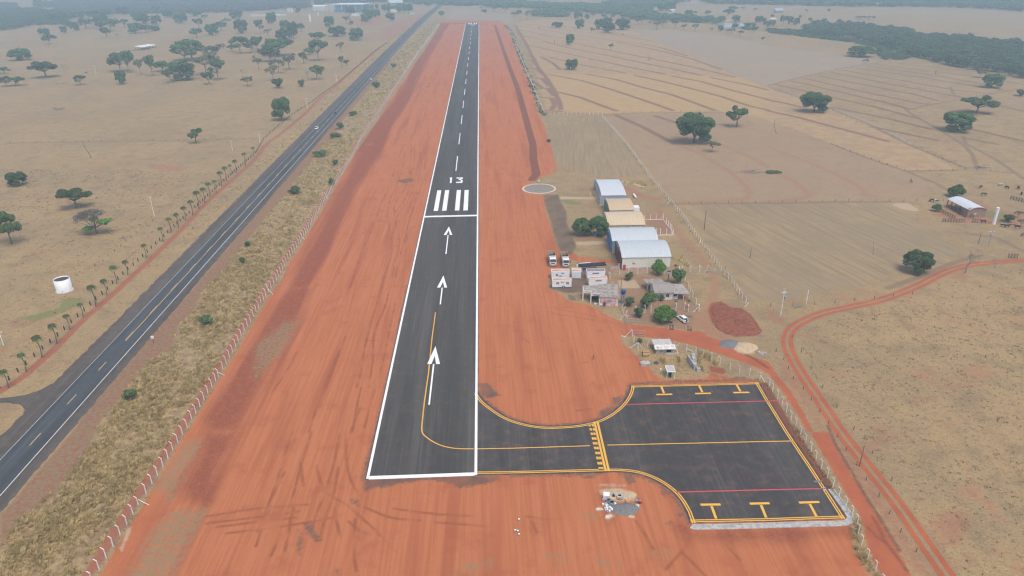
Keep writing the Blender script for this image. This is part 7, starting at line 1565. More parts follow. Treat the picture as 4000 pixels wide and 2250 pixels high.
def trafo(o, h):
    MB().lathe([(0, 0), (.32, 0), (.34, .9), (.1, 1.0), (0, 1.0)], 14).build('transformer', M_GALV, o, loc=(.5, -.1, h - 2.6)); MB().tube((.2, 0, h - .6), (.35, .1, h + 1.0), .05).tube((-.15, 0, h - .6), (-.2, .1, h + 1.0), .05).build('arrester', M_WPAINT, o)
_, pA, hA = pole('tall concrete power pole with transformer by the track bend', 3,2,(125,280),(163,30), M_POST, .9, extra=trafo)
pole('short white pole right of the transformer pole', 3,2,(384,150),(405,15), M_WPAINT, 0, 'white_pole', .15); pole('rusty brown pole between the two red tracks', 3,3,(920,345),(960,135), mat('brown_pole', (.20, .14, .11), .8, .1), 0, 'wooden_pole', .12)
def lamp(o, h): MB().box(-1.6, 1.2, -.04, .04, h - .2, h - .1).build('crossarm', M_POST, o); MB().box(-.4, .4, -.4, .4, h - 2.2, h - 1.4).build('meter_box', M_STEEL, o)
_, pB, hB = pole('dark power pole with pale box near the cattle shed', 3,1,(2215,1030),(2240,868), M_GALV, 0, extra=lamp, rad=.14)
def head(o, h): MB().box(-.15, .15, -.9, .1, h - .05, h + .08).build('lamp_head', M_GALV, o)
pole('slim lamp pole standing in front of the old house', 2,2,(1475,195),(1490,18), M_GALV, 0, 'lamp_post', .07, head); pole('leaning dark pole behind the pink house', 2,1,(1095,1449),(1112,1350), M_DWOOD, 0, 'wooden_pole', .1); pole('tall thin dark mast beside the blue hangar doors', 2,1,(1000,1030),(1002,935), M_DARK, 0, 'mast', .06)
wb = MB()
for k in (-.8, 0, .8):
    a = Vector((pA.x + k, pA.y, hA - .1)); e = Vector((190, 250, 7)) + Vector((0, k, 0)); pts = [a.lerp(e, t / 12) - Vector((0, 0, 3 * math.sin(math.pi * t / 12) * .5)) for t in range(13)]; wb.path(pts, .012, 4)
tag(wb.build('power_line', M_GALV), 'thin power wires strung right from the transformer pole', 'cable')
# road sign
A = C8(580, 1290, 24.16, 505, 1225); h = height_at(A, 580 + 380 / 24.16, 1290 + 640 / 24.16); o = thing('road_sign', 'round no overtaking sign with two cars beside the highway', 'road sign', A, .15); h = max(1.9, h)
MB().tube((0, 0, 0), (0, 0, h), .06).build('post', M_DWOOD, o); sg = MB().lathe([(0, -.015), (.58, -.015), (.58, .015), (0, .015)], 28).build('plate', M_ROAD_RED, o, loc=(0, -.085, h)); sg.rotation_euler = (math.pi / 2 - .15, 0, 0)
MB().lathe([(0, 0), (.47, 0), (.47, .012), (0, .012)], 28).build('face', M_WPAINT, sg, loc=(0, 0, .017))
def carprof(x, s): return [(x + u * s, v * s) for u, v in ((-.16,-.08),(.16,-.08),(.17,.0),(.09,.02),(.05,.09),(-.08,.09),(-.13,.02),(-.17,.0))]
for x, m_ in ((-.19, M_ROAD_RED), (.2, M_DARK)):
    MB().prism(carprof(x, 1.0), .030, .036).build('car_symbol', m_, sg)
A = W(1,0,1160,815); o = thing('road_sign', 'small white sign on the highway shoulder farther up', 'road sign', A); MB().tube((0,0,0),(0,0,1.7),.06).build('post', M_WOOD, o); MB().box(-.7,.7,-.04,.0,1.2,2.6).build('plate', M_WPAINT, o)
# ---------------------------------------------------------------- heaps
A = W(2,2,2198,562); tag(MB().mound(0, 0, 3.0, 3.0, .7, 3).build('gravel_heap', M_GRAV, None, loc=A), 'low grey gravel heap next to the pale sand at the access road', 'heap')
A = W(2,2,2340,592); tag(MB().mound(0, 0, 3.3, 3.4, .8, 4).build('sand_heap', M_SAND, None, loc=A), 'pale sand heap beside the grey gravel on the access road', 'heap')
A = C8(2320, 1900, 9.055, 1080, 800); tag(MB().mound(0, 0, 2.75, 2.1, .75, 8).build('gravel_heap', M_GRAV, None, loc=A), 'dark grey gravel heap on red earth below the taxiway', 'heap')
A = C8(2320, 1900, 9.055, 860, 280); tag(MB().mound(0, 0, 3.6, 1.7, .35, 9).build('sand_heap', M_SAND, None, loc=A), 'flat sand patch around the concrete well below the taxiway', 'heap')
A = C8(2320, 1900, 9.055, 1325, 1065); tag(MB().mound(0, 0, .75, .5, .22, 10, n=14, m=4).build('sand_heap', M_SAND, None, loc=A), 'tiny sand heap at the foot of the dark gravel heap', 'heap')
def poly_mound(name, poly, h, m, label, seed, frac=.72):
    """spread heap following a surveyed outline"""
    R = random.Random(seed); P = ragged(poly, 1.2, .35, seed); cx = sum(p[0] for p in P) / len(P); cy = sum(p[1] for p in P) / len(P); b = MB(); n = len(P); T = [0, .06, .14, .26, .4, .55, .72, .9]
    for k, t in enumerate(T):
        for x, y in P:
            b.v.append((x + (cx - x) * t - cx, y + (cy - y) * t - cy, -.02 if k == 0 else h * min(1, .35 + t * 2.2) * R.uniform(.6, 1.15)))
    for k in range(len(T) - 1):
        for i in range(n): b.f.append((k * n + i, k * n + (i + 1) % n, (k + 1) * n + (i + 1) % n, (k + 1) * n + i)); b.mi.append(0)
    b.f.append(tuple(range((len(T) - 1) * n, len(T) * n))); b.mi.append(0)
    o = b.build(name, m, None, loc=(cx, cy, 0)); return tag(o, label, 'heap')
poly_mound('earth_heap', L2(2,2,[(2010,180),(2110,150),(2180,195),(2290,200),(2390,255),(2460,340),(2515,430),(2450,478),(2330,480),(2240,488),(2150,460),(2080,420),(2020,340)]), .32, M_SOIL, 'broad dark red earth heap beside the access road', 5)
A = W(2,2,2520,655); b = MB(); rr = random.Random(3)
for i in range(9): x, y = rr.uniform(-1.3, 1.3), rr.uniform(-.8, .8); b.tbox(x - .3, x + .3, y - .2, y + .2, 0, rr.uniform(.2, .5), .08, .06)
tag(b.build('rubble_pile', M_CONC, None, loc=A), 'small pile of grey rubble where the two red roads meet', 'rubble')
# work site below the taxiway (crop 2320,1900 at 9.055)
def S(u, v): return C8(2320, 1900, 9.055, u, v)
A = S(905, 385); o = thing('concrete_well', 'round concrete well ring with dark opening and hose', 'well', A); MB().lathe([(.62, 0), (.72, .5), (.70, .55), (.36, .55), (.34, .1), (0, .1)], 24).build('ring', M_CONC, o); MB().lathe([(0, .45), (.34, .45)], 20).build('opening', M_DARK, o)
ring = [(math.cos(t / 20 * 6.0) * .86, math.sin(t / 20 * 6.0) * .86, .06) for t in range(21)]; MB().path(ring + [(1.0, -.6, .05), (1.05, -1.4, .05), (.7, -1.9, .05)], .04, 6).build('hose', M_BLACK, o); MB().box(-1.45, -.95, -.05, .35, 0, .45).tube((-1.2, .15, .4), (-1.2, .55, .45), .16).build('pump', M_SIGNB, o)
A = S(435, 430); o = thing('water_container', 'white cube container at the work site beside the sand', 'container', A, -.2); MB().box(-.62, .62, -.55, .65, .14, 1.15).build('tank', M_WPAINT, o); MB().box(-.66, .66, -.6, .7, 0, .138).build('pallet', M_GALV, o); b = MB()
for x in (-.64, 0, .64): b.box(x - .02, x + .02, -.58, -.552, .14, 1.18)
for z in (.45, .8, 1.15): b.box(-.66, .66, -.60, -.582, z, z + .03)
b.build('cage', M_STEEL, o)
for i, (u, v, s) in enumerate(((520, 600, 1.0), (620, 670, 1.15))):
    A = S(u, v); o = thing('grey_drum', '%s of the two grey drums at the work site' % ('left one' if i == 0 else 'right, slightly wider one'), 'drum', A, 0, 'grey drums at the work site'); MB().lathe([(0, 0), (.40 * s, 0), (.44 * s, .95), (.46 * s, 1.0), (.40 * s, 1.0), (.38 * s, .80), (0, .80)], 18).build('body', mat('grey_plastic', (.27, .31, .32), .6, .08), o); MB().lathe([(0, .82), (.37 * s, .82)], 16).build('water', M_DARK, o)
rr = random.Random(12)
SP = [(325,500),(320,660),(415,630),(485,630),(400,675),(460,690),(520,695),(450,745),(500,765),(570,765),(400,790),(465,800),(535,800),(600,800),(420,850),(480,860),(560,840),(640,840),(475,930),(550,900),(510,730),(590,850),(690,645),(745,640)]
for i, (u, v) in enumerate(SP):
    A = S(u, v); big = i in (0, 22, 23); o = thing('paint_can', 'small white or grey can in the cluster at the work site', 'can', A, rr.uniform(0, 3), 'cans clustered at the work site'); s = .20 if not big else .26
    MB().lathe([(0, 0), (s * .9, 0), (s, .34), (s * 1.05, .36), (s * .9, .38)], 14).build('body', M_WPAINT if i % 3 else M_GALV, o); MB().lathe([(0, .375), (s * .88, .375)], 14).build('lid', M_WPAINT if i % 2 else M_STEEL, o)
o = tag(MB().prism([(-.7, -.4), (-.1, -.55), (.6, -.1), (.75, .35), (.1, .5), (-.6, .3)], 0, .10).build('torn_sack', mat('pale_sack', (.60, .55, .48), .9, .1, 4), None, loc=S(520, 1070)), 'pale torn sack lying below the cans', 'sack')
o = tag(MB().prism([(-.8, -.2), (-.2, -.35), (.8, -.3), (.6, .2), (-.4, .35)], 0, .08).build('torn_sack', mat('pale_sack', (.60, .55, .48)), None, loc=S(190, 800)), 'pale torn sack lying left of the cans', 'sack')
o = tag(MB().prism([(-.4, -.45), (.2, -.5), (.45, .3), (.0, .55), (-.4, .2)], 0, .08).build('torn_sack', mat('pale_sack', (.60, .55, .48)), None, loc=S(1540, 690)), 'pale torn sack lying right of the dark gravel', 'sack')
A = S(1555, 540); o = thing('mixing_tray', 'grey mixing tray next to the worker in red', 'tray', A, -.25); MB().box(-.5, .5, -.38, .38, .25, .31).box(-.52, .52, -.40, -.382, .25, .42).box(-.52, .52, .382, .40, .25, .42).build('pan', M_GALV, o); MB().box(-.45, -.35, -.3, .3, 0, .249).box(.35, .45, -.3, .3, 0, .249).build('leg', M_GALV, o)
for i, (c, r, u, v) in enumerate(((2,3,71,890),(2,3,33,1000),(2,3,59,1007),(2,3,71,1040))):
    A = W(c, r, u, v); o = thing('paint_can', ('lone white can on the red earth, ' + ('set apart from three others', 'left of a trio', 'middle of a trio', 'lowest of a trio')[i]), 'can', A, 0, 'white cans on the open red earth'); MB().lathe([(0, 0), (.2, 0), (.22, .34), (.19, .38)], 14).build('body', M_GALV, o); MB().lathe([(0, .385), (.19, .385)], 14).build('lid', M_WPAINT, o)
A = W(3,3,563,580); o = thing('paint_can', 'open white can at the end of the red apron line', 'can', A); MB().lathe([(0, 0), (.26, 0), (.30, .42), (.27, .42), (.24, .1)], 16).build('body', M_WPAINT, o); MB().lathe([(0, .3), (.26, .3)], 14).build('contents', M_DARK, o)
# pipe stack beside the trucks
A = W(2,1,685,1240); B = W(2,1,945,1222); an, L = frame_from(A, B); o = thing('pipe_stack', 'stack of long dark blue pipes behind the containers', 'pipes', A, an); rr = random.Random(2)
for k in range(14):
    y = (k % 8) * .38; z = .15 + (k // 8) * .3; MB().tube((rr.uniform(-.4, .4), y, z), (L + rr.uniform(-.4, .4), y + .1, z), .15, .15, 8).build('pipe', M_PIPE, o)
MB().tube((.3, 3.0, .3), (L * .5, 3.2, .3), .13).build('pipe', M_WPAINT, o)['label'] = 'white pipe on the far side of the stack'
A = W(2,1,715,1268); B = W(2,1,880,1262); an, L = frame_from(A, B); o = thing('pipe_stack', 'smaller flat layer of dark pipes nearer the small container', 'pipes', A, an)
for k in range(5): MB().tube((0, k * .4, .15), (L - k * .2, k * .4 + .15, .15), .14).build('pipe', M_PIPE, o)
A = W(2,1,655,1237); tag(MB().box(-.2, .2, -.2, .2, 0, 1.2).build('marker_post', M_WPAINT, None, loc=A), 'short white post left of the pipe stack', 'post')
for i, (u, v, m_, lab) in enumerate(((832,922,M_BLUEP,'sky blue drum under the two dense trees'), (845,908,M_YPL,'yellow drum beside the sky blue one under the trees'), (868,922,M_BTANK,'dark blue drum under the right dense tree'), (876,908,M_YPL,'yellow drum beside the dark blue one under the trees'))):
    o = thing('plastic_drum', lab, 'drum', W(2,1,u,v), 0, 'plastic drums under the trees'); MB().lathe([(0, 0), (.40, 0), (.43, .15), (.43, 1.0), (.38, 1.1), (0, 1.1)], 16).build('body', m_, o); MB().lathe([(.40, 1.11), (.36, 1.15), (0, 1.15)], 16).build('lid', M_DARK, o)
A = W(2,1,1040,1238); o = thing('boundary_wall', 'low stained wall left of the cream hangar', 'wall', W(2,1,985,1268), ang2(W(2,1,985,1268), W(2,1,1085,1248))); L = (W(2,1,985,1268) - W(2,1,1085,1248)).length; MB().box(0, L, -.1, .1, 0, 1.2).build('wall', M_PINKW, o); MB().box(L - .9, L, -.14, -.102, 0, 2.0).build('pier', M_WDIRTY, o)
# table by the worker
A = W(2,2,1585,345); o = thing('work_table', 'dark table top on trestles beside the worker in pale blue', 'table', A, -.05); MB().box(-1.3, 1.0, -.4, .4, .72, .80).build('top', mat('tan_board', (.50, .42, .32), .8, .1), o)
for x in (-1.15, .85): MB().box(x - .05, x + .05, -.35, .35, 0, .719).build('leg', M_DARK, o)
A = W(2,2,1518,345); tag(MB().lathe([(0, 0), (.28, 0), (.30, .5), (.2, .6), (0, .6)], 14).build('bucket', M_WPAINT, None, loc=A), 'white bucket under the mango tree', 'bucket')
A = W(2,2,897,178); o = thing('plastic_chair', 'white plastic chair at the corner of the pink house', 'chair', A, .6); MB().box(-.25, .25, -.25, .25, .40, .45).build('seat', M_WPAINT, o); MB().box(-.25, .25, .21, .25, .452, .9).build('backrest', M_WPAINT, o)
for x in (-.21, .21):
    for y in (-.21, .21): MB().box(x - .025, x + .025, y - .025, y + .025, 0, .399).build('leg', M_WPAINT, o)
A = W(2,2,850,160); tag(MB().box(-.8, .8, -.3, .3, 0, .4).build('concrete_bench', M_WDIRTY, None, loc=A), 'low white slab bench before the porch of the pink house', 'bench')
A = W(2,2,1125,490); tag(MB().bar((-.7, .5, .12), (.7, -.4, .12), .2, .2).build('fallen_post', M_POST, None, loc=A), 'broken concrete post lying by the lower gate', 'post')
# ================================================================ VEHICLES
CARP = {}
def wheel_set(o, xs, ys, r, w_, m=None):
    for x in xs:
        for sy in (-1, 1):
            wh = MB().lathe([(0, -w_ / 2), (r * .62, -w_ / 2), (r * .95, -w_ / 2 + .02), (r, -w_ / 4), (r, w_ / 4), (r * .95, w_ / 2 - .02), (r * .62, w_ / 2), (0, w_ / 2)], 18).build('wheel', M_BLACK, o, loc=(x, sy * ys, r)); wh.rotation_euler = (math.pi / 2, 0, 0)
            MB().lathe([(0, w_ / 2 + .012), (r * .5, w_ / 2 + .012), (r * .6, w_ / 2 - .01)], 14).lathe([(0, -w_ / 2 - .012), (r * .5, -w_ / 2 - .012), (r * .6, -w_ / 2 + .01)], 14).build('rim', m or M_STEEL, wh)
def car(label, pos, heading, paint_m, kind='suv', name='parked_car', cat='car', spare=False):
    """x forward"""
    o = thing(name, label, cat, pos, heading); W2 = .90
    def ring(x, w_, zb, zm, zt): return [(x, -w_ * .86, zb), (x, -w_, zb + .15), (x, -w_ * .985, zm), (x, -w_ * .86, zt), (x, w_ * .86, zt), (x, w_ * .985, zm), (x, w_, zb + .15), (x, w_ * .86, zb)]
    L = 4.2 if kind != 'pickup' else 5.1; f, b_ = L / 2, -L / 2; hood = .98 if kind == 'suv' else .9; belt = 1.05 if kind == 'suv' else .95; H = 1.68 if kind == 'suv' else (1.48 if kind == 'hatch' else 1.75)
    rings = [ring(f, .62, .36, .55, .66), ring(f - .18, .82, .28, .66, .84), ring(f - .9, W2, .26, .75, hood), ring(f - 1.25, W2, .26, .78, belt), ring(0, W2, .26, .80, belt + .02), ring(b_ + .5, W2, .28, .82, belt + .04), ring(b_ + .12, .84, .32, .78, belt), ring(b_, .70, .40, .72, .90)]
    MB().loft(rings).build('body', paint_m, o, True)
    if kind == 'pickup': cx0, cx1, tx0, tx1 = f - 1.15, -.65, f - 1.9, -.5
    else: cx0, cx1, tx0, tx1 = f - 1.05, b_ + .22, f - 1.85, b_ + (.62 if kind == 'hatch' else .5)
    gb = [(cx0, -.78, belt), (cx1, -.78, belt), (cx1, .78, belt), (cx0, .78, belt)]; gt_ = [(tx0, -.60, H - .05), (tx1, -.60, H - .05), (tx1, .60, H - .05), (tx0, .60, H - .05)]
    MB().add(gb + gt_, [(0,1,5,4),(1,2,6,5),(2,3,7,6),(3,0,4,7),(4,5,6,7)]).build('window', M_GLASS, o)
    MB().hexa([(tx0 + .05, -.63, H - .07), (tx1 - .05, -.63, H - .07), (tx1 - .05, .63, H - .07), (tx0 + .05, .63, H - .07), (tx0 - .1, -.55, H), (tx1 + .08, -.55, H), (tx1 + .08, .55, H), (tx0 - .1, .55, H)]).build('roof', paint_m, o)
    pl = MB()
    for sy in (-1, 1):
        for (xb, xt) in ((cx0, tx0), (cx1, tx1), ((cx0 + cx1) / 2, (tx0 + tx1) / 2)): pl.bar((xb, sy * .785, belt), (xt, sy * .61, H - .04), .10, .06)
    pl.build('pillar', paint_m, o)
    MB().box(f - .06, f + .06, -.70, .70, .30, .52).build('front_bumper', M_DARK, o); MB().box(b_ - .06, b_ + .1, -.72, .72, .34, .55).build('rear_bumper', paint_m if kind != 'pickup' else M_STEEL, o)
    for sy in (-1, 1):
        MB().box(f - .20, f - .03, sy * .58 - .16, sy * .58 + .16, .66, .80).build('headlight', M_STEEL, o); MB().box(b_ - .01, b_ + .1, sy * .64 - .12, sy * .64 + .12, .82, .96).build('tail_light', M_ROAD_RED, o); MB().box(cx0 - .45, cx0 - .25, sy * 1.0 - .09, sy * 1.0 + .09, belt - .02, belt + .14).build('mirror', paint_m, o)
    MB().box(b_ - .075, b_ - .062, -.26, .26, .56, .68).build('number_plate', M_STEEL, o)
    wheel_set(o, (f - .82, b_ + .80), .82, .34, .22)
    if spare:
        s = MB().lathe([(0, -.12), (.24, -.12), (.35, -.08), (.36, .06), (.28, .12), (0, .12)], 22).build('spare_wheel', M_BLACK, o, loc=(b_ - .16, 0, .92)); s.rotation_euler = (0, math.pi / 2, 0)
        MB().lathe([(0, -.14), (.2, -.135), (.24, -.12)], 18).build('cover', M_DARK, s)
    if kind == 'pickup': MB().box(b_ + .15, -.75, -.72, .72, belt - .30, belt + .055).build('bed', M_DARK, o)
    return o
def gloss(name, col):
    m = mat(name, col, .28, .02, 1, spec=.5); return m
M_CARW = gloss('white_car_paint', (.80, .80, .80)); M_CARD = gloss('dark_grey_car_paint', (.06, .065, .075))
pa, pb = C8(2600, 1200, 14.49, 760, 640), C8(2600, 1200, 14.49, 1010, 870)
car('white compact suv with spare wheel on its tail by the mango tree', ((pa.x + pb.x) / 2 + .25, (pa.y + pb.y) / 2, 0), math.radians(112), M_CARW, 'suv', spare=True)
p = W(2,1,770,905); car('white hatchback parked under the two dense trees', (p.x, p.y + 1.6, 0), math.radians(92), M_CARW, 'hatch')
p = W(1,0,580,1305); car('white pickup driving towards the camera on the highway', (hx(p.y + 2) - 5.5, p.y + 2.2, 0.03), math.radians(-90 + 2), M_CARW, 'pickup', 'pickup_truck', 'pickup')
p = W(1,0,783,1150); car('dark car driving away on the highway ahead of the pickup', (hx(p.y + 2) - 1.9, p.y + 2.2, 0.03), math.radians(92), M_CARD, 'suv', 'car')
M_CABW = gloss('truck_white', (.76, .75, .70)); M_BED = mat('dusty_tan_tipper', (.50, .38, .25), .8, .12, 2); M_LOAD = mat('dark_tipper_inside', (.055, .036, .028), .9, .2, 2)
def truck(label, pos, heading, first=None):
    o = thing('dump_truck', label, 'dump truck', pos, heading, 'white dump trucks parked side by side')
    # x forward; cab over the front axle
    MB().loft([[(4.0, -1.18, .75), (4.0, 1.18, .75), (4.0, 1.16, 1.75), (4.0, -1.16, 1.75)], [(3.92, -1.2, 1.76), (3.92, 1.2, 1.76), (3.62, 1.12, 2.85), (3.62, -1.12, 2.85)]], False).build('grille_panel', M_CABW, o)
    MB().loft([[(x, -w_, .75), (x, w_, .75), (x, w_, zt - .9), (x, w_ * .94, zt), (x, -w_ * .94, zt), (x, -w_, zt - .9)] for x, w_, zt in ((3.98, 1.18, 1.85), (3.62, 1.2, 2.85), (3.3, 1.2, 2.98), (2.2, 1.2, 2.98), (2.1, 1.18, 2.9))]).build('cab', M_CABW, o)
    MB().add([(4.01, -1.06, 1.82), (4.01, 1.06, 1.82), (3.66, .98, 2.74), (3.66, -.98, 2.74)], [(0,1,2,3)]).build('windscreen', M_GLASS, o); o.children[-1].location = (.03, 0, .02)
    for sy in (-1, 1):
        MB().box(2.55, 3.45, sy * 1.205 - .01, sy * 1.205 + .01, 1.85, 2.6).build('side_window', M_GLASS, o); MB().box(3.70, 3.86, sy * 1.42 - .16, sy * 1.42 + .16, 1.7, 2.4).build('mirror', M_DARK, o); MB().box(3.98, 4.06, sy * .88 - .2, sy * .88 + .2, .80, 1.02).build('headlight', M_STEEL, o)
    MB().box(3.85, 4.10, -1.22, 1.22, .38, .74).build('bumper', M_GALV, o); MB().box(4.012, 4.05, -.7, .7, 1.08, 1.42).build('grille', M_DARK, o); MB().box(4.105, 4.13, -.26, .26, .48, .62).build('number_plate', M_WPAINT, o); MB().box(2.9, 3.3, -.4, .4, 2.985, 3.1).build('roof_hatch', M_CABW, o)
    MB().box(-4.2, 3.8, -.45, .45, .72, 1.0).build('chassis', M_DARK, o)
    wl_, zb, zt = 1.25, 1.05, 2.95; x0, x1 = -4.4, 1.75
    bd = MB().box(x0, x1, -wl_, wl_, zb, zb + .12).box(x0, x1, -wl_, -wl_ + .1, zb + .121, zt).box(x0, x1, wl_ - .1, wl_, zb + .121, zt).box(x0, x0 + .1, -wl_ + .101, wl_ - .101, zb + .121, zt - .1)
    for k in range(6):
        for sy in (-1, 1): bd.box(x0 + .3 + k * 1.1, x0 + .42 + k * 1.1, sy * (wl_ + .04) - .035, sy * (wl_ + .04) + .035, zb, zt - .02)
    bd.build('dump_bed', M_BED, o); MB().box(x1 - .1, x1, -wl_ + .101, wl_ - .101, zb + .121, zt + .35).box(x1 + .002, x1 + .38, -wl_, wl_, zt + .18, zt + .36).build('headboard', M_CABW, o)
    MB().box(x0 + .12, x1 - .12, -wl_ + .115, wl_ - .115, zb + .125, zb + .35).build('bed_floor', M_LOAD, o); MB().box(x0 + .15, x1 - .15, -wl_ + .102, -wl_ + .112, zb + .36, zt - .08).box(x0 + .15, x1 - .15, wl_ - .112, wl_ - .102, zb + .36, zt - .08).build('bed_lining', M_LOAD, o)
    wheel_set(o, (3.15, -1.7, -3.05), 1.02, .52, .34, M_WDIRTY)
    return o
for (u, v), lab in (((413, 1233), 'left one of the two white dump trucks facing the camera'), ((543, 1242), 'right one of the two white dump trucks facing the camera')):
    p = W(2,1,u,v); an = math.radians(-88) ; truck(lab, (p.x - math.cos(an) * 4.0, p.y - math.sin(an) * 4.0, 0), an)
# ================================================================ CATTLE AND PEOPLE
def skin_object(name, J, E, root, sub=1):
    """J: {joint: (x,y,z,r)}; E: edges. One continuous skinned surface, returned as a plain mesh"""
    ks = list(J); me = bpy.data.meshes.new(name); me.from_pydata([J[k][:3] for k in ks], [(ks.index(a), ks.index(b)) for a, b in E], [])
    o = bpy.data.objects.new(name, me); COL.objects.link(o); md = o.modifiers.new('s', 'SKIN'); md.use_smooth_shade = True
    for i, k in enumerate(ks):
        r_ = J[k][3]; me.skin_vertices[0].data[i].radius = (r_, r_) if not hasattr(r_, '__len__') else r_; me.skin_vertices[0].data[i].use_root = (k == root)
    sb = o.modifiers.new('u', 'SUBSURF'); sb.levels = sub; sb.render_levels = sub
    bpy.context.view_layer.update(); ev = o.evaluated_get(bpy.context.evaluated_depsgraph_get()); out = bpy.data.meshes.new_from_object(ev); bpy.data.objects.remove(o); out.name = name
    return out
def cow_mesh(graze):
    J = {'hip': (-.75, 0, 1.12, (.29, .27)), 'belly': (-.1, 0, 1.02, (.36, .36)), 'chest': (.5, 0, 1.06, (.30, .31)), 'neck': (.88, 0, 1.18, (.17, .19)), 'rump': (-.98, 0, 1.1, (.18, .18)), 'tail1': (-1.12, 0, 1.0, .03), 'tail2': (-1.14, 0, .5, .025)}
    if graze: J.update({'poll': (1.15, 0, .72, .14), 'face': (1.28, 0, .42, .10), 'muzzle': (1.33, 0, .18, .085)})
    else: J.update({'poll': (1.18, 0, 1.42, .15), 'face': (1.40, 0, 1.30, .11), 'muzzle': (1.62, 0, 1.18, .09)})
    E = [('hip','belly'),('belly','chest'),('chest','neck'),('neck','poll'),('poll','face'),('face','muzzle'),('hip','rump'),('rump','tail1'),('tail1','tail2')]
    px, pz = J['poll'][0], J['poll'][2]
    for s, n in ((1, 'l'), (-1, 'r')):
        J.update({'sh' + n: (.55, s * .20, .82, .15), 'kn' + n: (.58, s * .20, .45, .065), 'ff' + n: (.56, s * .20, .04, .06), 'th' + n: (-.72, s * .20, .84, .17), 'hk' + n: (-.88, s * .20, .50, .07), 'hf' + n: (-.80, s * .20, .04, .06), 'ea' + n: (px - .02, s * .26, pz + .02, .035)})
        E += [('chest', 'sh' + n), ('sh' + n, 'kn' + n), ('kn' + n, 'ff' + n), ('hip', 'th' + n), ('th' + n, 'hk' + n), ('hk' + n, 'hf' + n), ('poll', 'ea' + n)]
    return skin_object('body', J, E, 'belly')
COWG, COWS = cow_mesh(True), cow_mesh(False)
def hide(name, c1, c2, thr):
    m, t, b = new_mat(name); q = NT(t); tc = q.n('ShaderNodeTexCoord').outputs['Object']; n = q.noise(tc, 1.5, 2, .4); q.l(q.mix(q.ramp(n, thr - .02, thr + .02), c1, c2), b.inputs['Base Color']); b.inputs['Roughness'].default_value = .8; return m
HID = {'k': hide('black_hide', (.014, .013, .013), (.02, .018, .017), .5), 'w': hide('cream_hide', (.52, .46, .38), (.44, .38, .30), .5), 'p': hide('pied_hide', (.018, .017, .016), (.62, .58, .52), .52), 'b': hide('brown_hide', (.13, .075, .045), (.48, .42, .34), .6)}
for (c, r, u, v, hd, g, m, lab) in ((3,1,1441,385,80,0,'p','black and white cow standing alone at the corner of the golden field'), (3,1,2137,442,215,1,'k','black cow grazing behind the leafy tree at the cattle shed'), (3,1,2166,517,-10,1,'k','black cow standing side on above the curved shed roof'), (3,1,2400,450,100,1,'k','black cow beside a fallen branch at the upper right'),
    (3,1,2515,452,250,1,'k','black cow facing away near the right edge'), (3,1,2546,510,240,1,'k','black cow grazing just above the timber corral'), (3,1,2335,418,5,1,'w','cream cow grazing among the black ones'), (3,1,2402,840,-5,0,'k','black cow standing below the tall white tank'), (3,1,2362,832,175,1,'p','pied cow half behind the one below the tall tank'), (3,1,2502,848,150,0,'k','black cow facing left at the right edge below the shrubs'),
    (3,1,2158,795,170,0,'k','black cow at the rail panel by the shed'), (3,1,2560,925,200,1,'b','brown and white cow cut by the right edge'), (3,1,1684,588,-20,1,'p','pied cow grazing left of the shed'), (3,1,1645,580,190,1,'k','dark cow next to the pied one left of the shed'),
    (2,0,425,282,170,1,'w','white cow lying in the shade of the dome shaped tree'), (2,0,448,281,10,1,'w','second white cow right of the first beneath the dome shaped tree'), (2,0,270,284,20,1,'k','small dark cow on the far terraced field'), (2,0,1118,350,20,1,'k','dark cow on the terraced field below the broad tree'), (2,0,535,270,20,1,'k','dark cow right of the dome shaped tree'), (0,0,868,738,10,0,'k','dark cow lying right of the leafless sapling')):
    p = W(c, r, u, v); o = thing('cow', lab, 'cow', p, math.radians(hd), 'cattle grazing in the pastures'); me = (COWG if g else COWS); bd = link('body', me, o)
    if not me.materials: me.materials.append(HID['k'])
    bd.material_slots[0].link = 'OBJECT'; bd.material_slots[0].material = HID[m]
    s = 1.05; o.scale = (s, s, s)
SKIN = mat('brown_skin', (.26, .13, .08), .6, .05, 4); HAIR = mat('dark_hair', (.012, .010, .009), .8, .05, 8)
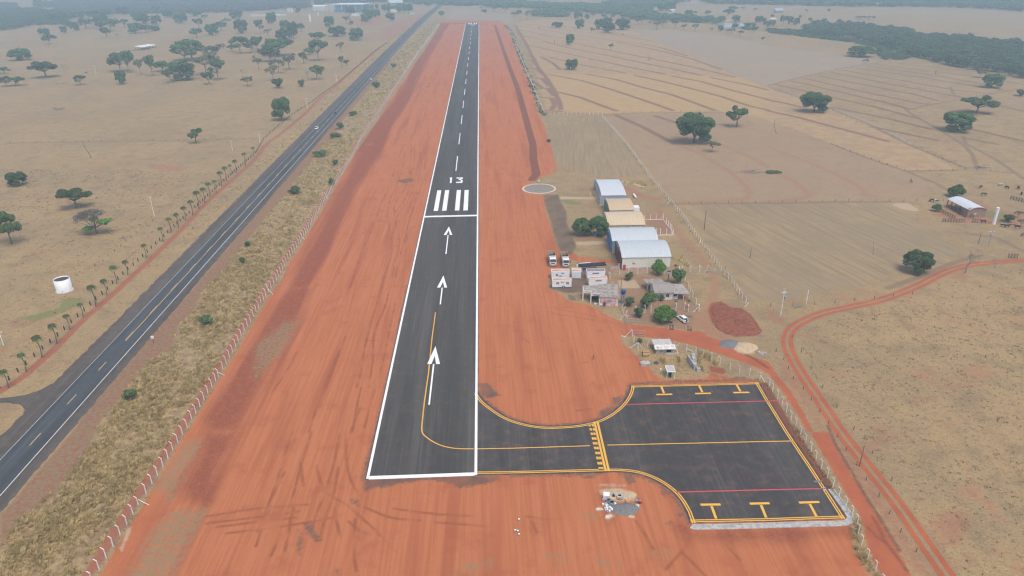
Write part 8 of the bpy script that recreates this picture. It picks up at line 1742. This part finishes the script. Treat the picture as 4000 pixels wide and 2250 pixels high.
def person(label, pos, heading, J, shirt, trousers, shoes, sleeve=True):
    """joints given for one pose; x forward, y left"""
    J = dict(J); E = [('pelvis','spine'),('spine','chest'),('chest','neck'),('neck','head'),('head','crown_of_head'),('head','nose')]
    for s in 'lr':
        E += [('chest', 'shoulder' + s), ('shoulder' + s, 'elbow' + s), ('elbow' + s, 'wrist' + s), ('wrist' + s, 'palm' + s), ('pelvis', 'hip' + s), ('hip' + s, 'knee' + s), ('knee' + s, 'ankle' + s), ('ankle' + s, 'toe' + s), ('head', 'ear' + s)]
        w_ = Vector(J['wrist' + s][:3]); pm = Vector(J['palm' + s][:3]); d = (pm - w_).normalized(); a = d.cross(Vector((1, 0, .3))).normalized(); n_ = a.cross(d)
        for k, (off, ln) in enumerate(((-.035, .075), (-.012, .088), (.012, .082), (.034, .062))):
            b0 = pm + a * off; t1 = b0 + d * ln * .55 + n_ * .01; t2 = t1 + d * ln * .4 + n_ * .03
            J['kn%d' % k + s] = (*b0, .011); J['f%d' % k + s] = (*t1, .009); J['t%d' % k + s] = (*t2, .008); E += [('palm' + s, 'kn%d' % k + s), ('kn%d' % k + s, 'f%d' % k + s), ('f%d' % k + s, 't%d' % k + s)]
        tb = w_ + d * .035 - a * .04; J['th0' + s] = (*tb, .012); J['th1' + s] = (*(tb + d * .045 - a * .02), .009); E += [('wrist' + s, 'th0' + s), ('th0' + s, 'th1' + s)]
        h_ = Vector(J['head'][:3]); J['ear' + s] = (h_.x - .01, h_.y + (.085 if s == 'l' else -.085), h_.z, .02)
    h_ = Vector(J['head'][:3]); nk = Vector(J['neck'][:3]); up = (h_ - nk).normalized(); fw = Vector((1, 0, 0)) - up * up.x; fw.normalize(); J['nose'] = (*(h_ + fw * .115 - up * .01), .016); J['crown_of_head'] = (*(h_ + up * .09), .075)
    me = skin_object('body', J, E, 'pelvis'); zone = {}
    for k in J:
        if k.startswith(('pelvis', 'hip', 'knee')): zone[k] = 1
        elif k.startswith(('spine', 'chest', 'shoulder')) or (k.startswith('elbow') and sleeve): zone[k] = 0
        elif k.startswith(('ankle', 'toe')): zone[k] = 2
        else: zone[k] = 3
    me.materials.clear()
    for m in (shirt, trousers, shoes, SKIN): me.materials.append(m)
    pts = [(Vector(J[k][:3]), zone[k]) for k in J] + [((Vector(J[a][:3]) + Vector(J[b][:3])) / 2, zone[a]) for a, b in E]
    for pl in me.polygons: pl.material_index = min(pts, key=lambda q: (q[0] - pl.center).length)[1]
    o = thing('person', label, 'person', pos, heading); link('body', me, o)
    hb = MB(); n = 12
    for i in range(5):
        th = i / 4 * 1.35
        for j in range(n): hb.v.append(tuple(h_ + up * (.05 + .105 * math.cos(th) - .01) - fw * .012 + (fw * math.cos(2 * math.pi * j / n) + up.cross(fw) * math.sin(2 * math.pi * j / n)) * .108 * math.sin(th)))
    for i in range(4):
        for j in range(n): hb.f.append((i * n + j, i * n + (j + 1) % n, (i + 1) * n + (j + 1) % n, (i + 1) * n + j)); hb.mi.append(0)
    hb.build('hair', HAIR, o, True)
    eb = MB()
    for s in (-1, 1): c_ = h_ + fw * .088 + up * .022 + up.cross(fw) * .035 * s; eb.box(c_.x - .012, c_.x + .012, c_.y - .012, c_.y + .012, c_.z - .008, c_.z + .008)
    eb.build('eyes', M_DARK, o)
    c_ = h_ + fw * .092 - up * .055; MB().box(c_.x - .012, c_.x + .01, c_.y - .025, c_.y + .025, c_.z - .006, c_.z + .006).build('mouth', mat('lip', (.20, .08, .06), .6, .05), o)
    return o
stand = {'pelvis': (0,0,.95,.13), 'spine': (.02,0,1.15,.125), 'chest': (.05,0,1.36,.15), 'neck': (.07,0,1.53,.06), 'head': (.10,0,1.65,.095), 'shoulderl': (.04,.20,1.42,.065), 'shoulderr': (.04,-.20,1.42,.065), 'elbowl': (.0,.42,1.22,.048), 'elbowr': (.0,-.42,1.22,.048), 'wristl': (.16,.30,1.06,.032), 'wristr': (.16,-.30,1.06,.032), 'palml': (.22,.25,1.03,.032), 'palmr': (.22,-.25,1.03,.032), 'hipl': (0,.10,.88,.10), 'hipr': (0,-.10,.88,.10), 'kneel': (.04,.13,.49,.065), 'kneer': (.02,-.13,.49,.065), 'anklel': (.0,.14,.08,.045), 'ankler': (-.02,-.14,.08,.045), 'toel': (.17,.15,.035,.04), 'toer': (.15,-.15,.035,.04)}
person('worker in pale blue shirt and trousers standing at the table', W(2,2,1617,375), math.radians(185), stand, mat('pale_blue_cloth', (.42, .52, .62), .9, .08, 5), mat('pale_blue_trousers', (.38, .47, .58), .9, .08, 5), M_DARK)
kneel = {'pelvis': (0,0,.42,.14), 'spine': (.12,0,.60,.13), 'chest': (.28,0,.80,.15), 'neck': (.42,0,.94,.06), 'head': (.52,0,1.03,.095), 'shoulderl': (.28,.20,.86,.065), 'shoulderr': (.28,-.20,.86,.065), 'elbowl': (.46,.30,.66,.048), 'elbowr': (.46,-.30,.66,.048), 'wristl': (.66,.20,.52,.032), 'wristr': (.66,-.20,.52,.032), 'palml': (.73,.16,.50,.032), 'palmr': (.73,-.16,.50,.032), 'hipl': (.02,.12,.38,.10), 'hipr': (.02,-.12,.38,.10), 'kneel': (.36,.22,.46,.07), 'kneer': (.30,-.20,.10,.07), 'anklel': (.26,.22,.08,.045), 'ankler': (-.10,-.20,.06,.045), 'toel': (.43,.23,.035,.04), 'toer': (-.24,-.20,.06,.035)}
person('worker in red shirt kneeling at the mixing tray', S(1660, 620), math.radians(150), kneel, mat('red_cloth', (.62, .12, .10), .9, .1, 5), mat('navy_trousers', (.035, .03, .06), .9, .1, 5), M_DARK)

# ================================================================ HAZE
hz = MB().box(-6900, 6900, -6300, 6900, -1, 103.5).build('haze', new_mat('haze_air')[0]); tag(hz, kind='stuff')
m = hz.data.materials[0]; t = m.node_tree; t.nodes.remove(t.nodes['Principled BSDF'])
pv = t.nodes.new('ShaderNodeVolumePrincipled'); pv.inputs['Color'].default_value = HAZE_COLOR; pv.inputs['Density'].default_value = HAZE_DENSITY; pv.inputs['Anisotropy'].default_value = 0.0
t.links.new(pv.outputs[0], t.nodes['Material Output'].inputs['Volume'])
